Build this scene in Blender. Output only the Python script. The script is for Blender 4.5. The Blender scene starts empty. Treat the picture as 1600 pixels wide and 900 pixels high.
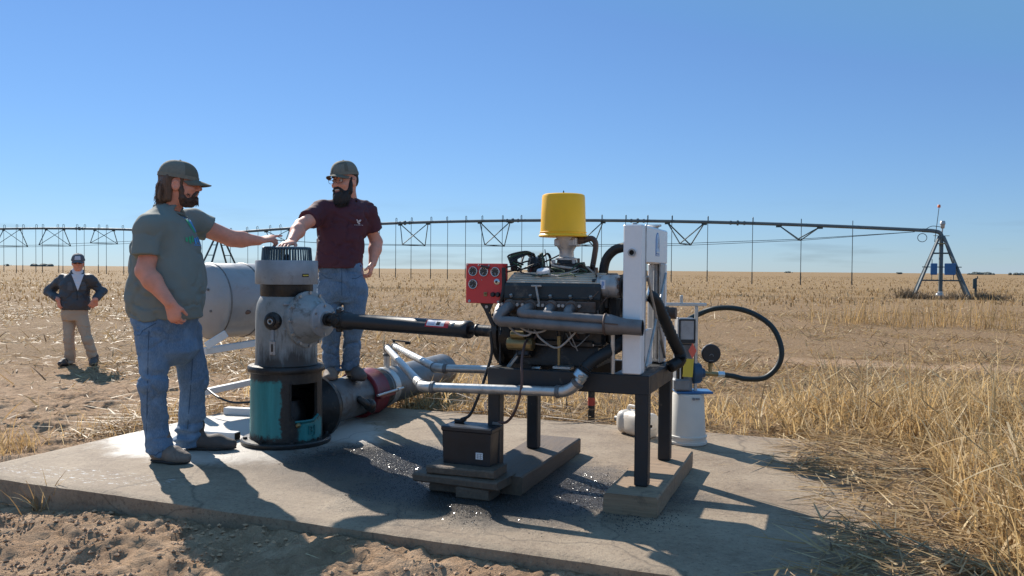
import bpy, math, random
import numpy as np
from mathutils import Vector, Matrix
from mathutils.bvhtree import BVHTree
random.seed(7)
RS = np.random.RandomState(11)
SC = bpy.context.scene
COL = SC.collection
rad = math.radians

# ------------------------------------------------------------------ camera
FPX, CAMH, PITCH, ROLL = 1290.0, 1.2, rad(1.288), rad(0.5)
_F = np.array([0, math.cos(PITCH), -math.sin(PITCH)])
_R0 = np.array([1.0, 0, 0]); _U0 = np.array([0, math.sin(PITCH), math.cos(PITCH)])
_R = math.cos(ROLL) * _R0 + math.sin(ROLL) * _U0
_U = -math.sin(ROLL) * _R0 + math.cos(ROLL) * _U0
cam = bpy.data.cameras.new('camera'); cam_o = bpy.data.objects.new('camera', cam); COL.objects.link(cam_o)
cam.sensor_width = 36.0; cam.lens = 36.0 * FPX / 1600.0
cam.clip_start = 0.05; cam.clip_end = 9000
m = Matrix.Identity(4)
for i in range(3):
    m[i][0], m[i][1], m[i][2] = _R[i], _U[i], -_F[i]
m[2][3] = CAMH
cam_o.matrix_world = m
SC.camera = cam_o

# ------------------------------------------------------------------ light
SUN_EL, SUN_AZ = rad(34.5), math.atan2(-0.566, 0.824)      # azimuth measured from +Y towards +X
w = bpy.data.worlds.new('World'); SC.world = w; w.use_nodes = True
wn = w.node_tree.nodes; wl = w.node_tree.links
sky = wn.new('ShaderNodeTexSky'); sky.sky_type = 'NISHITA'; sky.sun_disc = False
sky.sun_elevation = SUN_EL; sky.sun_rotation = SUN_AZ
sky.altitude = 0; sky.air_density = 1.0; sky.dust_density = 0.0; sky.ozone_density = 8.0
bg = wn['Background']; bg.inputs['Strength'].default_value = 0.10
# a few thin clouds low over the horizon
tc = wn.new('ShaderNodeTexCoord'); sep = wn.new('ShaderNodeSeparateXYZ'); wl.new(tc.outputs['Generated'], sep.inputs[0])
mp = wn.new('ShaderNodeMapping'); mp.inputs['Scale'].default_value = (5, 5, 42); wl.new(tc.outputs['Generated'], mp.inputs[0])
nz = wn.new('ShaderNodeTexNoise'); nz.inputs['Scale'].default_value = 1.3; nz.inputs['Detail'].default_value = 7
wl.new(mp.outputs[0], nz.inputs['Vector'])
cr_ = wn.new('ShaderNodeValToRGB'); cr_.color_ramp.elements[0].position = 0.55; cr_.color_ramp.elements[1].position = 0.8
wl.new(nz.outputs[0], cr_.inputs[0])
band = wn.new('ShaderNodeMapRange'); band.inputs[1].default_value = 0.085; band.inputs[2].default_value = 0.02
band.inputs[3].default_value = 0.0; band.inputs[4].default_value = 0.35; wl.new(sep.outputs[2], band.inputs[0])
mul = wn.new('ShaderNodeMath'); mul.operation = 'MULTIPLY'; wl.new(cr_.outputs[0], mul.inputs[0]); wl.new(band.outputs[0], mul.inputs[1])
mx = wn.new('ShaderNodeMix'); mx.data_type = 'RGBA'; wl.new(mul.outputs[0], mx.inputs[0])
# compress and tint the whole sky evenly, as the camera's tone curve does
def vmul(src, k):
    n = wn.new('ShaderNodeMix'); n.data_type = 'RGBA'; n.blend_type = 'MULTIPLY'; n.inputs[0].default_value = 1.0; n.inputs[7].default_value = (*k, 1); wl.new(src, n.inputs[6]); return n.outputs[2]
gm = wn.new('ShaderNodeGamma'); gm.inputs[1].default_value = 0.75; wl.new(vmul(sky.outputs[0], (0.1, 0.1, 0.1)), gm.inputs[0])
lt = wn.new('ShaderNodeMix'); lt.data_type = 'RGBA'; lt.blend_type = 'LIGHTEN'; lt.inputs[0].default_value = 1.0; lt.inputs[7].default_value = (1.04, 2.32, 4.3, 1)
wl.new(vmul(gm.outputs[0], (4.5, 5.45, 6.75)), lt.inputs[6]); wl.new(lt.outputs[2], mx.inputs[6])      # floor blue added up to the zenith to lift the fill light; mx.inputs[7].default_value = (5.3, 5.7, 6.1, 1)
wl.new(mx.outputs[2], bg.inputs['Color'])
sl = bpy.data.lights.new('sun', 'SUN'); sl.energy = 5.0; sl.angle = rad(0.53); sl.color = (1.0, 0.93, 0.83)
so = bpy.data.objects.new('sun', sl); COL.objects.link(so)
sd = Vector((-0.566 * math.cos(SUN_EL), 0.824 * math.cos(SUN_EL), math.sin(SUN_EL)))
so.rotation_euler = sd.to_track_quat('Z', 'Y').to_euler(); so.location = (-20, 30, 25)
vs = SC.view_settings; vs.view_transform = 'Standard'; vs.look = 'None'; vs.gamma = 1.0; vs.exposure = 0.6
SC.render.engine = 'CYCLES'

# ------------------------------------------------------------------ placing helpers
def at(px, py, Y):
    d = _F * FPX + _R * (px - 800) + _U * (450 - py)
    return np.array([0, 0, CAMH]) + d * (Y / d[1])
TA = np.array([-0.13, 4.48, 0.0]); TANG = rad(-21.0)          # engine stand: front left corner and heading
TU = np.array([math.cos(TANG), math.sin(TANG), 0]); TV = np.array([-math.sin(TANG), math.cos(TANG), 0])
TZ = np.array([0, 0, 1.0])
def T2W(p): return TA + TU * p[0] + TV * p[1] + TZ * p[2]
PA = np.array([-3.22, 4.77, 0.0]); PANG = rad(-21.5)          # concrete pad corner and heading
PU = np.array([math.cos(PANG), math.sin(PANG), 0]); PV = np.array([-math.sin(PANG), math.cos(PANG), 0])
PL, PD = 5.25, 3.0

# ------------------------------------------------------------------ noise (numpy)
def _h(ix, iy, iz, s):
    n = (ix.astype(np.int64) * 374761393 + iy.astype(np.int64) * 668265263 + iz.astype(np.int64) * 2147483647 + s * 974634777) & 0xffffffff
    n = ((n ^ (n >> 13)) * 1274126177) & 0xffffffff
    n = (n ^ (n >> 16)) & 0xffffffff
    return n.astype(np.float64) / 4294967295.0
def vnoise(x, y, z=None, s=0):
    x = np.asarray(x, float); y = np.asarray(y, float); z = np.zeros_like(x) if z is None else np.asarray(z, float)
    ix, iy, iz = np.floor(x), np.floor(y), np.floor(z); fx, fy, fz = x - ix, y - iy, z - iz
    fx = fx * fx * (3 - 2 * fx); fy = fy * fy * (3 - 2 * fy); fz = fz * fz * (3 - 2 * fz)
    r = 0
    for a in (0, 1):
        for b in (0, 1):
            for c in (0, 1):
                wgt = (fx if a else 1 - fx) * (fy if b else 1 - fy) * (fz if c else 1 - fz)
                r = r + wgt * _h(ix + a, iy + b, iz + c, s)
    return r * 2 - 1
def fbm(x, y, z=None, s=0, o=4):
    r = 0; a = 1.0; t = 0
    for i in range(o):
        k = 2.03 ** i
        r = r + a * vnoise(np.asarray(x) * k + 11.3 * i, np.asarray(y) * k + 5.7 * i, None if z is None else np.asarray(z) * k, s + i); t += a; a *= 0.5
    return r / t
def sstep(a, b, x):
    t = np.clip((x - a) / (b - a), 0, 1); return t * t * (3 - 2 * t)

# ------------------------------------------------------------------ materials
def _mk(name):
    M = bpy.data.materials.new(name); M.use_nodes = True
    nt = M.node_tree; return M, nt, nt.nodes['Principled BSDF']
def N(nt, t, **kw):
    n = nt.nodes.new(t)
    for k, v in kw.items(): setattr(n, k, v)
    return n
def ramp(nt, fac, stops):
    r = N(nt, 'ShaderNodeValToRGB'); e = r.color_ramp.elements
    while len(e) < len(stops): e.new(0.5)
    for i, (p, c) in enumerate(stops):
        e[i].position = p; e[i].color = (*c, 1) if len(c) == 3 else c
    nt.links.new(fac, r.inputs[0]); return r.outputs[0]
def noise(nt, scale, detail=5, rough=0.6, coord='Object', stretch=None, dist=0.0):
    tc = N(nt, 'ShaderNodeTexCoord'); v = tc.outputs[coord]
    if stretch:
        mp = N(nt, 'ShaderNodeMapping'); mp.inputs['Scale'].default_value = stretch; nt.links.new(v, mp.inputs[0]); v = mp.outputs[0]
    n = N(nt, 'ShaderNodeTexNoise'); n.inputs['Scale'].default_value = scale; n.inputs['Detail'].default_value = detail
    n.inputs['Roughness'].default_value = rough; n.inputs['Distortion'].default_value = dist
    nt.links.new(v, n.inputs['Vector']); return n.outputs[0]
def mixc(nt, f, a, b):
    m = N(nt, 'ShaderNodeMix', data_type='RGBA')
    for s, val in ((0, f), (6, a), (7, b)):
        if hasattr(val, 'is_output'): nt.links.new(val, m.inputs[s])
        elif s == 0: m.inputs[0].default_value = val
        else: m.inputs[s].default_value = (*val, 1)
    return m.outputs[2]
def bump(nt, b, h, strength=0.3, dist=0.01):
    n = N(nt, 'ShaderNodeBump'); n.inputs['Strength'].default_value = strength; n.inputs['Distance'].default_value = dist
    nt.links.new(h, n.inputs['Height']); nt.links.new(n.outputs[0], b.inputs['Normal']); return n
MATS = {}
def mat(name, col, rough=0.6, metal=0.0, var=0.15, scale=8.0, dirt=None, dirt_amt=0.5, dirt_scale=6.0, bmp=0.0, bscale=40.0, bdist=0.004, stretch=None, spec=None, coat=0.0):
    if name in MATS: return MATS[name]
    M, nt, b = _mk(name)
    c1 = tuple(min(1, x * (1 + var)) for x in col); c2 = tuple(x * (1 - var) for x in col)
    n1 = noise(nt, scale, 6, 0.65, stretch=stretch)
    c = ramp(nt, n1, [(0.3, c2), (0.7, c1)])
    rr = N(nt, 'ShaderNodeMapRange'); rr.inputs[1].default_value = 0.3; rr.inputs[2].default_value = 0.7
    rr.inputs[3].default_value = max(0.05, rough - 0.1); rr.inputs[4].default_value = min(1, rough + 0.1)
    nt.links.new(n1, rr.inputs[0]); nt.links.new(rr.outputs[0], b.inputs['Roughness'])
    if dirt:
        n2 = noise(nt, dirt_scale, 9, 0.7, dist=0.4)
        lo = 0.72 - 0.35 * dirt_amt
        f = ramp(nt, n2, [(lo, (0, 0, 0)), (lo + 0.13, (1, 1, 1))])
        c = mixc(nt, f, c, dirt)
        if metal > 0:
            mm = N(nt, 'ShaderNodeMapRange'); mm.inputs[3].default_value = metal; mm.inputs[4].default_value = 0.0
            nt.links.new(f, mm.inputs[0]); nt.links.new(mm.outputs[0], b.inputs['Metallic'])
    elif metal: b.inputs['Metallic'].default_value = metal
    nt.links.new(c, b.inputs['Base Color'])
    if metal and not dirt: b.inputs['Metallic'].default_value = metal
    if spec is not None: b.inputs['Specular IOR Level'].default_value = spec
    if coat: b.inputs['Coat Weight'].default_value = coat
    if bmp: bump(nt, b, noise(nt, bscale, 5, 0.6, stretch=stretch), bmp, bdist)
    MATS[name] = M; return M
RUST = (0.10, 0.045, 0.022); GRIME = (0.018, 0.016, 0.014); DUST = (0.26, 0.19, 0.13)
mat('steel_black', (0.014, 0.016, 0.019), 0.5, 0, 0.3, 14, DUST, 0.22, 9, 0.15, 60)
mat('black_iron', (0.014, 0.014, 0.014), 0.48, 0.15, 0.4, 20, (0.09, 0.064, 0.046), 0.5, 12, 0.4, 45)
mat('black_grease', (0.014, 0.012, 0.011), 0.42, 0, 0.5, 22, (0.085, 0.060, 0.042), 0.48, 16, 0.5, 50)
mat('rubber', (0.012, 0.012, 0.013), 0.55, 0, 0.3, 20, DUST, 0.15, 8)
mat('cable_black', (0.010, 0.010, 0.011), 0.45, 0, 0.2, 20)
mat('cable_brown', (0.10, 0.055, 0.045), 0.6, 0, 0.3, 20)
mat('cable_grey', (0.34, 0.31, 0.28), 0.6, 0, 0.3, 20)
mat('cable_green', (0.03, 0.07, 0.035), 0.5, 0, 0.3, 20)
mat('galv', (0.52, 0.51, 0.49), 0.42, 0.75, 0.2, 16, (0.22, 0.2, 0.17), 0.35, 10, 0.15, 60)
mat('galv_dark', (0.16, 0.16, 0.16), 0.5, 0.45, 0.3, 12, (0.085, 0.062, 0.045), 0.6, 8, 0.3, 50)
mat('alu_paint', (0.82, 0.80, 0.79), 0.38, 0.15, 0.07, 5, (0.24, 0.18, 0.13), 0.08, 5, 0.05, 30)
mat('alu_cast', (0.42, 0.41, 0.40), 0.45, 0.5, 0.25, 20, (0.12, 0.10, 0.085), 0.45, 14, 0.3, 60)
mat('bolt', (0.40, 0.38, 0.36), 0.4, 0.7, 0.2, 30, RUST, 0.3, 30)
mat('exhaust', (0.17, 0.158, 0.155), 0.5, 0.4, 0.3, 9, (0.15, 0.10, 0.075), 0.35, 7, 0.15, 40)
mat('exhaust_rust', (0.13, 0.085, 0.065), 0.7, 0.2, 0.4, 16, RUST, 0.5, 12, 0.4, 60)
mat('exhaust_in', (0.02, 0.015, 0.012), 0.9)
mat('valve_cover', (0.018, 0.018, 0.017), 0.45, 0.05, 0.4, 14, (0.13, 0.095, 0.066), 0.52, 7, 0.25, 50)
mat('gear_grey', (0.27, 0.285, 0.285), 0.5, 0.15, 0.22, 9, (0.10, 0.082, 0.066), 0.5, 7.0, 0.35, 55, 0.004)
mat('gear_ring', (0.30, 0.315, 0.33), 0.5, 0.25, 0.22, 6, (0.16, 0.155, 0.15), 0.45, 7, 0.12, 60)
mat('cage_blue', (0.035, 0.075, 0.105), 0.4, 0.3, 0.3, 20, (0.05, 0.04, 0.03), 0.3, 18)
mat('teal', (0.012, 0.145, 0.150), 0.5, 0, 0.25, 7, (0.012, 0.011, 0.010), 0.35, 4.0, 0.25, 40, stretch=None)
mat('red_panel', (0.62, 0.042, 0.042), 0.45, 0, 0.1, 5, (0.20, 0.07, 0.05), 0.12, 9, 0.06, 40)
mat('red_coupling', (0.17, 0.014, 0.022), 0.45, 0, 0.2, 9, (0.06, 0.03, 0.03), 0.3, 8, 0.2, 40)
mat('yellow', (0.92, 0.50, 0.004), 0.42, 0, 0.06, 4, (0.42, 0.27, 0.03), 0.15, 6, 0.04, 20)
mat('white_plastic', (0.60, 0.56, 0.49), 0.5, 0, 0.05, 6, (0.42, 0.34, 0.26), 0.2, 7, 0.05, 20)
mat('jug_plastic', (0.60, 0.54, 0.46), 0.45, 0, 0.08, 6, (0.30, 0.21, 0.14), 0.42, 9, 0.05, 20)
mat('white_paint', (0.66, 0.65, 0.63), 0.5, 0, 0.08, 6, (0.30, 0.24, 0.19), 0.28, 8, 0.1, 40)
mat('tank_white', (0.31, 0.31, 0.31), 0.4, 0.2, 0.12, 3, (0.26, 0.23, 0.20), 0.35, 3.5, 0.25, 5, 0.03)
mat('wood', (0.28, 0.19, 0.118), 0.8, 0, 0.3, 5, (0.09, 0.065, 0.045), 0.4, 6, 0.5, 14, 0.006, stretch=(0.6, 9, 9))
mat('wood_dark', (0.115, 0.080, 0.055), 0.7, 0, 0.3, 6, (0.06, 0.045, 0.034), 0.35, 7, 0.5, 16, 0.006, stretch=(9, 0.6, 9))
mat('plastic_black', (0.014, 0.015, 0.018), 0.4, 0, 0.2, 12, DUST, 0.18, 9, 0.08, 60)
mat('label_white', (0.72, 0.72, 0.72), 0.5, 0, 0.04)
mat('label_red', (0.45, 0.02, 0.03), 0.5, 0, 0.05)
mat('label_blue', (0.06, 0.20, 0.50), 0.5, 0, 0.05)
mat('label_pale', (0.45, 0.60, 0.78), 0.45, 0, 0.05)
mat('label_yellow', (0.62, 0.48, 0.05), 0.5, 0, 0.05)
mat('tag_orange', (0.75, 0.13, 0.08), 0.5, 0, 0.05)
mat('gauge_face', (0.02, 0.022, 0.024), 0.25, 0, 0.1)
mat('chrome', (0.55, 0.55, 0.55), 0.2, 0.95, 0.05)
mat('meter_grey', (0.19, 0.20, 0.21), 0.5, 0.2, 0.2, 14, (0.10, 0.09, 0.08), 0.35, 12, 0.15, 60)
mat('meter_glass', (0.30, 0.32, 0.34), 0.12, 0.0, 0.25, 9)
mat('pump_blue', (0.03, 0.075, 0.14), 0.5, 0.1, 0.2, 10, (0.10, 0.10, 0.10), 0.3, 12)
mat('cover_dust_sunlit', (0.50, 0.42, 0.33), 0.7, 0, 0.2, 9, (0.10, 0.085, 0.07), 0.35, 8, 0.3, 50)  # dust on the rocker covers, lightened to paint in their sunlit tops
mat('blue_paint', (0.03, 0.13, 0.30), 0.5, 0, 0.2, 10, (0.12, 0.12, 0.12), 0.2, 10)
mat('pivot_steel', (0.10, 0.13, 0.14), 0.65, 0.0, 0.2, 1.5, (0.16, 0.15, 0.13), 0.2, 2)
mat('pivot_dark', (0.05, 0.075, 0.078), 0.75, 0.0, 0.2, 2)
mat('hose_black', (0.010, 0.018, 0.017), 0.5, 0, 0.2, 2)
mat('red_band', (0.40, 0.05, 0.03), 0.6)
mat('lamp_orange', (0.75, 0.16, 0.03), 0.3)
mat('clamp', (0.45, 0.55, 0.62), 0.3, 0.8, 0.15)
mat('brass', (0.28, 0.21, 0.10), 0.4, 0.7, 0.2, 20, GRIME, 0.4, 15)
mat('brown_rubber', (0.07, 0.045, 0.035), 0.55, 0, 0.3, 14, (0.14, 0.09, 0.06), 0.35, 10)
mat('skin', (0.70, 0.28, 0.18), 0.55, 0, 0.13, 16, (0.56, 0.23, 0.17), 0.3, 7, 0.12, 120, 0.002)
mat('skin_pale', (0.74, 0.32, 0.21), 0.55, 0, 0.12, 16, (0.44, 0.19, 0.14), 0.3, 7, 0.12, 120, 0.002)
for k in ('skin', 'skin_pale'):
    b = MATS[k].node_tree.nodes['Principled BSDF']; b.inputs['Subsurface Weight'].default_value = 0.15
    b.inputs['Subsurface Radius'].default_value = (0.012, 0.005, 0.003)
mat('hair_brown', (0.115, 0.058, 0.030), 0.5, 0, 0.5, 18, None, 0, 0, 0.7, 60, 0.006, stretch=(6, 6, 0.7))
mat('beard_brown', (0.092, 0.050, 0.033), 0.65, 0, 0.5, 40, None, 0, 0, 0.8, 110, 0.005)
mat('beard_black', (0.016, 0.012, 0.011), 0.6, 0, 0.4, 40, None, 0, 0, 0.8, 90, 0.006, stretch=(4, 4, 0.8))
mat('shirt_sage', (0.185, 0.205, 0.182), 0.85, 0, 0.08, 5, (0.21, 0.228, 0.20), 0.25, 4, 0.25, 260, 0.002)
mat('shirt_maroon', (0.085, 0.024, 0.034), 0.85, 0, 0.1, 5, (0.085, 0.030, 0.040), 0.25, 5, 0.25, 260, 0.002)
mat('jacket', (0.048, 0.050, 0.056), 0.6, 0, 0.2, 4, None, 0, 0, 0.2, 40)
mat('shirt_white', (0.62, 0.64, 0.70), 0.8, 0, 0.05)
mat('khaki', (0.45, 0.325, 0.225), 0.85, 0, 0.12, 4, None, 0, 0, 0.2, 60)
mat('cap_olive', (0.125, 0.115, 0.085), 0.85, 0, 0.1, 30, None, 0, 0, 0.4, 300, 0.002)
mat('cap_mesh', (0.185, 0.175, 0.140), 0.9, 0, 0.12, 60, None, 0, 0, 0.5, 350, 0.002)
mat('cap_grey', (0.115, 0.11, 0.12), 0.85, 0, 0.1, 30)
mat('boot', (0.19, 0.145, 0.115), 0.75, 0, 0.25, 9, (0.10, 0.075, 0.06), 0.4, 12, 0.4, 60)
mat('boot_dark', (0.085, 0.065, 0.055), 0.7, 0, 0.25, 9, DUST, 0.3, 12, 0.4, 60)
mat('sole', (0.03, 0.025, 0.022), 0.8)
mat('eye_white', (0.55, 0.5, 0.48), 0.3, 0, 0.02); mat('iris', (0.03, 0.02, 0.015), 0.2)
mat('lens_dark', (0.01, 0.01, 0.01), 0.1)
mat('teeth', (0.62, 0.56, 0.50), 0.35, 0, 0.03)
mat('lip', (0.30, 0.10, 0.085), 0.5, 0, 0.08)
mat('print_blue', (0.08, 0.30, 0.62), 0.8, 0, 0.15, 40); mat('print_green', (0.05, 0.36, 0.17), 0.8, 0, 0.15, 40)
mat('print_white', (0.55, 0.52, 0.55), 0.8, 0, 0.1)
mat('print_grey', (0.085, 0.09, 0.10), 0.8, 0, 0.1)
def denim(name, col):
    M, nt, b = _mk(name)
    n1 = noise(nt, 3.2, 6, 0.65); n2 = noise(nt, 240, 2, 0.5, stretch=(1, 1, 0.25)); n3 = noise(nt, 14, 6, 0.7, stretch=(1, 1, 0.6))
    c = ramp(nt, n1, [(0.30, tuple(x * 0.62 for x in col)), (0.52, col), (0.72, tuple(min(1, x * 1.55 + 0.03) for x in col))])
    c = mixc(nt, ramp(nt, n3, [(0.52, (0, 0, 0)), (0.8, (0.55, 0.55, 0.55))]), c, tuple(x * 1.9 + 0.03 for x in col))
    c = mixc(nt, ramp(nt, n2, [(0.35, (0, 0, 0)), (0.7, (0.3, 0.3, 0.3))]), c, (0.30, 0.36, 0.42))
    nt.links.new(c, b.inputs['Base Color']); b.inputs['Roughness'].default_value = 0.85
    bump(nt, b, noise(nt, 26, 4, 0.6, stretch=(1, 1, 1.6)), 0.35, 0.012); MATS[name] = M
denim('denim', (0.105, 0.182, 0.28)); denim('denim_dark', (0.085, 0.15, 0.235)); 
mat('denim_seam', (0.06, 0.105, 0.165), 0.9, 0, 0.2)

def straw_mat(name, stops, trans=0.35):
    M, nt, b = _mk(name)
    a = N(nt, 'ShaderNodeAttribute', attribute_name='tint')
    c = ramp(nt, a.outputs['Fac'], stops)
    nn = noise(nt, 30, 3, 0.6)
    c = mixc(nt, ramp(nt, nn, [(0.35, (0, 0, 0)), (0.75, (0.35, 0.35, 0.35))]), c, (0.20, 0.13, 0.075))
    nt.links.new(c, b.inputs['Base Color']); b.inputs['Roughness'].default_value = 0.55
    b.inputs['Specular IOR Level'].default_value = 0.35
    tr = N(nt, 'ShaderNodeBsdfTranslucent'); nt.links.new(c, tr.inputs[0])
    ms = N(nt, 'ShaderNodeMixShader'); ms.inputs[0].default_value = trans
    nt.links.new(b.outputs[0], ms.inputs[1]); nt.links.new(tr.outputs[0], ms.inputs[2])
    nt.links.new(ms.outputs[0], nt.nodes['Material Output'].inputs[0]); MATS[name] = M
straw_mat('straw', [(0.0, (0.17, 0.105, 0.055)), (0.35, (0.33, 0.205, 0.088)), (0.7, (0.53, 0.36, 0.165)), (1.0, (0.74, 0.58, 0.34))])
straw_mat('grass_dry', [(0.0, (0.20, 0.125, 0.060)), (0.4, (0.47, 0.305, 0.13)), (0.75, (0.66, 0.46, 0.21)), (1.0, (0.80, 0.66, 0.42))], 0.52)
straw_mat('twig', [(0.0, (0.085, 0.058, 0.04)), (0.6, (0.20, 0.14, 0.09)), (1.0, (0.33, 0.24, 0.15))], 0.1)
straw_mat('bush', [(0.0, (0.11, 0.08, 0.05)), (1.0, (0.26, 0.19, 0.12))], 0.2)

# ground: reddish tilled dirt near, straw-covered soil, pale stubble far out
def ground_mat():
    M, nt, b = _mk('ground')
    big = noise(nt, 0.35, 6, 0.6); mid = noise(nt, 3.5, 8, 0.7); fine = noise(nt, 26, 8, 0.75); grit = noise(nt, 140, 4, 0.7)
    soil = ramp(nt, mid, [(0.3, (0.28, 0.175, 0.105)), (0.52, (0.44, 0.290, 0.178)), (0.72, (0.60, 0.425, 0.28))])
    cre = noise(nt, 13, 9, 0.72, dist=0.6); soil = mixc(nt, ramp(nt, cre, [(0.34, (0.6, 0.6, 0.6)), (0.47, (0, 0, 0))]), soil, (0.20, 0.118, 0.068))  # shade in the soil creases painted into the colour
    soil = mixc(nt, ramp(nt, grit, [(0.3, (0.45, 0.45, 0.45)), (0.55, (0, 0, 0))]), soil, (0.16, 0.095, 0.056))
    lit = ramp(nt, fine, [(0.35, (0.13, 0.078, 0.042)), (0.52, (0.26, 0.165, 0.088)), (0.7, (0.46, 0.32, 0.175))])
    # straw cover grows away from the pad
    geo = N(nt, 'ShaderNodeNewGeometry'); sp = N(nt, 'ShaderNodeSeparateXYZ'); nt.links.new(geo.outputs['Position'], sp.inputs[0])
    a = N(nt, 'ShaderNodeAttribute', attribute_name='cover')
    md = N(nt, 'ShaderNodeMath', operation='MULTIPLY_ADD'); nt.links.new(mid, md.inputs[0]); md.inputs[1].default_value = 1.4; nt.links.new(a.outputs['Fac'], md.inputs[2])
    f = ramp(nt, md.outputs[0], [(0.85 / 2.4, (0, 0, 0)), (1.35 / 2.4, (1, 1, 1))])
    dv = N(nt, 'ShaderNodeMath', operation='DIVIDE'); nt.links.new(md.outputs[0], dv.inputs[0]); dv.inputs[1].default_value = 2.4
    nt.links.new(dv.outputs[0], f.node.inputs[0])
    c = mixc(nt, f, soil, lit)
    far = N(nt, 'ShaderNodeMapRange'); nt.links.new(sp.outputs[1], far.inputs[0]); far.inputs[1].default_value = 24; far.inputs[2].default_value = 60
    row = noise(nt, 0.9, 6, 0.7, coord='Object', stretch=(0.25, 1.2, 1))
    farc = ramp(nt, row, [(0.3, (0.17, 0.105, 0.050)), (0.55, (0.29, 0.188, 0.092)), (0.75, (0.41, 0.28, 0.14))])
    c = mixc(nt, far.outputs[0], c, farc)
    nt.links.new(c, b.inputs['Base Color']); b.inputs['Roughness'].default_value = 0.95; b.inputs['Specular IOR Level'].default_value = 0.15
    h = N(nt, 'ShaderNodeMath', operation='MULTIPLY_ADD'); nt.links.new(grit, h.inputs[0]); h.inputs[1].default_value = 0.25; nt.links.new(fine, h.inputs[2])
    cr2 = noise(nt, 13, 9, 0.72, dist=0.6); h5 = N(nt, 'ShaderNodeMath', operation='MULTIPLY_ADD'); nt.links.new(cr2, h5.inputs[0]); h5.inputs[1].default_value = 1.6; nt.links.new(h.outputs[0], h5.inputs[2])
    bump(nt, b, h5.outputs[0], 0.75, 0.03); MATS['ground'] = M
ground_mat()

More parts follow.
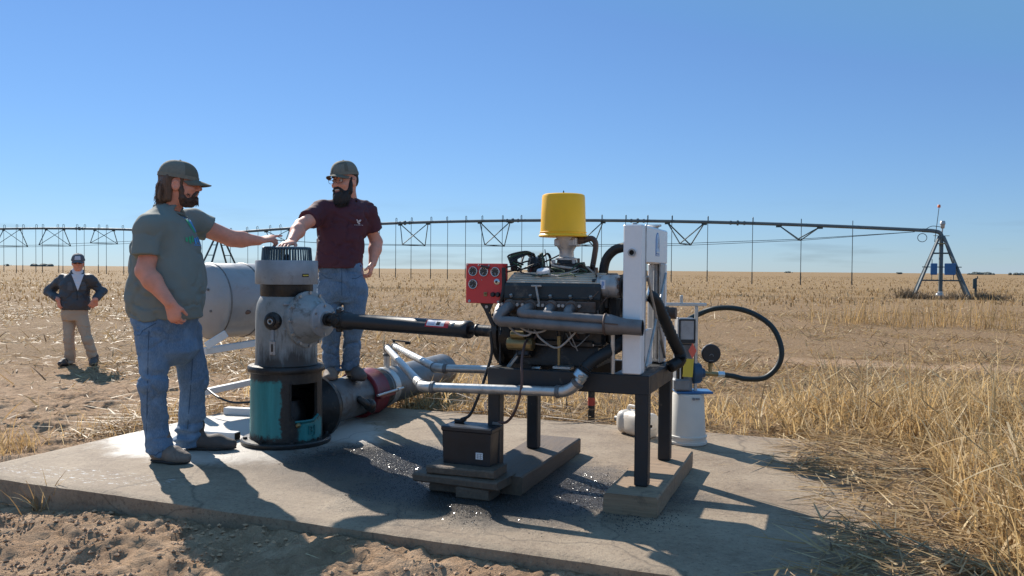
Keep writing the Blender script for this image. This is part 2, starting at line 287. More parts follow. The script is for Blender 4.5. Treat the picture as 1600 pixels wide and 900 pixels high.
# concrete: object coordinates run along the pad (x along the front edge, y towards the field)
def concrete_mat():
    M, nt, b = _mk('concrete')
    tc = N(nt, 'ShaderNodeTexCoord'); ob = tc.outputs['Object']
    def blob(cx, cy, rx, ry, ang, edge=0.35, nscale=3.0, namp=0.9):
        mp = N(nt, 'ShaderNodeMapping', vector_type='TEXTURE'); mp.inputs['Location'].default_value = (cx, cy, 0)
        mp.inputs['Rotation'].default_value = (0, 0, ang); mp.inputs['Scale'].default_value = (rx, ry, 100); nt.links.new(ob, mp.inputs[0])
        ln = N(nt, 'ShaderNodeVectorMath', operation='LENGTH'); nt.links.new(mp.outputs[0], ln.inputs[0])
        nn = noise(nt, nscale, 7, 0.7); md = N(nt, 'ShaderNodeMath', operation='MULTIPLY_ADD')
        nt.links.new(nn, md.inputs[0]); md.inputs[1].default_value = namp; nt.links.new(ln.outputs['Value'], md.inputs[2])
        mr = N(nt, 'ShaderNodeMapRange', interpolation_type='SMOOTHSTEP'); nt.links.new(md.outputs[0], mr.inputs[0])
        mr.inputs[1].default_value = 1 + namp * 0.5; mr.inputs[2].default_value = 1 + namp * 0.5 - edge; return mr.outputs[0]
    n1 = noise(nt, 2.2, 8, 0.65); n2 = noise(nt, 18, 8, 0.7); n3 = noise(nt, 120, 5, 0.7)
    c = ramp(nt, n1, [(0.30, (0.165, 0.112, 0.070)), (0.5, (0.265, 0.194, 0.126)), (0.70, (0.36, 0.275, 0.185))])
    c = mixc(nt, ramp(nt, n2, [(0.42, (0, 0, 0)), (0.75, (0.5, 0.5, 0.5))]), c, (0.38, 0.295, 0.20))
    c = mixc(nt, ramp(nt, n3, [(0.3, (0.6, 0.6, 0.6)), (0.5, (0, 0, 0))]), c, (0.20, 0.15, 0.115))
    pits = noise(nt, 42, 7, 0.8); c = mixc(nt, ramp(nt, pits, [(0.36, (0.75, 0.75, 0.75)), (0.47, (0, 0, 0))]), c, (0.105, 0.072, 0.048)); c = mixc(nt, ramp(nt, pits, [(0.56, (0, 0, 0)), (0.70, (0.6, 0.6, 0.6))]), c, (0.46, 0.365, 0.255))
    spots = noise(nt, 5.0, 8, 0.8); c = mixc(nt, ramp(nt, spots, [(0.60, (0, 0, 0)), (0.72, (0.55, 0.55, 0.55))]), c, (0.12, 0.085, 0.058))
    smooth_glare = blob(0.82, 1.55, 1.10, 0.98, 0.0, 0.25, 5.0, 0.55)          # polished patch by the corner, sun glare painted in as paler colour
    c = mixc(nt, smooth_glare, c, (0.50, 0.455, 0.40))
    scr = noise(nt, 16, 5, 0.75, stretch=(1, 2.6, 1)); sm = blob(0.75, 0.22, 0.75, 0.16, 0.10, 0.3, 5.0, 0.6)
    sf = N(nt, 'ShaderNodeMath', operation='MULTIPLY'); nt.links.new(ramp(nt, scr, [(0.57, (0, 0, 0)), (0.62, (1, 1, 1))]), sf.inputs[0]); nt.links.new(sm, sf.inputs[1])
    c = mixc(nt, sf.outputs[0], c, (0.56, 0.54, 0.51))
    oil = blob(3.10, 0.95, 1.15, 0.85, 0.25, 0.6, 2.4, 1.0)                # oily, pitted area round the engine stand
    vo = N(nt, 'ShaderNodeTexVoronoi', feature='DISTANCE_TO_EDGE'); vo.inputs['Scale'].default_value = 0.62
    wn_ = N(nt, 'ShaderNodeTexNoise'); wn_.inputs['Scale'].default_value = 3.0; wn_.inputs['Detail'].default_value = 6; nt.links.new(ob, wn_.inputs['Vector'])
    wm = N(nt, 'ShaderNodeVectorMath', operation='MULTIPLY_ADD'); nt.links.new(wn_.outputs['Color'], wm.inputs[0]); wm.inputs[1].default_value = (0.35, 0.35, 0); nt.links.new(ob, wm.inputs[2]); nt.links.new(wm.outputs[0], vo.inputs['Vector'])
    c = mixc(nt, ramp(nt, vo.outputs['Distance'], [(0.0, (0.5, 0.5, 0.5)), (0.0055, (0, 0, 0))]), c, (0.045, 0.032, 0.022))
    damp = blob(2.05, 0.98, 1.45, 0.82, 0.0, 0.8, 2.0, 1.1); dmf = N(nt, 'ShaderNodeMath', operation='MULTIPLY'); nt.links.new(damp, dmf.inputs[0]); dmf.inputs[1].default_value = 0.75
    c = mixc(nt, dmf.outputs[0], c, (0.085, 0.060, 0.041))
    oil2 = blob(2.15, 1.25, 0.85, 0.65, 0.1, 0.6, 3.0, 1.0)
    mxo = N(nt, 'ShaderNodeMath', operation='MAXIMUM'); nt.links.new(oil, mxo.inputs[0]); nt.links.new(oil2, mxo.inputs[1])
    pit = noise(nt, 60, 6, 0.8)
    oc = ramp(nt, pit, [(0.35, (0.009, 0.008, 0.007)), (0.55, (0.030, 0.025, 0.021)), (0.80, (0.11, 0.092, 0.078))])
    of = N(nt, 'ShaderNodeMath', operation='MULTIPLY'); nt.links.new(mxo.outputs[0], of.inputs[0]); of.inputs[1].default_value = 0.94
    c = mixc(nt, of.outputs[0], c, oc)
    nt.links.new(c, b.inputs['Base Color'])
    r = N(nt, 'ShaderNodeMapRange'); nt.links.new(mxo.outputs[0], r.inputs[0]); r.inputs[3].default_value = 0.82; r.inputs[4].default_value = 0.33
    r2 = N(nt, 'ShaderNodeMath', operation='MULTIPLY_ADD'); nt.links.new(smooth_glare, r2.inputs[0]); r2.inputs[1].default_value = -0.22; nt.links.new(r.outputs[0], r2.inputs[2])
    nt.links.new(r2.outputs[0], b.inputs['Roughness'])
    hb = N(nt, 'ShaderNodeMath', operation='MULTIPLY'); nt.links.new(pit, hb.inputs[0]); nt.links.new(mxo.outputs[0], hb.inputs[1])
    h2 = N(nt, 'ShaderNodeMath', operation='MULTIPLY_ADD'); nt.links.new(hb.outputs[0], h2.inputs[0]); h2.inputs[1].default_value = 11.0; nt.links.new(n2, h2.inputs[2])
    h3 = N(nt, 'ShaderNodeMath', operation='MULTIPLY_ADD'); nt.links.new(n3, h3.inputs[0]); h3.inputs[1].default_value = 0.4; nt.links.new(h2.outputs[0], h3.inputs[2])
    h4 = N(nt, 'ShaderNodeMath', operation='MULTIPLY_ADD'); nt.links.new(pits, h4.inputs[0]); h4.inputs[1].default_value = 0.9; nt.links.new(h3.outputs[0], h4.inputs[2])
    bump(nt, b, h4.outputs[0], 0.7, 0.008); MATS['concrete'] = M
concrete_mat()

# ------------------------------------------------------------------ mesh building
def cross(a, b): return np.cross(a, b)
def unit(a): a = np.asarray(a, float); return a / (np.linalg.norm(a) + 1e-12)
def frame(d):
    d = unit(d); h = np.array([0, 0, 1.0]) if abs(d[2]) < 0.9 else np.array([1.0, 0, 0])
    x = unit(cross(h, d)); y = cross(d, x); return x, y, d
def spl(pts, n=8):
    P = [np.asarray(p, float) for p in pts]; P = [2 * P[0] - P[1]] + P + [2 * P[-1] - P[-2]]; out = []
    for i in range(1, len(P) - 2):
        for k in range(n):
            t = k / n; a, b, c, d = P[i - 1], P[i], P[i + 1], P[i + 2]
            out.append(0.5 * ((2 * b) + (c - a) * t + (2 * a - 5 * b + 4 * c - d) * t * t + (3 * b - a - 3 * c + d) * t ** 3))
    out.append(P[-2]); return out
class MB:
    def __init__(s): s.V = []; s.F = []
    def add(s, V, F):
        o = len(s.V); s.V.extend([tuple(map(float, v)) for v in V]); s.F.extend([tuple(o + i for i in f) for f in F]); return s
    def box(s, c, size, bev=0.0, R=None):
        c = np.asarray(c, float); h = np.asarray(size, float) / 2; b = min(bev, *(h * 0.45))
        R = np.eye(3) if R is None else np.asarray(R)
        if b <= 0:
            V = [np.array([sx, sy, sz]) * h for sx in (-1, 1) for sy in (-1, 1) for sz in (-1, 1)]
            F = [(0, 1, 3, 2), (4, 6, 7, 5), (0, 4, 5, 1), (2, 3, 7, 6), (0, 2, 6, 4), (1, 5, 7, 3)]
        else:
            V = []; ix = {}
            for sx in (-1, 1):
                for sy in (-1, 1):
                    for sz in (-1, 1):
                        sg = np.array([sx, sy, sz])
                        for a in range(3):
                            q = sg * (h - b); q[a] = sg[a] * h[a]; ix[(sx, sy, sz, a)] = len(V); V.append(q)
            F = []
            for a in range(3):
                o1, o2 = (a + 1) % 3, (a + 2) % 3
                for sgn in (-1, 1):
                    lst = []
                    for p, q in ((-1, -1), (1, -1), (1, 1), (-1, 1)):
                        k = [0, 0, 0]; k[a] = sgn; k[o1] = p; k[o2] = q; lst.append(ix[(*k, a)])
                    F.append(tuple(lst if sgn > 0 else lst[::-1]))
                for p in (-1, 1):
                    for q in (-1, 1):
                        k0 = [0, 0, 0]; k1 = [0, 0, 0]; k0[a] = -1; k1[a] = 1
                        for k in (k0, k1): k[o1] = p; k[o2] = q
                        f = (ix[(*k0, o1)], ix[(*k1, o1)], ix[(*k1, o2)], ix[(*k0, o2)])
                        F.append(f if p * q > 0 else f[::-1])
            for sx in (-1, 1):
                for sy in (-1, 1):
                    for sz in (-1, 1):
                        f = tuple(ix[(sx, sy, sz, a)] for a in range(3)); F.append(f if sx * sy * sz > 0 else f[::-1])
        return s.add([c + R @ v for v in V], F)
    def bar(s, p, q, wx, wy, bev=0.0, up=None):
        p = np.asarray(p, float); q = np.asarray(q, float); d = unit(q - p)
        h = np.array([0, 0, 1.0]) if up is None else np.asarray(up, float)
        if abs(d @ h) > 0.98: h = np.array([0, 1.0, 0])
        x = unit(cross(h, d)); y = cross(d, x)
        return s.box((p + q) / 2, (wx, wy, np.linalg.norm(q - p)), bev, np.stack([x, y, d], 1))
    def rings(s, C, X, Y, n, cap=True, closed=False):
        o = len(s.V); m_ = len(C); V = []; F = []
        for c, x, y in zip(C, X, Y):
            for k in range(n):
                a = 2 * math.pi * k / n; V.append(c + x * math.cos(a) + y * math.sin(a))
        for i in range(m_ - 1 if not closed else m_):
            j = (i + 1) % m_
            for k in range(n):
                l = (k + 1) % n; F.append((i * n + k, i * n + l, j * n + l, j * n + k))
        if cap and not closed:
            F.append(tuple(range(n - 1, -1, -1))); F.append(tuple((m_ - 1) * n + k for k in range(n)))
        return s.add(V, F)
    def cyl(s, p, q, r1, r2=None, n=18, cap=True, bev=0.0):
        p = np.asarray(p, float); q = np.asarray(q, float); r2 = r1 if r2 is None else r2; x, y, d = frame(q - p)
        if bev:
            C = [p, p + d * bev, q - d * bev, q]; R = [r1 - bev, r1, r2, r2 - bev]
        else: C = [p, q]; R = [r1, r2]
        return s.rings(C, [x * r for r in R], [y * r for r in R], n, cap)
    def lathe(s, c, axis, prof, n=28, cap=False):
        c = np.asarray(c, float); x, y, d = frame(axis)
        return s.rings([c + d * z for r, z in prof], [x * max(r, 1e-4) for r, z in prof], [y * max(r, 1e-4) for r, z in prof], n, cap)
    def tube(s, pts, r, n=8, cap=True, closed=False):
        P = [np.asarray(p, float) for p in pts]; m_ = len(P); rr = [r] * m_ if np.isscalar(r) else list(r)
        C, X, Y = [], [], []; px = None
        for i in range(m_):
            a = P[i - 1] if (i > 0 or closed) else P[i]; b = P[(i + 1) % m_] if (i < m_ - 1 or closed) else P[i]
            d = unit(b - a)
            if px is None: px, _, _ = frame(d)
            x = unit(px - d * (px @ d)); px = x; C.append(P[i]); X.append(x * rr[i]); Y.append(cross(d, x) * rr[i])
        return s.rings(C, X, Y, n, cap, closed)
    def torus(s, c, axis, R, r, n=32, k=8, a0=0, a1=360):
        x, y, d = frame(axis); c = np.asarray(c, float); full = abs(a1 - a0) >= 360
        P = [c + (x * math.cos(t) + y * math.sin(t)) * R for t in np.linspace(rad(a0), rad(a1), n, endpoint=not full)]
        return s.tube(P, r, k, not full, full)
    def ball(s, c, r, nu=14, nv=9, R=None):
        c = np.asarray(c, float); r = np.full(3, r) if np.isscalar(r) else np.asarray(r, float); R = np.eye(3) if R is None else R; V = []; F = []
        for j in range(nv + 1):
            t = math.pi * j / nv
            for i in range(nu):
                a = 2 * math.pi * i / nu; V.append(c + R @ (np.array([math.sin(t) * math.cos(a), math.sin(t) * math.sin(a), math.cos(t)]) * r))
        for j in range(nv):
            for i in range(nu):
                k = (i + 1) % nu; F.append((j * nu + i, (j + 1) * nu + i, (j + 1) * nu + k, j * nu + k))
        return s.add(V, F)
    def prism(s, poly, o, ax, ay, ext):
        o = np.asarray(o, float); ax = np.asarray(ax, float); ay = np.asarray(ay, float); e = np.asarray(ext, float); n = len(poly)
        V = [o + ax * a + ay * b for a, b in poly] + [o + ax * a + ay * b + e for a, b in poly]
        F = [tuple(range(n - 1, -1, -1)), tuple(range(n, 2 * n))] + [(i, (i + 1) % n, n + (i + 1) % n, n + i) for i in range(n)]
        if cross(ax, ay) @ e < 0: F = [f[::-1] for f in F]
        return s.add(V, F)
    def bolt(s, c, axis, r=0.011, h=0.010):
        c = np.asarray(c, float); return s.cyl(c, c + unit(axis) * h, r, r * 0.93, 6)
BASE = {}
def link(o, parent=None):
    COL.objects.link(o)
    if parent is not None: o.parent = parent
    return o
def mesh_np(name, V, F, material, sharp=40):
    me = bpy.data.meshes.new(name); V = np.asarray(V, np.float32); F = np.asarray(F, np.int32); k = F.shape[1]
    me.vertices.add(len(V)); me.vertices.foreach_set('co', V.ravel()); me.loops.add(F.size); me.loops.foreach_set('vertex_index', F.ravel())
    me.polygons.add(len(F)); me.polygons.foreach_set('loop_start', np.arange(len(F), dtype=np.int32) * k)
    me.update(calc_edges=True); me.validate()
    if sharp is not None:
        me.shade_smooth()
        if sharp < 180: me.set_sharp_from_angle(angle=rad(sharp))
    me.materials.append(MATS[material]); return me
def build(name, mb, material, sharp=40, off=None):
    me = bpy.data.meshes.new(name); V = np.asarray(mb.V)
    if off is not None: V = V - off
    me.from_pydata(V.tolist(), [], mb.F); me.update(); me.shade_smooth(); me.set_sharp_from_angle(angle=rad(sharp))
    me.materials.append(MATS[material]); return me
def tag(o, label, cat, group=None, kind=None):
    if label: o['label'] = label
    if cat: o['category'] = cat
    if group: o['group'] = group
    if kind: o['kind'] = kind
    return o
def thing(name, label, cat, base, group=None, table=False):
    """Empty at the thing's base. base is in stand coordinates when table=True, else in world coordinates."""
    o = bpy.data.objects.new(name, None); o.empty_display_size = 0.1; link(o)
    base = np.asarray(base, float)
    o.location = T2W(base) if table else base
    if table: o.rotation_euler = (0, 0, TANG)
    BASE[o.name] = base; return tag(o, label, cat, group)
def part(name, mb, material, parent, sharp=40, label=None):
    o = bpy.data.objects.new(name, build(name, mb, material, sharp, BASE[parent.name])); link(o, parent); BASE[o.name] = BASE[parent.name]
    if label: o['label'] = label
    return o
def single(name, mb, material, label, cat, base, group=None, table=False, sharp=40):
    base = np.asarray(base, float)
    o = bpy.data.objects.new(name, build(name, mb, material, sharp, base)); link(o); o.location = T2W(base) if table else base
    if table: o.rotation_euler = (0, 0, TANG)
    BASE[o.name] = base; return tag(o, label, cat, group)
def text_mesh(s, size, depth):
    cu = bpy.data.curves.new('lettering', 'FONT'); cu.body = s; cu.size = size; cu.extrude = depth / 2; cu.align_x = 'CENTER'; cu.align_y = 'CENTER'; cu.resolution_u = 2
    o = bpy.data.objects.new('lettering', cu); me = bpy.data.meshes.new_from_object(o)
    V = np.array([v.co[:] for v in me.vertices]); F = [tuple(p.vertices) for p in me.polygons]
    bpy.data.objects.remove(o); bpy.data.curves.remove(cu); bpy.data.meshes.remove(me); return V, F
# ================================================================== ground and pad
def pad_local(x, y):
    dx, dy = x - PA[0], y - PA[1]
    return dx * PU[0] + dy * PU[1], dx * PV[0] + dy * PV[1]
def gheight(x, y, rough=True):
    x = np.asarray(x, float); y = np.asarray(y, float)
    u, v = pad_local(x, y)
    du = np.maximum(np.maximum(-u, u - PL), 0); dv = np.maximum(np.maximum(-v, v - PD), 0); d = np.hypot(du, dv)
    front = np.interp(u, [-2, 0, 0.8, 1.6, 2.6, 4.0, 5.25], [-0.20, -0.185, -0.145, -0.10, -0.062, -0.07, -0.05])
    side = np.where(v > PD * 0.5, -0.055, np.where(u < 0, -0.09, -0.02))
    t = sstep(-0.25, 0.8, v) ; near = front * (1 - t) + side * t
    near = np.where(u > PL - 0.6, near * 0.6 + 0.4 * 0.01, near)
    z = near + (-0.25 - near) * sstep(0.15, 4.5, d)
    z = z - 0.055 * sstep(0.0, 1.3, -v) * sstep(3.0, 1.5, u)
    if rough:
        amp = 0.024 * sstep(0.0, 0.16, d) + 0.010
        fr = sstep(0.25, -0.05, v) * sstep(-4.0, -0.1, v)
        cl = fbm(x * 7.5 + 0.35 * fbm(x * 3, y * 3, s=3), y * 10.0, s=21, o=5)
        lump = np.abs(vnoise(x * 9.5, y * 13.0, s=4)) + 0.5 * np.abs(vnoise(x * 21.0, y * 27.0, s=5))
        wx = x + 0.06 * vnoise(x * 9, y * 9, s=41); wy = y + 0.06 * vnoise(x * 9, y * 9, s=42)
        rg = 1 - np.abs(fbm(wx * 6.5, wy * 10, s=43, o=5)) * 2.4
        open_ = np.maximum(fr, sstep(0.1, -0.3, u) * sstep(0.1, 0.4, d)); z = z + amp * 1.15 * cl + open_ * 0.034 * np.clip(rg, -0.6, 1) * sstep(-0.5, 0.4, fbm(x * 1.8, y * 1.8, s=44, o=3)) - open_ * 0.010 * np.abs(vnoise(x * 34, y * 44, s=6)) + fr * 0.035 * fbm(x * 1.7, y * 2.4, s=14, o=3)
        z = z + 0.045 * fbm(x * 0.9, y * 0.9, s=33, o=3) * sstep(0.3, 2.5, d)
        fade = sstep(90, 25, y); z = (z + 0.25) * fade - 0.25
    return z
def graded(lo, hi, step, outer, growth=1.13):
    a = list(np.arange(lo, hi + 1e-6, step)); s = step; x = a[-1]
    while x < outer: s *= growth; x += s; a.append(x)
    s = step; x = a[0]; b = []
    while x > -outer: s *= growth; x -= s; b.append(x)
    return np.array(b[::-1] + a)
gx = graded(-5.6, 3.4, 0.021, 5200, 1.085); gy = graded(2.7, 8.6, 0.021, 5200, 1.085); gy = gy[gy > -60]
GX, GY = np.meshgrid(gx, gy, indexing='ij'); GZ = gheight(GX, GY)
uu, vv = pad_local(GX, GY)
GZ = np.where((uu > 0.02) & (uu < PL - 0.02) & (vv > 0.02) & (vv < PD - 0.02), -0.34, GZ)
nx, ny = GX.shape; ii, jj = np.meshgrid(np.arange(nx - 1), np.arange(ny - 1), indexing='ij')
q = (ii * ny + jj).ravel(); F = np.stack([q, q + ny, q + ny + 1, q + 1], 1)
me = mesh_np('ground', np.stack([GX, GY, GZ], -1).reshape(-1, 3), F, 'ground', 180)
# how much of the soil is hidden by straw: bare dirt in front of and left of the pad
cov = sstep(-0.1, 1.0, vv) * 0.75 + 0.25 * sstep(2.0, 6.0, vv)
cov = np.where(uu < 0, cov * (0.15 + 0.6 * sstep(2.5, 7.5, vv)), cov * (0.65 + 0.35 * sstep(6, 14, vv))); cov = np.where(uu > PL - 1.0, np.maximum(cov, 0.95), cov)
cov = np.maximum(cov * sstep(9, 6, np.maximum(-vv, 0)), 0)
track = sstep(0.9, 0.3, np.abs(GY - (13.2 - 0.30 * (GX - 5)))) * sstep(2.0, 5.0, GX)       # bare wheel track on the right
cov = cov * (1 - 0.8 * track)
at_ = me.attributes.new('cover', 'FLOAT', 'POINT'); at_.data.foreach_set('value', cov.astype(np.float32).ravel())
g = bpy.data.objects.new('ground', me); link(g); g['kind'] = 'structure'; g['label'] = 'bare reddish dirt and straw covered harvested field'

# concrete pad: slab with a worn, slightly wavy edge
def slab():
    n, k = 150, 90; us = np.linspace(0, PL, n); vs_ = np.linspace(0, PD, k)
    U_, V_ = np.meshgrid(us, vs_, indexing='ij')
    eu = np.minimum(U_, PL - U_); ev = np.minimum(V_, PD - V_)
    wav = 0.012 * fbm(U_ * 2.0, V_ * 2.0, s=8, o=3)
    X = U_ + np.where(U_ == 0, 0.02 * fbm(V_ * 3, V_ * 0 + 2, s=9), 0); Y = V_ + np.where(V_ == 0, 0.010 * fbm(U_ * 5, U_ * 0 + 4, s=10, o=3), 0)
    Z = 0.0025 * fbm(U_ * 3, V_ * 3, s=12) - 0.010 * np.exp(-(np.minimum(eu, ev) / 0.012) ** 2)
    top = np.stack([X, Y, Z], -1).reshape(-1, 3); idx = np.arange(n * k).reshape(n, k)
    F = [(a, b, c, d) for a, b, c, d in zip(idx[:-1, :-1].ravel(), idx[1:, :-1].ravel(), idx[1:, 1:].ravel(), idx[:-1, 1:].ravel())]
    ring = list(idx[:, 0]) + list(idx[-1, 1:]) + list(idx[-2::-1, -1]) + list(idx[0, -2:0:-1])
    V = top.tolist(); o = len(V)
    rv = top[ring]; cen = np.array([PL / 2, PD / 2])
    for p in rv: V.append((p[0], p[1], -0.10))
    for p in rv: V.append((p[0], p[1], -0.36))
    m_ = len(ring)
    for i in range(m_):
        j = (i + 1) % m_; F.append((ring[i], o + i, o + j, ring[j])); F.append((o + i, o + m_ + i, o + m_ + j, o + j))
    mb = MB(); mb.V = V; mb.F = F; return mb
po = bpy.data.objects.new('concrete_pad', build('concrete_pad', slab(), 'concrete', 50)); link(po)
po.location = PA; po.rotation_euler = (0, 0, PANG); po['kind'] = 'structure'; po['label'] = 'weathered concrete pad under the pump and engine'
# ================================================================== pump gear head
GC = np.array([-1.55, 5.68, 0.0]); GD = unit([0.858, -0.513, 0.0]); GS = unit([0.513, 0.858, 0.0])   # centre, input-shaft direction, sideways
CAMD = unit([0.27, -0.96, 0]); CAMR = unit([0.96, 0.27, 0])
def gp(a, b, z): return GC + GD * a + GS * b + TZ * z
gear = thing('pump_gear_head', 'grey right angle pump gear head on a teal cast pedestal', 'pump', GC)
mb = MB().lathe(GC, TZ, [(0.0, 0.0), (0.298, 0.0), (0.302, 0.008), (0.302, 0.026), (0.294, 0.034), (0.245, 0.036)], 56)
bf = part('base_flange', mb, 'black_grease', gear)
for k in range(8):
    a = 2 * math.pi * (k + 0.5) / 8; part('base_bolt', MB().bolt(GC + np.array([math.cos(a) * 0.272, math.sin(a) * 0.272, 0.034]), TZ, 0.015, 0.016), 'black_iron', bf)
# pedestal shell with the hand-hole facing the camera's right
def pedestal():
    mb = MB(); n, k = 120, 26; R0, R1, t = 0.243, 0.238, 0.022; z0, z1 = 0.034, 0.492
    th0 = math.atan2(CAMD[1], CAMD[0]); win = (0.10, 0.98); wz = (0.165, 0.43)
    for ring, sgn in ((0, 1), (1, -1)):
        pass
    def P(i, j, r):
        a = th0 + 2 * math.pi * i / n; z = z0 + (z1 - z0) * j / k; rr = (R0 + (R1 - R0) * j / k) - r
        return GC + np.array([math.cos(a) * rr, math.sin(a) * rr, z])
    def hole(i, j):
        a = 2 * math.pi * ((i + 0.5) % n) / n; a = a - 2 * math.pi if a > math.pi else a; z = z0 + (z1 - z0) * (j + 0.5) / k
        if not (win[0] < a < win[1] and wz[0] < z < wz[1]): return False
        lo = wz[0] + 0.055 * max(0, (abs(a - 0.54) - 0.30)) / 0.14
        return z > lo
    V = []; F = []
    for r in (0, t):
        for j in range(k + 1):
            for i in range(n): V.append(P(i, j, r))
    off = n * (k + 1); H = {(i, j): hole(i, j) for i in range(n) for j in range(k)}
    for j in range(k):
        for i in range(n):
            if H[(i, j)]: continue
            a, b, c, d = j * n + i, j * n + (i + 1) % n, (j + 1) * n + (i + 1) % n, (j + 1) * n + i
            F.append((a, b, c, d)); F.append((off + d, off + c, off + b, off + a))
            for (e, f, ni, nj) in ((a, d, (i - 1) % n, j), (c, b, (i + 1) % n, j), (b, a, i, j - 1), (d, c, i, j + 1)):
                if 0 <= nj < k and H[(ni, nj)]: F.append((f, e, off + e, off + f) if True else None)
    return mb.add(V, F)
def teal_mat():
    """teal paint left of the hand-hole and on its lower lip; the rest is oily and black"""
    M, nt, b = _mk('pedestal_paint')
    tc = N(nt, 'ShaderNodeTexCoord'); sp = N(nt, 'ShaderNodeSeparateXYZ'); nt.links.new(tc.outputs['Object'], sp.inputs[0])
    at2 = N(nt, 'ShaderNodeMath', operation='ARCTAN2'); nt.links.new(sp.outputs[1], at2.inputs[0]); nt.links.new(sp.outputs[0], at2.inputs[1])
    n1 = noise(nt, 9, 8, 0.7); n2 = noise(nt, 30, 8, 0.75); n3 = noise(nt, 6, 6, 0.7, stretch=(3, 3, 0.35))
    th = N(nt, 'ShaderNodeMath', operation='MULTIPLY_ADD'); nt.links.new(n1, th.inputs[0]); th.inputs[1].default_value = 0.5; nt.links.new(at2.outputs[0], th.inputs[2])
    zz = N(nt, 'ShaderNodeMath', operation='MULTIPLY_ADD'); nt.links.new(n2, zz.inputs[0]); zz.inputs[1].default_value = 0.14; nt.links.new(sp.outputs[2], zz.inputs[2])
    def rng(o, a, b_, soft):
        m1 = N(nt, 'ShaderNodeMapRange'); nt.links.new(o, m1.inputs[0]); m1.inputs[1].default_value = a; m1.inputs[2].default_value = a + soft
        m2 = N(nt, 'ShaderNodeMapRange'); nt.links.new(o, m2.inputs[0]); m2.inputs[1].default_value = b_; m2.inputs[2].default_value = b_ - soft
        mm = N(nt, 'ShaderNodeMath', operation='MULTIPLY'); nt.links.new(m1.outputs[0], mm.inputs[0]); nt.links.new(m2.outputs[0], mm.inputs[1]); return mm.outputs[0]
    c0 = math.atan2(CAMD[1], CAMD[0])
    A = N(nt, 'ShaderNodeMath', operation='MULTIPLY'); nt.links.new(rng(th.outputs[0], c0 - 1.35, c0 + 0.12, 0.06), A.inputs[0]); nt.links.new(rng(zz.outputs[0], 0.125, 0.525, 0.03), A.inputs[1])
    B = N(nt, 'ShaderNodeMath', operation='MULTIPLY'); nt.links.new(rng(th.outputs[0], c0 + 0.52, c0 + 1.6, 0.1), B.inputs[0]); nt.links.new(rng(zz.outputs[0], 0.10, 0.25, 0.02), B.inputs[1])
    mxn = N(nt, 'ShaderNodeMath', operation='MAXIMUM'); nt.links.new(A.outputs[0], mxn.inputs[0]); nt.links.new(B.outputs[0], mxn.inputs[1])
    teal = ramp(nt, n3, [(0.3, (0.014, 0.16, 0.16)), (0.6, (0.026, 0.25, 0.245)), (0.8, (0.045, 0.30, 0.29))])
    teal = mixc(nt, ramp(nt, n2, [(0.62, (0, 0, 0)), (0.72, (0.8, 0.8, 0.8))]), teal, (0.02, 0.03, 0.03))
    blk = ramp(nt, n2, [(0.35, (0.010, 0.009, 0.008)), (0.6, (0.028, 0.023, 0.019)), (0.8, (0.07, 0.055, 0.042))])
    nt.links.new(mixc(nt, mxn.outputs[0], blk, teal), b.inputs['Base Color']); b.inputs['Roughness'].default_value = 0.48
    bump(nt, b, n2, 0.35, 0.006); MATS['pedestal_paint'] = M
teal_mat()
ped = part('pedestal', pedestal(), 'pedestal_paint', gear, 45, 'teal painted pedestal streaked with black oil')
th0 = math.atan2(CAMD[1], CAMD[0])
def ped_pt(a, z, r=0.243): return GC + np.array([math.cos(th0 + a) * r, math.sin(th0 + a) * r, z])
part('opening_rim', MB().tube([ped_pt(a, z, 0.247) for a, z in [(0.10, 0.43)] + [(0.10, 0.42 - 0.24 * t / 6) for t in range(7)]] , 0.006, 6), 'black_iron', ped)
part('opening_lip', MB().tube([ped_pt(0.22 + 0.76 * t / 14, 0.172 + (0.03 * max(0, t - 10) / 4), 0.248) for t in range(15)], 0.009, 6), 'teal', ped)
part('pump_shaft', MB().cyl(GC + TZ * 0.03, GC + TZ * 0.55, 0.035).lathe(GC, TZ, [(0.0, 0.30), (0.10, 0.29), (0.13, 0.22), (0.14, 0.04)], 24), 'black_grease', gear)
part('drain_plug', MB().ball(ped_pt(0.30, 0.150, 0.25), 0.018, 8, 6), 'brass', ped)
V, F = text_mesh('BJ', 0.085, 0.012)
V2 = []
for x, y, z in V: V2.append(ped_pt(0.74 + x / 0.243, 0.105 + y, 0.2445 + z))
part('cast_letters', MB().add(V2, F), 'teal', ped)
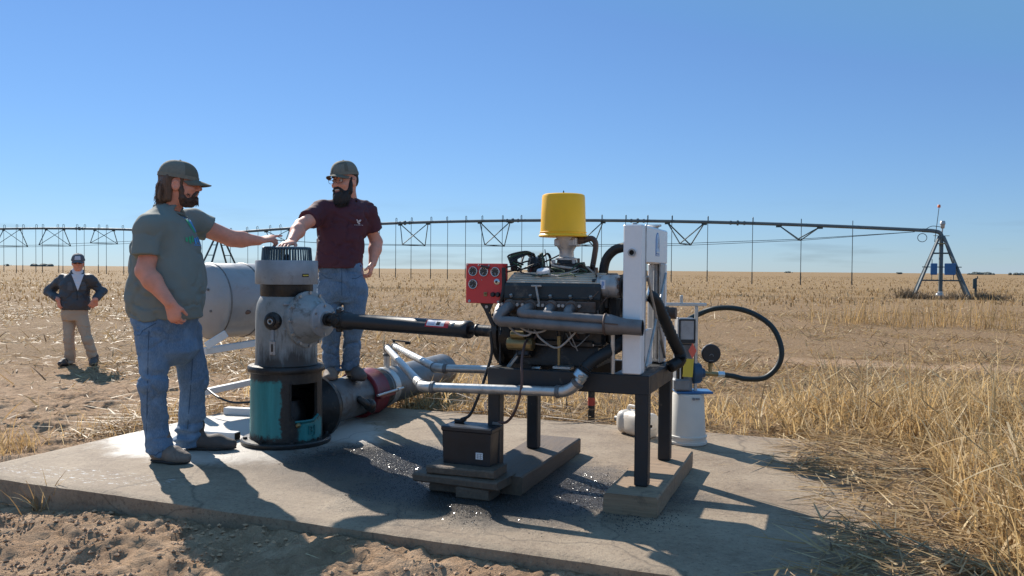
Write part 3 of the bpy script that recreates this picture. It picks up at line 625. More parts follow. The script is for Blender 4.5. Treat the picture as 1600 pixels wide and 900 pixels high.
# gear case
mb = MB().lathe(GC, TZ, [(0.245, 0.492), (0.252, 0.494), (0.256, 0.505), (0.256, 0.522), (0.248, 0.532), (0.215, 0.536), (0.208, 0.55), (0.206, 0.70), (0.208, 0.80), (0.205, 0.90), (0.196, 0.955), (0.178, 0.995), (0.166, 1.01)], 56)
def case_mat():
    M, nt, b = _mk('gear_case_paint')
    tc = N(nt, 'ShaderNodeTexCoord'); sp = N(nt, 'ShaderNodeSeparateXYZ'); nt.links.new(tc.outputs['Object'], sp.inputs[0])
    n1 = noise(nt, 8, 7, 0.65); n2 = noise(nt, 34, 8, 0.75); n3 = noise(nt, 7, 7, 0.7, stretch=(2.2, 2.2, 0.35))
    c = ramp(nt, n1, [(0.3, (0.20, 0.205, 0.195)), (0.6, (0.29, 0.295, 0.285)), (0.8, (0.34, 0.345, 0.34))])
    c = mixc(nt, ramp(nt, n3, [(0.56, (0, 0, 0)), (0.66, (0.85, 0.85, 0.85))]), c, (0.085, 0.065, 0.05))
    zz = N(nt, 'ShaderNodeMath', operation='MULTIPLY_ADD'); nt.links.new(n3, zz.inputs[0]); zz.inputs[1].default_value = 0.5; nt.links.new(sp.outputs[2], zz.inputs[2])
    lo = N(nt, 'ShaderNodeMapRange'); nt.links.new(zz.outputs[0], lo.inputs[0]); lo.inputs[1].default_value = 0.92; lo.inputs[2].default_value = 0.82
    c = mixc(nt, lo.outputs[0], c, (0.055, 0.044, 0.035))
    c = mixc(nt, ramp(nt, n2, [(0.30, (0.7, 0.7, 0.7)), (0.40, (0, 0, 0))]), c, (0.12, 0.075, 0.045))
    nt.links.new(c, b.inputs['Base Color']); b.inputs['Roughness'].default_value = 0.52; b.inputs['Metallic'].default_value = 0.1
    bump(nt, b, n2, 0.35, 0.005); MATS['gear_case_paint'] = M
case_mat()
case = part('gear_case', mb, 'gear_case_paint', gear)
part('case_flange', MB().lathe(GC, TZ, [(0.2555, 0.492), (0.2585, 0.496), (0.2585, 0.522), (0.252, 0.533), (0.212, 0.5385)], 56), 'black_grease', case)
part('dark_neck', MB().lathe(GC, TZ, [(0.170, 1.0), (0.176, 1.012), (0.176, 1.085), (0.17, 1.09)], 48), 'black_grease', gear)
# input housing towards the drive shaft
hc = gp(0.10, 0, 0.852)
mb = MB().lathe(hc, GD, [(0.150, -0.02), (0.166, 0.06), (0.168, 0.085), (0.188, 0.088), (0.190, 0.112), (0.180, 0.116), (0.166, 0.118), (0.158, 0.135), (0.128, 0.185), (0.108, 0.215), (0.100, 0.225)], 48)
hs = part('input_housing', mb, 'gear_grey', gear)
part('bearing_cap', MB().lathe(hc, GD, [(0.100, 0.220), (0.112, 0.224), (0.114, 0.245), (0.106, 0.252), (0.075, 0.256), (0.060, 0.27), (0.0, 0.27)], 40), 'gear_ring', hs)
x, y, _ = frame(GD)
for k in range(12):
    a = 2 * math.pi * k / 12; d = x * math.cos(a) + y * math.sin(a)
    part('housing_bolt', MB().bolt(hc + d * 0.180 + GD * 0.112, GD, 0.012, 0.014), 'bolt', hs)
for k in range(6):
    a = 2 * math.pi * (k + 0.5) / 6; d = x * math.cos(a) + y * math.sin(a)
    part('cap_bolt', MB().bolt(hc + d * 0.096 + GD * 0.250, GD, 0.009, 0.010), 'bolt', hs)
# two ribs and boss on the case
bd = unit(CAMD * 0.93 - CAMR * 0.45); bc = GC + bd * 0.195 + TZ * 0.842
mb = MB().lathe(bc, bd, [(0.062, -0.02), (0.060, 0.022), (0.052, 0.032), (0.034, 0.036), (0.032, 0.05), (0.0, 0.05)], 28)
bs = part('oil_filler_boss', mb, 'black_grease', case)
part('filler_plug', MB().torus(bc + bd * 0.052, bd, 0.015, 0.005, 16, 6), 'bolt', bs)
sgp = GC + bd * 0.2085 + TZ * 0.665
xx, yy, _ = frame(bd)
part('sight_gauge', MB().box(sgp, (0.040, 0.095, 0.018), 0.006, np.stack([xx, yy, bd], 1)), 'alu_cast', case)
part('gauge_glass', MB().box(sgp + bd * 0.0095, (0.014, 0.052, 0.006), 0.002, np.stack([xx, yy, bd], 1)), 'gauge_face', case)
for s_ in (-1, 1): part('gauge_screw', MB().bolt(sgp + TZ * 0.038 * s_ + bd * 0.008, bd, 0.006, 0.006), 'bolt', case)
part('cooling_pipe', MB().cyl(GC + bd * 0.2085 + TZ * 0.785, GC + bd * 0.2085 + TZ * 0.715, 0.013), 'gear_ring', case)
bw = unit(CAMD * 0.99 + CAMR * 0.12)
part('case_rib', MB().box(GC + bw * 0.205 + TZ * 0.955, (0.10, 0.014, 0.014), 0.004, np.stack([frame(bw)[0], frame(bw)[1], bw], 1)), 'gear_ring', case)
part('case_rib', MB().box(GC + bw * 0.205 + TZ * 0.79, (0.09, 0.016, 0.016), 0.004, np.stack([frame(bw)[0], frame(bw)[1], bw], 1)), 'gear_ring', case)
# collar ring, ratchet cover and slotted fan cage
part('collar_ring', MB().lathe(GC, TZ, [(0.176, 1.088), (0.207, 1.086), (0.2095, 1.09), (0.2095, 1.243), (0.206, 1.248), (0.196, 1.248), (0.194, 1.238), (0.0, 1.236)], 64), 'gear_ring', gear)
pd = unit(CAMD * 0.82 + CAMR * 0.57)
xx, yy, _ = frame(pd); npc = GC + pd * 0.2105 + TZ * 1.148
npl = part('name_plate', MB().box(npc, (0.052, 0.022, 0.003), 0.001, np.stack([xx, yy, pd], 1)), 'gauge_face', gear)
part('yellow_strip', MB().box(npc + pd * 0.002, (0.044, 0.007, 0.002), 0, np.stack([xx, yy, pd], 1)), 'label_yellow', npl)
part('cage_rim', MB().lathe(GC, TZ, [(0.166, 1.238), (0.172, 1.238), (0.172, 1.246), (0.166, 1.246)], 56).lathe(GC, TZ, [(0.0, 1.343), (0.155, 1.341), (0.1625, 1.336), (0.1645, 1.328), (0.160, 1.326), (0.150, 1.330), (0.0, 1.332)], 56), 'cage_blue', gear)
for k in range(52):
    a = 2 * math.pi * k / 52; d = np.array([math.cos(a), math.sin(a), 0])
    part('cage_bar', MB().bar(GC + d * 0.168 + TZ * 1.242, GC + d * 0.161 + TZ * 1.334, 0.0085, 0.006, 0, d), 'cage_blue', gear)
part('motor_cap', MB().cyl(GC + TZ * 1.237, GC + TZ * 1.29, 0.022, 0.020, 12), 'black_iron', gear)

# ================================================================== drive shaft
SH0 = gp(0.375, 0, 0.856); SH1 = T2W((-0.075, 0.30, 0.838)); SDIR = unit(SH1 - SH0); SLN = np.linalg.norm(SH1 - SH0)
def sp_(t): return SH0 + SDIR * (t * SLN)
shaft = thing('drive_shaft', 'black telescoping drive shaft with a warning sticker between gear head and engine', 'drive shaft', SH0)
part('yoke', MB().cyl(SH0 - SDIR * 0.02, sp_(0.02), 0.040, 0.046, 16).cyl(sp_(0.02), sp_(0.055), 0.030, 0.030, 14).cyl(sp_(0.055), sp_(0.135), 0.056, 0.063, 14, True, 0.012), 'black_grease', shaft)
x, y, _ = frame(SDIR); 
part('joint_cross', MB().cyl(sp_(0.085) - y * 0.075, sp_(0.085) + y * 0.075, 0.024, 0.024, 12, True, 0.004).cyl(sp_(0.11) - x * 0.072, sp_(0.11) + x * 0.072, 0.024, 0.024, 12, True, 0.004).box(sp_(0.10), (0.10, 0.10, 0.05), 0.02, np.stack([x, y, SDIR], 1)), 'black_grease', shaft)
part('grease_cap', MB().torus(sp_(0.088) + y * 0.076, unit(y + CAMD * 0.6), 0.018, 0.005, 16, 6), 'bolt', shaft)
part('shaft_guard', MB().lathe(SH0, SDIR, [(0.0, 0.13 * SLN), (0.058, 0.13 * SLN), (0.058, 0.16 * SLN), (0.050, 0.17 * SLN), (0.050, 0.83 * SLN), (0.054, 0.835 * SLN), (0.054, 0.862 * SLN), (0.050, 0.868 * SLN), (0.0, 0.87 * SLN)], 28), 'plastic_black', shaft)
part('slip_stub', MB().cyl(sp_(0.865), sp_(0.90), 0.026).cyl(sp_(0.90), sp_(1.04), 0.034, 0.034, 16, True, 0.005).torus(sp_(0.905), SDIR, 0.034, 0.006, 18, 6), 'black_iron', shaft)
# curved sticker
def sticker(t0, t1, a0, a1, r, name, material, parent):
    vd = unit(CAMD - SDIR * (CAMD @ SDIR)); ud = cross(SDIR, vd); mb = MB(); V = []; F = []; n = 8
    for t in (t0, t1):
        for k in range(n + 1):
            a = rad(a0 + (a1 - a0) * k / n); V.append(sp_(t) + (vd * math.cos(a) + ud * math.sin(a)) * r)
    for k in range(n): F.append((k, n + 1 + k, n + 2 + k, k + 1))
    return part(name, mb.add(V, F), material, parent)
ud_sign = 1 if cross(SDIR, unit(CAMD - SDIR * (CAMD @ SDIR)))[2] > 0 else -1
st = sticker(0.640, 0.770, ud_sign * 5, ud_sign * 62, 0.0507, 'warning_label', 'label_red', shaft)
sticker(0.648, 0.745, ud_sign * 14, ud_sign * 60, 0.0512, 'label_face', 'label_white', st)
sticker(0.702, 0.722, ud_sign * 20, ud_sign * 48, 0.0517, 'label_mark', 'gauge_face', st)
for a in (22, 31, 40, 50): sticker(0.655, 0.692, ud_sign * a, ud_sign * (a + 3), 0.0516, 'label_line', 'label_blue', st)
sticker(0.785, 0.800, ud_sign * 20, ud_sign * 55, 0.0508, 'label_tape', 'cage_blue', shaft)

# ================================================================== discharge pipe
DD = unit([0.31, 0.95, 0]); DX = unit(cross(DD, TZ))
def dp(t, z=0.182, s=0.0): return GC + DD * t + DX * s + TZ * z
disch = thing('discharge_pipe', 'fat grey discharge pipe with a maroon clamp coupling behind the gear head', 'pipe', dp(0.9, 0))
part('elbow_flange', MB().lathe(dp(0, 0.182), DD, [(0.15, 0.20), (0.225, 0.305), (0.240, 0.31), (0.240, 0.345), (0.22, 0.35), (0.17, 0.40), (0.166, 0.47)], 40), 'black_grease', disch)
part('near_pipe', MB().lathe(dp(0, 0.182), DD, [(0.164, 0.36), (0.164, 1.10)], 40), 'galv_dark', disch)
part('weld_band', MB().torus(dp(0.47, 0.182), DD, 0.166, 0.007, 36, 6), 'black_iron', disch)
part('clamp_coupling', MB().lathe(dp(0, 0.182), DD, [(0.168, 0.985), (0.190, 0.99), (0.196, 1.0), (0.190, 1.03), (0.190, 1.17), (0.196, 1.20), (0.190, 1.21), (0.168, 1.215)], 40), 'red_coupling', disch)
part('coupling_lug', MB().box(dp(1.10, 0.182, 0.205), (0.05, 0.26, 0.045), 0.008, np.stack([DX, DD, TZ], 1)).box(dp(1.10, 0.182, -0.205), (0.05, 0.26, 0.045), 0.008, np.stack([DX, DD, TZ], 1)), 'red_coupling', disch)
part('coupling_bolt', MB().cyl(dp(0.90, 0.20, 0.235), dp(1.36, 0.20, 0.235), 0.010, 0.010, 10).bolt(dp(1.25, 0.20, 0.235), DD, 0.018, 0.02), 'galv', disch)
part('gasket_band', MB().lathe(dp(0, 0.182), DD, [(0.168, 1.215), (0.182, 1.22), (0.182, 1.30), (0.172, 1.31), (0.166, 1.32)], 36), 'black_iron', disch)
part('far_pipe', MB().lathe(dp(0, 0.182), DD, [(0.166, 1.30), (0.160, 1.34), (0.160, 2.75)], 40).lathe(dp(0, 0.182), DD, [(0.160, 2.75), (0.0, 2.751)], 40), 'galv_dark', disch)
part('pipe_collar', MB().lathe(dp(0, 0.182), DD, [(0.163, 1.38), (0.169, 1.385), (0.169, 1.47), (0.163, 1.475)], 36), 'galv', disch)
part('drain_valve', MB().tube(spl([dp(0.72, 0.20, 0.16), dp(0.75, 0.16, 0.21), dp(0.84, 0.10, 0.22)], 5), 0.03, 10).ball(dp(0.80, 0.14, 0.22), 0.05, 12, 8), 'black_grease', disch)
part('red_valve_handle', MB().ball(dp(0.38, 0.36, 0.02), (0.02, 0.02, 0.03), 10, 7).ball(dp(0.40, 0.33, 0.05), 0.02, 10, 7), 'label_red', disch)

# ================================================================== coolant pipes
def corner_pipe(name, pts, r, label, base):
    t = thing(name, label, 'pipe', base); P = [np.asarray(p, float) for p in pts]
    trimmed = []
    for i in range(len(P) - 1):
        d = unit(P[i + 1] - P[i]); a = P[i] + d * (0.055 if i > 0 else 0); b = P[i + 1] - d * (0.055 if i < len(P) - 2 else 0)
        part('pipe_run', MB().cyl(a, b, r, r, 18), 'galv', t); trimmed.append((a, b))
    for i in range(1, len(P) - 1):
        d0 = unit(P[i] - P[i - 1]); d1 = unit(P[i + 1] - P[i]); a, b = P[i] - d0 * 0.062, P[i] + d1 * 0.062
        el = part('elbow', MB().tube([(1 - s) ** 2 * a + 2 * s * (1 - s) * P[i] + s * s * b for s in np.linspace(0, 1, 9)], r * 1.16, 16), 'galv', t)
        part('elbow_collar', MB().cyl(a - d0 * 0.012, a + d0 * 0.012, r * 1.32, r * 1.32, 18, True, 0.004).cyl(b - d1 * 0.012, b + d1 * 0.012, r * 1.32, r * 1.32, 18, True, 0.004), 'galv_dark', el)
    return t
e_in = T2W((0.560, -0.075, 0.655)); e_mid = T2W((0.490, -0.075, 0.572)); el_f = T2W((-0.354, -0.075, 0.548))
r1 = dp(1.52, 0.515); r1b = dp(1.52, 0.33); r2 = dp(1.66, 0.515); r2b = dp(1.66, 0.33)
fp = corner_pipe('coolant_pipe', [e_in, e_mid, el_f, r1, r1b], 0.026, 'nearer galvanised coolant pipe running past the front rail to the discharge pipe', dp(1.52, 0.33))
el_r = T2W((-0.60, 0.60, 0.565)); t2 = T2W((0.10, 0.60, 0.585))
rp = corner_pipe('coolant_pipe', [t2, el_r, r2, r2b], 0.026, 'farther galvanised coolant pipe ending under the back rail of the stand', dp(1.66, 0.33))
part('shutoff_valve', MB().cyl(r2 + TZ * 0.0, r2 + TZ * 0.055, 0.012).bar(r2 + np.array([-0.02, 0, 0.055]), r2 + np.array([0.13, -0.02, 0.04]), 0.016, 0.010).cyl(r2 + np.array([0.10, 0, 0.03]), r2 + np.array([0.145, -0.01, 0.03]), 0.014), 'black_iron', rp)
# ribbed lower hose down to that pipe
hose = thing('ribbed_hose', 'black ribbed hose clamped to the nearer galvanised coolant pipe', 'hose', (0.555, -0.07, 0.66), table=True)
hp = spl([(0.552, -0.075, 0.668), (0.60, -0.055, 0.73), (0.68, 0.0, 0.785), (0.75, 0.09, 0.84), (0.79, 0.20, 0.88)], 14)
rr = [0.030 + (0.0045 if k % 2 else 0) for k in range(len(hp))]
part('hose_body', MB().tube(hp, rr, 16), 'rubber', hose, 70)
d = unit(np.array(hp[2]) - hp[0])
part('hose_clamp', MB().cyl(np.array(hp[0]) - d * 0.028, np.array(hp[0]) + d * 0.014, 0.036, 0.038, 20, True, 0.004), 'clamp', hose)
part('clamp_screw', MB().box(np.array(hp[0]) + np.array([0.01, -0.04, -0.005]), (0.03, 0.014, 0.014), 0.003), 'bolt', hose)

# ================================================================== engine stand and timbers
SW, SDp, SH = 0.885, 0.70, 0.667
stand = thing('engine_stand', 'black welded steel engine stand with four square legs', 'stand', (SW / 2, SDp / 2, 0.10), table=True)
part('front_rail', MB().box((SW / 2, 0.025, SH - 0.05), (SW, 0.05, 0.10), 0.004), 'steel_black', stand)
part('back_rail', MB().box((SW / 2, SDp - 0.025, SH - 0.05), (SW, 0.05, 0.10), 0.004), 'steel_black', stand)
part('side_rail', MB().box((SW - 0.024, SDp / 2, SH - 0.05), (0.048, SDp - 0.102, 0.098), 0.004), 'steel_black', stand)
part('side_rail', MB().box((0.024, SDp / 2, SH - 0.05), (0.048, SDp - 0.102, 0.098), 0.004), 'steel_black', stand)
part('cross_member', MB().box((0.34, SDp / 2, SH - 0.03), (0.06, SDp - 0.102, 0.05), 0.004), 'steel_black', stand)
part('deck_plate', MB().box((0.76, SDp / 2, SH - 0.012), (0.15, SDp - 0.104, 0.014), 0.002), 'steel_black', stand)
for x_, y_ in ((0.037, 0.037), (SW - 0.037, 0.037), (0.037, SDp - 0.037), (SW - 0.037, SDp - 0.037)):
    part('leg', MB().box((x_, y_, 0.10 + (SH - 0.20) / 2 + 0.049), (0.070, 0.070, SH - 0.20 + 0.098 - 0.102 + 0.102), 0.006), 'steel_black', stand)
# left upright that carries the bell housing
part('upright_plate', MB().box((0.012, 0.18, SH + 0.10), (0.012, 0.06, 0.20), 0.002).box((0.012, 0.46, SH + 0.10), (0.012, 0.06, 0.20), 0.002), 'steel_black', stand)
def timber(name, c, size, label, material, rz=0.0, seed=0):
    c = np.asarray(c, float); mb = MB(); R = np.array([[math.cos(rz), -math.sin(rz), 0], [math.sin(rz), math.cos(rz), 0], [0, 0, 1.0]])
    s = np.asarray(size, float) / 2; L = 0 if s[0] > s[1] else 1; n = 14; V = []; F = []; b = 0.008
    o = 1 - L
    sec = [(-1, -1, 1, 0), (1, -1, -1, 0), (1, -1, 0, 1), (1, 1, 0, -1), (1, 1, -1, 0), (-1, 1, 1, 0), (-1, 1, 0, -1), (-1, -1, 0, 1)]
    sec = [(a * (s[o] - (b if dx else 0)), c_ * (s[2] - (b if dz else 0))) for a, c_, dx, dz in sec]
    for i in range(n + 1):
        t = -s[L] + 2 * s[L] * i / n
        for k, (a, z) in enumerate(sec):
            p = np.zeros(3); p[L] = t + 0.004 * math.sin(seed + k * 2.1) * (1 if i in (0, n) else 0); p[o] = a + 0.0015 * math.sin(seed * 3 + i * 1.3 + k); p[2] = z + 0.0012 * math.sin(seed + i * 0.9 + k * 1.7) * (z > 0)
            V.append(c + R @ p)
    m_ = 8
    for i in range(n):
        for k in range(m_): F.append((i * m_ + k, i * m_ + (k + 1) % m_, (i + 1) * m_ + (k + 1) % m_, (i + 1) * m_ + k))
    F.append(tuple(range(m_ - 1, -1, -1))); F.append(tuple(n * m_ + k for k in range(m_)))
    if L == 1: F = [f[::-1] for f in F]
    mb.add(V, F)
    return single(name, mb, material, label, 'timber', c - np.array([0, 0, s[2]]), table=True, sharp=30)
timber('timber_beam', (0.835, 0.385, 0.05), (0.27, 1.12, 0.10), 'long weathered wooden beam under the stand legs nearest the bucket', 'wood', 0, 1)
timber('timber_beam', (0.075, 0.50, 0.05), (0.30, 1.10, 0.10), 'long dark wooden beam under the stand legs beside the battery box', 'wood_dark', 0, 2)
timber('wood_block', (-0.175, -0.075, 0.030), (0.19, 0.15, 0.06), 'short dark wooden block under the wide plank, on its outer end', 'wood_dark', 0, 3)
timber('wood_block', (0.015, -0.150, 0.030), (0.185, 0.15, 0.06), 'short dark wooden block under the wide plank, closer to the stand', 'wood_dark', 0, 4)
timber('plank', (-0.085, -0.105, 0.083), (0.50, 0.24, 0.044), 'wide dark plank lying on the two short blocks', 'wood_dark', -0.05, 5)
timber('plank', (-0.075, -0.095, 0.128), (0.385, 0.20, 0.044), 'shorter plank directly under the black battery box', 'wood_dark', 0.03, 6)

# battery box and its cables
bat = thing('battery_box', 'black plastic battery box sitting on stacked planks', 'battery box', (-0.072, -0.05, 0.151), table=True)
def trap(c, s0, s1, h): 
    c = np.asarray(c, float); V = []
    for z, (a, b) in ((0, s0), (h, s1)):
        for sx, sy in ((-1, -1), (1, -1), (1, 1), (-1, 1)): V.append(c + np.array([sx * a / 2, sy * b / 2, z]))
    return MB().add(V, [(3, 2, 1, 0), (4, 5, 6, 7), (0, 1, 5, 4), (1, 2, 6, 5), (2, 3, 7, 6), (3, 0, 4, 7)])
part('case', trap((-0.072, -0.035, 0.151), (0.272, 0.150), (0.284, 0.158), 0.176), 'plastic_black', bat)
part('lid', MB().box((-0.072, -0.035, 0.339), (0.298, 0.172, 0.028), 0.006), 'plastic_black', bat)
lb = part('label', MB().box((0.005, -0.1145, 0.205), (0.040, 0.004, 0.035), 0.0), 'label_white', bat)
for k in range(3): part('label_line', MB().box((0.005, -0.1170, 0.196 + 0.010 * k), (0.034, 0.001, 0.002)), 'meter_grey', lb)
for k in range(2): part('label_line', MB().box((-0.003 + 0.016 * k, -0.1170, 0.203), (0.002, 0.001, 0.026)), 'meter_grey', lb)
part('terminal_clamp', MB().box((-0.165, 0.0, 0.362), (0.05, 0.035, 0.02), 0.005).box((-0.14, 0.0, 0.372), (0.03, 0.03, 0.02), 0.005), 'black_iron', bat)
part('terminal_clamp', MB().box((0.055, 0.01, 0.362), (0.05, 0.03, 0.018), 0.005), 'galv_dark', bat)
bc_ = spl([(-0.150, 0.0, 0.372), (-0.105, 0.01, 0.40), (-0.065, 0.03, 0.50), (-0.03, 0.05, 0.62), (0.0, 0.06, 0.74), (-0.01, 0.06, 0.86)], 8)
single('battery_cable', MB().tube(bc_, 0.0085, 8), 'cable_black', 'thick black battery cable rising from the outer terminal to the engine', 'cable', (-0.15, 0, 0.372), table=True)
bc2 = spl([(0.06, 0.01, 0.370), (0.13, -0.03, 0.385), (0.20, -0.08, 0.47), (0.235, -0.095, 0.60), (0.225, -0.07, 0.72), (0.215, 0.0, 0.80), (0.21, 0.05, 0.82)], 8)
single('battery_cable', MB().tube(bc2, 0.0075, 8), 'cable_brown', 'reddish brown battery cable hanging in front of the stand rail', 'cable', (0.06, 0.01, 0.37), table=True)

# ================================================================== engine
eng = thing('engine', 'grimy black V8 engine with yellow air filter mounted on the steel stand', 'engine', (0.34, 0.32, 0.667), table=True)
EX = np.array([1.0, 0, 0]); EY = np.array([0, 1.0, 0])
blk = part('cylinder_block', MB().box((0.33, 0.32, 0.885), (0.56, 0.30, 0.21), 0.02).box((0.33, 0.32, 0.985), (0.54, 0.40, 0.06), 0.015), 'black_grease', eng)
for k in range(4): part('freeze_plug', MB().cyl((0.13 + 0.125 * k, 0.171, 0.895), (0.13 + 0.125 * k, 0.160, 0.895), 0.024, 0.022, 16), 'black_iron', blk)
part('mounting_rib', MB().box((0.30, 0.16, 0.80), (0.50, 0.03, 0.035), 0.008).box((0.42, 0.15, 0.87), (0.03, 0.05, 0.13), 0.008).box((0.20, 0.15, 0.86), (0.03, 0.05, 0.10), 0.008), 'black_grease', blk)
pan = part('oil_pan', MB().prism([(-0.135, 0.0), (-0.155, -0.10), (-0.155, -0.125), (0.155, -0.125), (0.155, -0.10), (0.135, 0.0)][::-1], (0.10, 0.32, 0.80), EY, TZ, EX * 0.47), 'black_grease', eng)
part('pan_rail', MB().box((0.33, 0.32, 0.797), (0.55, 0.335, 0.014), 0.003), 'black_iron', pan)
for k in range(7): part('pan_bolt', MB().bolt((0.10 + 0.075 * k, 0.158, 0.797), -EY, 0.007, 0.008), 'bolt', pan)
part('bell_housing', MB().lathe((-0.055, 0.32, 0.838), EX, [(0.0, 0.0), (0.05, 0.0), (0.055, 0.012), (0.185, 0.016), (0.195, 0.03), (0.195, 0.052), (0.18, 0.06), (0.16, 0.12), (0.0, 0.12)], 40), 'black_grease', eng)
for k in range(10):
    a = 2 * math.pi * k / 10; part('housing_bolt', MB().bolt((-0.035, 0.32 + 0.178 * math.cos(a), 0.838 + 0.178 * math.sin(a)), -EX, 0.010, 0.012), 'black_iron', eng)
# cylinder heads and rocker covers on both banks (bank = -1 faces the camera)
def bank(sg):
    c = 0.32; f = lambda dy, z: (c + sg * dy, z)
    hd = part('cylinder_head', MB().prism([f(0.13, 0.985), f(0.255, 0.965), f(0.262, 1.035), f(0.15, 1.075)][::-sg], (0.075, 0, 0), EY, TZ, EX * 0.535), 'black_iron', eng)
    rc = part('rocker_cover', MB().prism([f(0.268, 1.034), f(0.272, 1.046), f(0.262, 1.052), f(0.256, 1.112), f(0.242, 1.128), f(0.118, 1.182), f(0.11, 1.178), f(0.105, 1.085)][::-sg], (0.072, 0, 0), EY, TZ, EX * 0.54), 'valve_cover', eng, 25)
    n = np.array([0, sg * 0.32, 0.947])
    part('dusty_sunlit_top', MB().prism([f(0.240, 1.1325), f(0.120, 1.1848), f(0.120, 1.1790), f(0.240, 1.1265)][::-sg], (0.076, 0, 0), EY, TZ, EX * 0.532), 'cover_dust_sunlit', rc)
    for k in range(4):
        dy = 0.224 - 0.028 * k; z = 1.1415 + 0.0122 * k
        part('cooling_fin', MB().box((0.342, c + sg * dy, z), (0.50, 0.011, 0.008), 0.002), 'cover_dust_sunlit', rc)
    for k in range(5): part('cover_bolt', MB().bolt((0.115 + 0.112 * k, c + sg * 0.266, 1.052), np.array([0, sg * 0.5, 0.8]), 0.010, 0.014), 'bolt', rc)
    return hd, rc
hd1, rc1 = bank(-1); hd2, rc2 = bank(1)
part('breather_cap', MB().lathe((0.262, 0.165, 1.165), np.array([0, -0.3, 0.95]), [(0.0, 0.0), (0.018, 0.0), (0.018, 0.014), (0.034, 0.016), (0.038, 0.026), (0.034, 0.038), (0.0, 0.042)], 20), 'label_white', rc1)
part('wire_bracket', MB().box((0.262, 0.045, 1.113), (0.058, 0.014, 0.010), 0.003).tube(spl([(0.262, 0.040, 1.11), (0.275, 0.030, 1.06), (0.285, 0.035, 1.0)], 5), 0.006, 6), 'cable_grey', rc1)
# exhaust: ports, two runs and collector on the near side
ex = part('exhaust_manifold', MB().box((0.34, 0.052, 1.003), (0.50, 0.022, 0.06), 0.006), 'exhaust_rust', eng)
XP = (0.115, 0.235, 0.350, 0.462)
for k, xk in enumerate(XP):
    part('port_flange', MB().cyl((xk, 0.045, 1.005), (xk, 0.020, 1.0), 0.037, 0.035, 18, True, 0.005), 'exhaust_rust', ex)
    part('port_bolt', MB().bolt((xk - 0.045, 0.040, 1.01), -EY, 0.010, 0.016).bolt((xk + 0.045, 0.040, 1.01), -EY, 0.010, 0.016), 'bolt', ex)
part('header_pipe', MB().tube(spl([(0.115, 0.03, 1.0), (0.112, -0.03, 0.985), (0.088, -0.062, 0.950), (0.105, -0.068, 0.925), (0.17, -0.066, 0.923), (0.40, -0.060, 0.913), (0.672, -0.055, 0.903)], 7), 0.029, 16), 'exhaust', ex)
part('header_pipe', MB().tube(spl([(0.235, 0.03, 1.0), (0.232, -0.03, 0.990), (0.215, -0.052, 0.975), (0.232, -0.058, 0.966), (0.29, -0.052, 0.963), (0.45, -0.050, 0.957), (0.672, -0.048, 0.948)], 7), 0.026, 16), 'exhaust', ex)
part('header_stub', MB().tube(spl([(0.350, 0.03, 1.0), (0.348, -0.01, 0.985), (0.352, -0.035, 0.955)], 6), 0.026, 14), 'exhaust', ex)
part('header_stub', MB().tube(spl([(0.462, 0.03, 1.0), (0.460, -0.01, 0.985), (0.464, -0.035, 0.952)], 6), 0.026, 14), 'exhaust', ex)
cm = [(0.668, 0.056, 0.926, 0.052), (0.70, 0.050, 0.924, 0.053), (0.745, 0.043, 0.920, 0.044), (0.78, 0.040, 0.917, 0.040), (0.862, 0.0395, 0.9135, 0.0395)]
mb = MB(); mb.rings([np.array([a, -0.055, z]) for a, _, z, _ in cm], [EY * -b * 0.85 for _, b, _, _ in cm], [TZ * d_ for _, _, _, d_ in cm], 24, False)
col = part('collector', mb, 'exhaust', ex)
part('weld_seam', MB().torus((0.672, -0.055, 0.926), EX, 0.052, 0.006, 28, 6).tube([(0.67, -0.10, 0.934), (0.72, -0.100, 0.931), (0.745, -0.094, 0.929)], 0.004, 5), 'exhaust_rust', col)
mb = MB(); mb.rings([np.array([0.862, -0.055, 0.9135]), np.array([0.862, -0.055, 0.9135]), np.array([0.77, -0.055, 0.918])], [EY * -0.0336, EY * -0.0306, EY * -0.030], [TZ * 0.0395, TZ * 0.0365, TZ * 0.036], 24, False)
part('pipe_mouth', mb, 'exhaust_in', col)
part('pipe_support', MB().cyl((0.70, -0.02, 0.88), (0.70, -0.005, 0.67), 0.011, 0.011, 10), 'galv', ex)
# intake, carburettor, distributor
part('intake_manifold', MB().box((0.36, 0.32, 1.13), (0.42, 0.20, 0.11), 0.015).box((0.335, 0.30, 1.195), (0.20, 0.15, 0.05), 0.01), 'black_grease', eng)
cb = part('carburettor', MB().box((0.365, 0.30, 1.222), (0.16, 0.13, 0.03), 0.006).cyl((0.352, 0.30, 1.235), (0.352, 0.30, 1.262), 0.058, 0.052, 20), 'black_iron', eng)
part('mixer_neck', MB().lathe((0.350, 0.30, 1.255), TZ, [(0.062, 0.0), (0.062, 0.010), (0.042, 0.016), (0.040, 0.05), (0.046, 0.062), (0.055, 0.075), (0.058, 0.105), (0.060, 0.13), (0.0, 0.13)], 28), 'alu_cast', cb)
part('mixer_flange', MB().box((0.350, 0.30, 1.352), (0.118, 0.10, 0.042), 0.006).box((0.385, 0.30, 1.356), (0.07, 0.09, 0.05), 0.006), 'alu_cast', cb)
part('throttle_link', MB().box((0.445, 0.285, 1.205), (0.085, 0.05, 0.035), 0.006).cyl((0.42, 0.25, 1.23), (0.47, 0.25, 1.235), 0.010).box((0.435, 0.25, 1.24), (0.014, 0.014, 0.05), 0.003), 'exhaust_rust', cb)
part('fuel_tube', MB().tube(spl([(0.285, 0.235, 1.245), (0.30, 0.215, 1.225), (0.36, 0.21, 1.215), (0.43, 0.22, 1.208)], 6), 0.007, 8), 'cable_grey', cb)
for x_ in (0.295, 0.41): part('carb_bolt', MB().bolt((x_, 0.24, 1.236), TZ, 0.010, 0.02), 'bolt', cb)
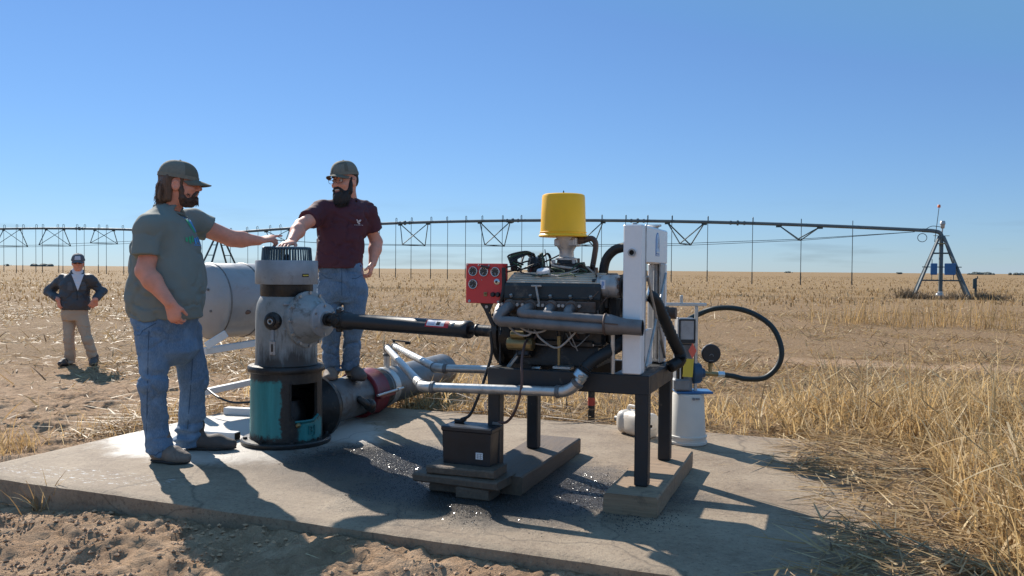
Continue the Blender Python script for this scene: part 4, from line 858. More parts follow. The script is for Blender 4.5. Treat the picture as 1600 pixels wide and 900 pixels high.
for x_ in (0.245, 0.30): part('manifold_bolt', MB().cyl((x_, 0.235, 1.17), (x_, 0.235, 1.205), 0.010, 0.008, 8), 'black_iron', eng)
dst = part('distributor', MB().lathe((0.165, 0.32, 1.15), TZ, [(0.045, 0.0), (0.05, 0.03), (0.052, 0.085), (0.047, 0.115), (0.02, 0.125), (0.0, 0.125)], 22), 'plastic_black', eng)
for k in range(8):
    a = 2 * math.pi * k / 8; s0 = np.array([0.165 + 0.036 * math.cos(a), 0.32 + 0.036 * math.sin(a), 1.27])
    part('tower', MB().cyl(s0 - TZ * 0.012, s0 + TZ * 0.012, 0.009, 0.007, 8), 'plastic_black', dst)
    side = -1 if k % 2 else 1
    e0 = np.array([0.165 + 0.095 * math.cos(a), 0.32 + 0.10 * math.sin(a) - 0.03, 1.19])
    pts = spl([s0, s0 + TZ * 0.022 + np.array([0.03 * math.cos(a), 0.03 * math.sin(a), 0]), np.array([0.165 + 0.085 * math.cos(a), 0.32 + 0.085 * math.sin(a), 1.265]), e0], 6)
    part('plug_lead', MB().tube(pts, 0.0055, 6), ('cable_black', 'cable_green', 'cable_grey')[k % 3], dst)
for k in range(4):
    pts = spl([(0.10 + 0.01 * k, 0.20, 1.19 + 0.012 * k), (0.065 - 0.006 * k, 0.17, 1.235 + 0.012 * k), (0.13, 0.22, 1.282 + 0.006 * k), (0.17, 0.27, 1.285)], 6)
    part('plug_lead', MB().tube(pts, 0.006, 6), ('cable_black', 'cable_black', 'cable_green', 'cable_black')[k], dst)
for a_, b_, m_ in (((0.115, -0.035, 0.94), (0.26, -0.01, 0.87), 0), ((0.175, -0.03, 0.93), (0.36, -0.02, 0.905), 1), ((0.26, 0.02, 0.88), (0.535, -0.03, 0.92), 2)):
    a_ = np.array(a_); b_ = np.array(b_); low = (a_ + b_) / 2 - TZ * (0.05 if m_ < 2 else 0.11)
    part('spark_lead', MB().tube(spl([a_, a_ * 0.7 + low * 0.3 - TZ * 0.02, low, b_ * 0.65 + low * 0.35 - TZ * 0.015, b_], 6), 0.0055, 6), 'cable_grey', eng)
for k in range(4): part('spark_plug', MB().cyl((XP[k] + 0.055, 0.075, 0.965), (XP[k] + 0.055, 0.035, 0.95), 0.011, 0.013, 10), 'label_white' if k == 2 else 'black_iron', hd1)
part('crank_sensor_wire', MB().tube(spl([(0.0, 0.10, 1.17), (0.06, 0.18, 1.19), (0.16, 0.25, 1.215), (0.26, 0.29, 1.26), (0.33, 0.30, 1.295)], 6), 0.0045, 6), 'cable_black', eng)
part('wire_loom', MB().tube(spl([(0.055, 0.09, 1.21), (0.058, 0.085, 1.10), (0.050, 0.08, 1.04), (0.035, 0.10, 0.98)], 6), 0.012, 8), 'cable_black', eng)
part('throttle_rod', MB().cyl((0.255, 0.27, 1.17), (0.235, 0.26, 1.315), 0.0025, 0.0025, 6), 'black_iron', eng)
part('dipstick', MB().cyl((0.385, 0.07, 0.69), (0.385, 0.07, 0.82), 0.008, 0.008, 8).cyl((0.385, 0.07, 0.80), (0.385, 0.07, 0.845), 0.012, 0.012, 8), 'brass', eng)
part('starter_motor', MB().cyl((0.085, 0.085, 0.795), (0.235, 0.085, 0.795), 0.036, 0.036, 20, True, 0.006).cyl((0.11, 0.07, 0.845), (0.19, 0.07, 0.845), 0.022, 0.022, 16, True, 0.004), 'brass', eng)
part('motor_mount', MB().box((0.40, 0.10, 0.676), (0.10, 0.07, 0.016), 0.003), 'galv', eng)
part('support_arm', MB().bar((0.08, 0.10, 0.66), (0.13, 0.14, 0.74), 0.03, 0.012), 'galv', eng)
# alternator and pulley
al = part('alternator', MB().lathe((0.575, 0.14, 1.115), EX, [(0.0, 0.0), (0.05, 0.0), (0.060, 0.010), (0.062, 0.065), (0.060, 0.068), (0.060, 0.072), (0.062, 0.075), (0.062, 0.115), (0.052, 0.128), (0.0, 0.13)], 30), 'alu_cast', eng)
part('fan_pulley', MB().lathe((0.708, 0.14, 1.115), EX, [(0.0, 0.0), (0.064, 0.0), (0.066, 0.006), (0.040, 0.010), (0.034, 0.018), (0.044, 0.026), (0.0, 0.026)], 26), 'black_iron', al)
for k in range(8):
    a = 2 * math.pi * k / 8; part('vent_slot', MB().box((0.700, 0.14 + 0.052 * math.cos(a), 1.115 + 0.052 * math.sin(a)), (0.016, 0.02, 0.02), 0.004), 'exhaust_rust', al)
lb = part('label', MB().box((0.620, 0.0766, 1.125), (0.026, 0.003, 0.048)), 'label_white', al)
part('label_mark', MB().box((0.617, 0.0748, 1.125), (0.005, 0.001, 0.034)).box((0.625, 0.0748, 1.130), (0.005, 0.001, 0.022)), 'label_blue', lb)
part('terminal', MB().cyl((0.575, 0.10, 1.14), (0.558, 0.10, 1.14), 0.014), 'plastic_black', al)
part('bracket', MB().box((0.60, 0.20, 1.05), (0.05, 0.10, 0.12), 0.01).box((0.55, 0.30, 1.10), (0.10, 0.22, 0.14), 0.015), 'black_grease', eng)
part('front_cover', MB().box((0.645, 0.32, 0.93), (0.07, 0.26, 0.26), 0.02).cyl((0.66, 0.32, 0.86), (0.715, 0.32, 0.86), 0.085, 0.085, 28, True, 0.006), 'black_iron', eng)
part('fan_belt', MB().tube([(0.712, 0.14 + 0.04 * math.cos(t), 1.115 + 0.04 * math.sin(t)) for t in np.linspace(-0.6, 2.4, 10)] + [(0.705, 0.32 + 0.088 * math.cos(t), 0.86 + 0.088 * math.sin(t)) for t in np.linspace(2.9, 5.6, 12)], 0.006, 6, False, True), 'rubber', eng)
# hoses at the top
part('radiator_hose', MB().tube(spl([(0.575, 0.25, 1.14), (0.578, 0.25, 1.20), (0.595, 0.245, 1.262), (0.64, 0.235, 1.308), (0.70, 0.22, 1.325), (0.765, 0.21, 1.330)], 7), 0.026, 16), 'rubber', eng)
part('breather_hose', MB().tube(spl([(0.395, 0.30, 1.362), (0.45, 0.30, 1.365), (0.495, 0.30, 1.375), (0.518, 0.30, 1.345), (0.512, 0.30, 1.28), (0.498, 0.30, 1.20)], 7), 0.016, 12), 'brown_rubber', eng)
part('hose_fitting', MB().cyl((0.498, 0.30, 1.215), (0.498, 0.30, 1.185), 0.034, 0.036, 16).cyl((0.41, 0.30, 1.362), (0.455, 0.30, 1.366), 0.021, 0.019, 14), 'exhaust_rust', eng)
for k in range(3): part('sensor_wire', MB().tube(spl([(0.50, 0.26, 1.20), (0.53 + 0.01 * k, 0.2, 1.23 - 0.01 * k), (0.56, 0.15 - 0.01 * k, 1.20), (0.575, 0.12, 1.155)], 5), 0.0035, 5), 'cable_black', eng)
af = part('air_filter', MB().lathe((0.329, 0.30, 1.384), TZ, [(0.0, 0.0), (0.132, 0.0), (0.138, 0.004), (0.136, 0.010), (0.1285, 0.018), (0.1245, 0.12), (0.1205, 0.222), (0.117, 0.234), (0.108, 0.239), (0.0, 0.243)], 56), 'yellow', eng, 30, 'yellow canister air filter')
# clutter: looms, small lines, brackets, studs
RC = random.Random(5)
for k in range(9):
    x0 = RC.uniform(0.08, 0.58); x1 = x0 + RC.uniform(-0.16, 0.16); z0 = RC.uniform(0.84, 1.0)
    part('wire', MB().tube(spl([(x0, 0.135 + RC.uniform(-0.02, 0.01), z0), ((x0 + x1) / 2, 0.10 + RC.uniform(-0.03, 0.02), z0 - RC.uniform(0.03, 0.10)), (x1, 0.135, RC.uniform(0.76, 0.92))], 6), RC.choice((0.003, 0.004, 0.006)), 6), RC.choice(('cable_black', 'cable_grey', 'cable_brown', 'cable_green')), eng)
for k in range(8):
    x0 = RC.uniform(0.20, 0.56); part('wire', MB().tube(spl([(x0, 0.24, 1.18), (x0 + RC.uniform(-0.05, 0.05), 0.20, 1.20 + RC.uniform(0.0, 0.04)), (x0 + RC.uniform(-0.12, 0.12), 0.17, 1.188), (x0 + RC.uniform(-0.14, 0.14), 0.10, 1.165)], 5), 0.0035, 5), RC.choice(('cable_black', 'cable_grey', 'cable_green')), eng)
for k in range(10): part('block_stud', MB().bolt((0.09 + 0.052 * k, 0.167, 0.925 + 0.012 * (k % 3)), -EY, 0.008, 0.012), 'bolt', blk)
for k in range(8): part('head_bolt', MB().bolt((0.095 + 0.068 * k, 0.058, 1.022), -EY, 0.0085, 0.012), 'exhaust_rust', hd1)
part('fuel_filter', MB().cyl((0.50, 0.10, 0.86), (0.50, 0.10, 0.95), 0.026, 0.026, 16, True, 0.004).cyl((0.50, 0.10, 0.95), (0.50, 0.10, 0.965), 0.012, 0.012, 10), 'galv_dark', eng)
part('oil_filter', MB().cyl((0.17, 0.115, 0.72), (0.17, 0.135, 0.80), 0.042, 0.042, 20, True, 0.008), 'plastic_black', eng)
part('ignition_coil', MB().cyl((0.07, 0.21, 1.19), (0.07, 0.21, 1.285), 0.020, 0.020, 14, True, 0.004), 'black_iron', eng)
part('bracket_strap', MB().bar((0.535, 0.06, 1.02), (0.60, 0.07, 1.09), 0.022, 0.006).bar((0.55, 0.08, 0.95), (0.64, 0.09, 1.06), 0.018, 0.006), 'exhaust_rust', eng)
part('water_pump', MB().lathe((0.66, 0.32, 1.02), EX, [(0.0, 0.06), (0.05, 0.06), (0.055, 0.05), (0.065, 0.02), (0.07, 0.0)], 22), 'black_iron', eng)
part('hose_clamp', MB().torus((0.5765, 0.25, 1.165), TZ, 0.0275, 0.003, 22, 6), 'clamp', eng)
part('hose_clamp', MB().torus((0.725, 0.216, 1.327), EX, 0.0275, 0.003, 22, 6), 'clamp', eng)
part('clamp_band', MB().torus((0.329, 0.30, 1.410), TZ, 0.1295, 0.003, 48, 6), 'yellow', af)
part('drip_stain', MB().tube(spl([(0.60, 0.05, 0.99), (0.61, 0.048, 0.93), (0.60, 0.05, 0.88)], 4), 0.006, 6), 'exhaust_rust', eng)
part('wing_nut', MB().cyl((0.329, 0.30, 1.625), (0.329, 0.30, 1.645), 0.007, 0.002, 8), 'black_iron', af)

# ================================================================== gauge panel
pan_ = thing('gauge_panel', 'red metal gauge panel with four round dials on a black bracket', 'control panel', (-0.065, 0.10, 0.86), table=True)
PY = 0.10
pl = part('panel_plate', MB().box((-0.066, PY + 0.04, 1.121), (0.222, 0.08, 0.222), 0.003), 'red_panel', pan_)
def dial(x_, z_, r_):
    d = part('dial', MB().cyl((x_, PY, z_), (x_, PY - 0.006, z_), r_ * 0.92, r_ * 0.92, 28), 'gauge_face', pan_)
    part('bezel', MB().torus((x_, PY - 0.005, z_), EY, r_, r_ * 0.13, 28, 8), 'chrome', d)
    a = random.uniform(-2.4, -0.8); part('needle', MB().bar((x_, PY - 0.0075, z_ - 0.004), (x_ + math.cos(a) * r_ * 0.6, PY - 0.0075, z_ - 0.004 + math.sin(a) * r_ * 0.6), 0.0022, 0.0015), 'label_white', d)
    for k in range(7):
        a = rad(210 - 40 * k); part('tick', MB().bar((x_ + math.cos(a) * r_ * 0.62, PY - 0.0068, z_ + math.sin(a) * r_ * 0.62), (x_ + math.cos(a) * r_ * 0.8, PY - 0.0068, z_ + math.sin(a) * r_ * 0.8), 0.0016, 0.001), 'label_white', d)
for x_, z_ in ((-0.132, 1.188), (-0.067, 1.186), (0.002, 1.185), (-0.132, 1.116)): dial(x_, z_, 0.0245)
part('ignition_switch', MB().lathe((0.012, PY, 1.131), -EY, [(0.017, 0.0), (0.017, 0.004), (0.009, 0.008), (0.0, 0.008)], 20), 'chrome', pan_)
part('key_slot', MB().cyl((0.012, PY - 0.008, 1.131), (0.012, PY - 0.012, 1.131), 0.007, 0.007, 12), 'gauge_face', pan_)
part('toggle_switch', MB().box((-0.056, PY - 0.003, 1.061), (0.020, 0.006, 0.024), 0.002).cyl((-0.056, PY - 0.005, 1.061), (-0.056, PY - 0.02, 1.066), 0.004, 0.003, 8), 'brass', pan_)
for x_ in (-0.010, 0.020): part('push_knob', MB().cyl((x_, PY, 1.060), (x_, PY - 0.018, 1.060), 0.0135, 0.0125, 18, True, 0.003), 'plastic_black', pan_)
part('handle_tab', MB().bar((-0.082, PY - 0.012, 1.219), (-0.030, PY - 0.014, 1.207), 0.013, 0.010, 0.003), 'plastic_black', pan_)
for x_, z_, r_ in ((-0.168, 1.224, 0.005), (-0.100, 1.222, 0.006), (-0.038, 1.221, 0.006), (-0.155, 1.021, 0.009), (0.020, 1.019, 0.009), (-0.080, 1.140, 0.003)):
    part('screw', MB().cyl((x_, PY, z_), (x_, PY - 0.003, z_), r_, r_ * 0.8, 12), 'alu_cast', pan_)
part('bracket', MB().prism([(-0.105, 1.012), (-0.022, 1.012), (-0.038, 0.975), (-0.05, 0.958), (0.005, 0.862), (-0.022, 0.862), (-0.078, 0.972)][::-1], (0, PY + 0.03, 0), EX, TZ, EY * 0.006), 'steel_black', pan_)
part('bracket_washer', MB().cyl((-0.062, PY + 0.03, 0.990), (-0.062, PY + 0.027, 0.990), 0.009, 0.009, 14), 'alu_cast', pan_)
part('panel_wire', MB().tube(spl([(-0.045, PY + 0.03, 0.99), (-0.036, PY + 0.03, 0.94), (-0.015, PY + 0.03, 0.89), (0.0, PY + 0.04, 0.87)], 6), 0.004, 6).tube(spl([(0.036, PY + 0.02, 1.02), (0.028, PY, 0.94), (0.038, PY, 0.88), (0.05, PY - 0.04, 0.84)], 6), 0.004, 6), 'cable_black', pan_)
part('panel_wire', MB().tube(spl([(0.045, PY + 0.05, 1.212), (0.085, PY + 0.08, 1.222), (0.13, PY + 0.14, 1.245), (0.15, PY + 0.2, 1.25)], 6), 0.005, 6), 'cable_black', pan_)

# ================================================================== radiator
rdt = thing('radiator', 'pale silver radiator frame with expansion tank at the end of the stand', 'radiator', (0.80, 0.35, 0.667), table=True)
part('side_channel', MB().box((0.793, 0.045, 1.052), (0.098, 0.085, 0.765), 0.006), 'alu_paint', rdt)
part('side_channel', MB().box((0.793, 0.660, 0.955), (0.098, 0.072, 0.572), 0.006), 'alu_paint', rdt)
part('side_flange', MB().box((0.8405, 0.560, 0.96), (0.010, 0.135, 0.56), 0.003).cyl((0.81, 0.545, 0.70), (0.81, 0.545, 1.24), 0.018, 0.018, 12), 'alu_cast', rdt)
tk = part('expansion_tank', MB().box((0.793, 0.393, 1.336), (0.100, 0.607, 0.196), 0.008), 'alu_paint', rdt)
part('filler_neck', MB().cyl((0.793, 0.52, 1.430), (0.793, 0.52, 1.448), 0.030, 0.030, 20), 'alu_cast', tk)
part('radiator_cap', MB().lathe((0.793, 0.52, 1.446), TZ, [(0.0, 0.0), (0.036, 0.0), (0.038, 0.006), (0.030, 0.012), (0.0, 0.014)], 20).box((0.793, 0.52, 1.455), (0.09, 0.024, 0.012), 0.003), 'galv', tk)
part('drain_plug', MB().cyl((0.793, 0.045, 1.434), (0.793, 0.045, 1.444), 0.014, 0.012, 12), 'bolt', rdt)
pn = part('pipe_port', MB().lathe((0.790, 0.003, 1.291), -EY, [(0.020, 0.0), (0.020, 0.014), (0.013, 0.014), (0.013, 0.0)], 22), 'alu_cast', rdt)
part('port_hole', MB().cyl((0.790, 0.001, 1.291), (0.790, -0.002, 1.291), 0.0135, 0.0135, 16), 'exhaust_in', pn)
part('seam', MB().cyl((0.8425, 0.089, 0.68), (0.8425, 0.089, 1.43), 0.004, 0.004, 6), 'alu_cast', rdt)
part('brace_rod', MB().cyl((0.848, 0.10, 0.70), (0.850, 0.62, 1.185), 0.007, 0.007, 8), 'alu_cast', rdt)
part('brace_rod', MB().cyl((0.851, 0.10, 1.17), (0.851, 0.62, 0.70), 0.007, 0.007, 8), 'alu_cast', rdt)
part('core_plate', MB().box((0.79, 0.30, 0.775), (0.03, 0.36, 0.20), 0.004), 'alu_paint', rdt)
# decal on the tank: pale blue upright pill with a white emblem
def pill(cy, cz, w, h, x_, t):
    pts = []
    for k in range(9): a = math.pi * k / 8; pts.append((cy + math.cos(a) * w / 2, cz + h / 2 - w / 2 + math.sin(a) * w / 2))
    pts += [(cy - w / 2, cz - h / 2), (cy + w / 2, cz - h / 2)]
    return MB().prism(pts, (x_, 0, 0), EY, TZ, EX * t)
dc = part('decal', pill(0.395, 1.345, 0.105, 0.130, 0.8432, 0.001), 'label_blue', tk)
part('decal_face', pill(0.395, 1.350, 0.078, 0.108, 0.8443, 0.001), 'label_pale', dc)
part('decal_emblem', MB().bar((0.8462, 0.372, 1.318), (0.8462, 0.393, 1.385), 0.008, 0.001, 0, EY).bar((0.8462, 0.418, 1.318), (0.8462, 0.397, 1.385), 0.008, 0.001, 0, EY).box((0.8462, 0.395, 1.340), (0.001, 0.03, 0.006)), 'label_white', dc)
part('decal_line', MB().box((0.8462, 0.395, 1.300), (0.001, 0.07, 0.010)).box((0.8448, 0.395, 1.286), (0.001, 0.08, 0.006)), 'label_white', dc)
part('outlet_stub', MB().cyl((0.855, 0.66, 0.955), (0.905, 0.66, 0.955), 0.034, 0.034, 18).cyl((0.84, 0.66, 0.955), (0.86, 0.66, 0.955), 0.04, 0.04, 18), 'exhaust_rust', rdt)
h2 = spl([(0.80, 0.30, 1.07), (0.84, 0.32, 1.05), (0.872, 0.40, 0.96), (0.915, 0.50, 0.82), (0.945, 0.56, 0.735), (0.945, 0.56, 0.69), (0.90, 0.50, 0.66)], 12)
lh = thing('ribbed_hose', 'black ribbed hose curving down past the outer side of the radiator', 'hose', (0.90, 0.50, 0.66), table=True)
part('hose_body', MB().tube(h2, [0.031 + (0.004 if k % 2 else 0) for k in range(len(h2))], 16), 'rubber', lh, 70)
part('hose_clamp', MB().cyl(h2[1], h2[3], 0.0425, 0.0425, 18), 'clamp', lh)
h3 = spl([(0.71, 0.12, 0.90), (0.735, 0.10, 0.84), (0.74, 0.12, 0.74)], 5)

# ================================================================== injection pump on the bucket, hose loop, jug, stake
BK = np.array([1.235, 5.74, 0.0])
bk = thing('bucket', 'upturned white plastic bucket carrying the injection pump', 'bucket', BK)
part('pail', MB().lathe(BK, TZ, [(0.0, 0.0), (0.128, 0.0), (0.134, 0.006), (0.134, 0.020), (0.128, 0.022), (0.127, 0.045), (0.132, 0.048), (0.132, 0.060), (0.125, 0.064), (0.122, 0.08), (0.108, 0.345), (0.104, 0.352), (0.0, 0.353)], 48), 'white_plastic', bk)
part('handle_lug', MB().cyl(BK + CAMD * 0.115 + TZ * 0.325 - CAMR * 0.02, BK + CAMD * 0.122 + TZ * 0.325 - CAMR * 0.02, 0.010, 0.010, 10).box(BK + CAMD * 0.114 + TZ * 0.325 + CAMR * 0.012, (0.03, 0.012, 0.012), 0.002), 'meter_grey', bk)
IP = BK + np.array([-0.04, 0.0, 0.356])
ip = thing('injection_pump', 'grey chemical injection pump with round gauge and coloured tags on the bucket', 'pump', IP)
part('base_plate', MB().box(BK + TZ * 0.362 + np.array([0.03, 0, 0]), (0.25, 0.17, 0.014), 0.003), 'blue_paint', ip)
part('pump_body', MB().box(IP + np.array([0.0, 0.0, 0.175]), (0.115, 0.12, 0.335), 0.01).box(IP + np.array([-0.02, -0.02, 0.06]), (0.11, 0.13, 0.08), 0.01), 'meter_grey', ip)
mt = part('meter_box', MB().box(IP + np.array([0.005, -0.045, 0.432]), (0.118, 0.10, 0.175), 0.008), 'meter_grey', ip)
part('meter_window', MB().box(IP + np.array([0.008, -0.097, 0.440]), (0.090, 0.006, 0.13), 0.003), 'meter_glass', mt)
part('window_frame', MB().box(IP + np.array([0.005, -0.0985, 0.509]), (0.115, 0.008, 0.010)).box(IP + np.array([0.005, -0.0985, 0.361]), (0.115, 0.008, 0.022)).box(IP + np.array([-0.047, -0.0985, 0.436]), (0.010, 0.008, 0.14)).box(IP + np.array([0.058, -0.0985, 0.436]), (0.010, 0.008, 0.14)), 'plastic_black', mt)
part('bracket_arm', MB().box(IP + np.array([-0.058, -0.06, 0.43]), (0.008, 0.11, 0.19), 0.002), 'alu_cast', mt)
part('knob', MB().cyl(IP + np.array([-0.06, -0.07, 0.40]), IP + np.array([-0.085, -0.07, 0.40]), 0.014, 0.012, 12), 'plastic_black', ip)
part('spec_plate', MB().box(IP + np.array([-0.030, -0.0625, 0.135]), (0.045, 0.004, 0.12), 0.001), 'gauge_face', ip)
part('spec_text', MB().box(IP + np.array([-0.030, -0.065, 0.135]), (0.008, 0.001, 0.10)).box(IP + np.array([-0.030, -0.065, 0.085]), (0.03, 0.001, 0.006)), 'label_white', ip)
tg = np.array([[math.cos(0.06), 0, math.sin(0.06)], [0, 1, 0], [-math.sin(0.06), 0, math.cos(0.06)]])
part('yellow_tag', MB().box(IP + np.array([0.015, -0.108, 0.182]), (0.068, 0.003, 0.125), 0, tg), 'label_yellow', ip)
c0 = IP + np.array([0.042, -0.112, 0.300]); part('red_tag', MB().prism([(-0.028, 0), (0, -0.055), (0.028, 0), (0, 0.052)], c0, EX, TZ, EY * 0.003), 'tag_orange', ip)
fx = IP + np.array([0.085, -0.02, 0])
part('frame_post', MB().bar(fx + TZ * 0.01, fx + TZ * 0.60, 0.022, 0.022, 0.003), 'galv', ip)
part('frame_bar', MB().bar(fx + np.array([-0.29, 0, 0.612]), fx + np.array([0.068, 0, 0.612]), 0.030, 0.022, 0.003), 'galv', ip)
part('frame_stub', MB().cyl(fx + np.array([-0.105, 0, 0.62]), fx + np.array([-0.105, 0, 0.675]), 0.011, 0.011, 12, True, 0.003), 'galv', ip)
part('pump_head', MB().cyl(IP + np.array([0.06, -0.01, 0.135]), IP + np.array([0.125, -0.01, 0.135]), 0.075, 0.07, 22, True, 0.01).cyl(IP + np.array([0.125, -0.01, 0.135]), IP + np.array([0.15, -0.01, 0.135]), 0.036, 0.030, 16), 'pump_blue', ip)
gg = IP + np.array([0.185, -0.02, 0.0])
part('pipe_tee', MB().cyl(gg + np.array([-0.04, 0, 0.135]), gg + np.array([0.06, 0, 0.128]), 0.018, 0.016, 14).cyl(gg + TZ * 0.13, gg + TZ * 0.205, 0.015, 0.012, 12).cyl(gg + TZ * 0.185, gg + TZ * 0.205, 0.02, 0.02, 6), 'brass', ip)
ga = part('pressure_gauge', MB().cyl(gg + np.array([0.005, -0.015, 0.272]), gg + np.array([0.005, 0.02, 0.272]), 0.066, 0.066, 30, True, 0.006), 'plastic_black', ip)
part('gauge_mark', MB().torus(gg + np.array([0.005, -0.017, 0.258]), EY, 0.012, 0.0018, 14, 5, 0, 200), 'meter_grey', ga)
part('gauge_mark', MB().box(gg + np.array([0.005, -0.017, 0.225]), (0.028, 0.002, 0.004)), 'meter_grey', ga)
hs_ = gg + np.array([0.065, 0.0, 0.128])
lp = [hs_, hs_ + np.array([0.10, 0.0, -0.012])] + [at(px, py, Y) for px, py, Y in ((1165, 592, 5.72), (1195, 590, 5.68), (1216, 571, 5.66), (1221, 545, 5.66), (1208, 513, 5.70), (1181, 492, 5.75), (1150, 482, 5.80), (1118, 482, 5.86), (1094, 490, 5.90))] + [IP + np.array([0.01, 0.07, 0.47]), IP + np.array([-0.01, 0.08, 0.36])]
lo = thing('looped_hose', 'thick black hose looping out from the injection pump over the dry grass', 'hose', hs_)
part('hose_body', MB().tube(spl(lp, 8), 0.0185, 14), 'hose_black', lo, 70)
part('hose_ferrule', MB().cyl(hs_ - EX * 0.01, hs_ + EX * 0.035, 0.021, 0.021, 16), 'clamp', lo)
# jug on its side
JC = np.array([0.93, 5.98, 0.088]); jd = unit([0.52, -0.78, 0.0]); jx = cross(jd, TZ); jR = np.stack([jx, TZ, jd], 1)
jg = thing('plastic_jug', 'dirty translucent white jug lying on its side under the stand', 'jug', JC - TZ * 0.088)
def sq(c, h, t, n=28, p=3.4):
    P = []
    for k in range(n):
        a = 2 * math.pi * k / n; ca, sa = math.cos(a), math.sin(a); r = (abs(ca) ** p + abs(sa) ** p) ** (-1 / p); P.append(c + jx * ca * r * h + TZ * sa * r * t)
    return P
V = []; F = []; prof = [(-0.235, 0.018, 0.018), (-0.19, 0.022, 0.022), (-0.185, 0.045, 0.045), (-0.155, 0.078, 0.078), (-0.13, 0.086, 0.086), (-0.10, 0.088, 0.088), (-0.09, 0.083, 0.083), (-0.07, 0.083, 0.083), (-0.06, 0.088, 0.088), (0.10, 0.088, 0.088), (0.12, 0.084, 0.084), (0.13, 0.07, 0.07), (0.131, 0.01, 0.01)]
for t, a, b in prof: V += sq(JC + jd * t, a, b)
for i in range(len(prof) - 1):
    for k in range(28): F.append((i * 28 + k, i * 28 + (k + 1) % 28, (i + 1) * 28 + (k + 1) % 28, (i + 1) * 28 + k))
part('jug_body', MB().add(V, F), 'jug_plastic', jg)
part('jug_handle', MB().tube(spl([JC + jd * -0.12 + TZ * 0.08, JC + jd * -0.10 + TZ * 0.115, JC + jd * -0.02 + TZ * 0.112, JC + jd * 0.0 + TZ * 0.082], 6), 0.011, 8), 'jug_plastic', jg)
part('jug_cap', MB().cyl(JC - jd * 0.225, JC - jd * 0.25, 0.022, 0.022, 16), 'galv_dark', jg)
sk = thing('stake', 'short dark steel stake with a red band behind the stand', 'stake', (0.655, 6.70, 0.0))
part('post', MB().cyl((0.655, 6.70, -0.06), (0.655, 6.70, 0.30), 0.028, 0.028, 14), 'black_iron', sk)
part('painted_band', MB().cyl((0.655, 6.70, 0.10), (0.655, 6.70, 0.165), 0.0295, 0.0295, 14), 'red_band', sk)

# ================================================================== white tank behind the gear head
TX = unit([0.60, 0.80, 0.0]); TC0 = np.array([-2.60, 7.02, 0.91])
tank = thing('storage_tank', 'dented white horizontal tank with dark banding seams behind the gear head', 'tank', TC0 + TX * 0.5 - TZ * 0.33)
part('tank_shell', MB().lathe(TC0, TX, [(0.0, -0.075), (0.15, -0.06), (0.26, -0.03), (0.312, 0.0), (0.322, 0.02), (0.322, 0.98), (0.31, 1.0), (0.2, 1.05), (0.0, 1.07)], 56), 'tank_white', tank)
for t in (0.03, 0.34): part('tank_band', MB().torus(TC0 + TX * t, TX, 0.3235, 0.006, 48, 6), 'galv_dark', tank)
part('rust_patch', MB().ball(TC0 + TX * 0.27 + unit([0.6, -0.8, 0]) * 0.308 - TZ * 0.09, (0.045, 0.02, 0.022), 12, 6), 'exhaust_rust', tank)
part('end_rivet', MB().bolt(TC0 - TX * 0.06 + cross(TX, TZ) * 0.12 + TZ * 0.1, -TX, 0.012, 0.012).bolt(TC0 - TX * 0.05 + cross(TX, TZ) * 0.15 - TZ * 0.08, -TX, 0.012, 0.012), 'galv_dark', tank)
ts = thing('tank_cradle', 'white square tube cradle holding the tank', 'stand', TC0 + TX * 0.3 - TZ * 0.98)
tn = cross(TX, TZ)
q0 = at(338, 530, 6.75); q1 = at(358, 518, 6.95)
part('saddle', MB().bar(at(322, 541, 6.70), at(354, 521, 6.75), 0.06, 0.06, 0.004), 'white_paint', ts)
part('upper_rail', MB().bar(at(318, 549, 6.75), at(470, 524, 7.6), 0.06, 0.055, 0.004), 'white_paint', ts)
part('lower_rail', MB().bar(at(318, 613, 6.85), at(470, 580, 7.9), 0.06, 0.05, 0.004), 'white_paint', ts)
for px, Y in ((300, 6.80), (440, 7.5)):
    p0 = at(px, 552, Y); p1 = p0.copy(); p1[2] = gheight(p0[0], p0[1]) - 0.02; part('leg', MB().bar(p1, p0, 0.06, 0.06, 0.004), 'white_paint', ts)
part('saddle', MB().bar(TC0 + TX * 0.75 - tn * 0.3 - TZ * 0.34, TC0 + TX * 0.75 + tn * 0.3 - TZ * 0.34, 0.06, 0.06, 0.004), 'white_paint', ts)
def square_tube(p, q, label):
    p = np.asarray(p, float); q = np.asarray(q, float); o = single('square_tube', MB().bar(p + TZ * 0.028, q + TZ * 0.028, 0.075, 0.055, 0.004), 'white_paint', label, 'metal tube', (p + q) / 2)
    d = unit(q - p); e = MB().bar(q + TZ * 0.028, q + TZ * 0.028 + d * 0.002, 0.064, 0.045)
    part('open_end', e, 'exhaust_in', o)
square_tube((-2.30, 5.80, 0), (-1.895, 5.70, 0), "white square tube on the pad just behind the grey-shirted man's boots")
square_tube((-2.33, 6.72, 0), (-1.85, 6.62, 0), 'white square tube near the back edge of the pad, left of the teal pedestal')
gh = spl([at(322, 606, 6.75), at(340, 620, 6.6), at(365, 629, 6.5), at(395, 628, 6.45)], 8)
single('thin_hose', MB().tube(gh, 0.009, 8), 'cable_black', 'thin black hose sagging below the white tank cradle', 'hose', gh[0])
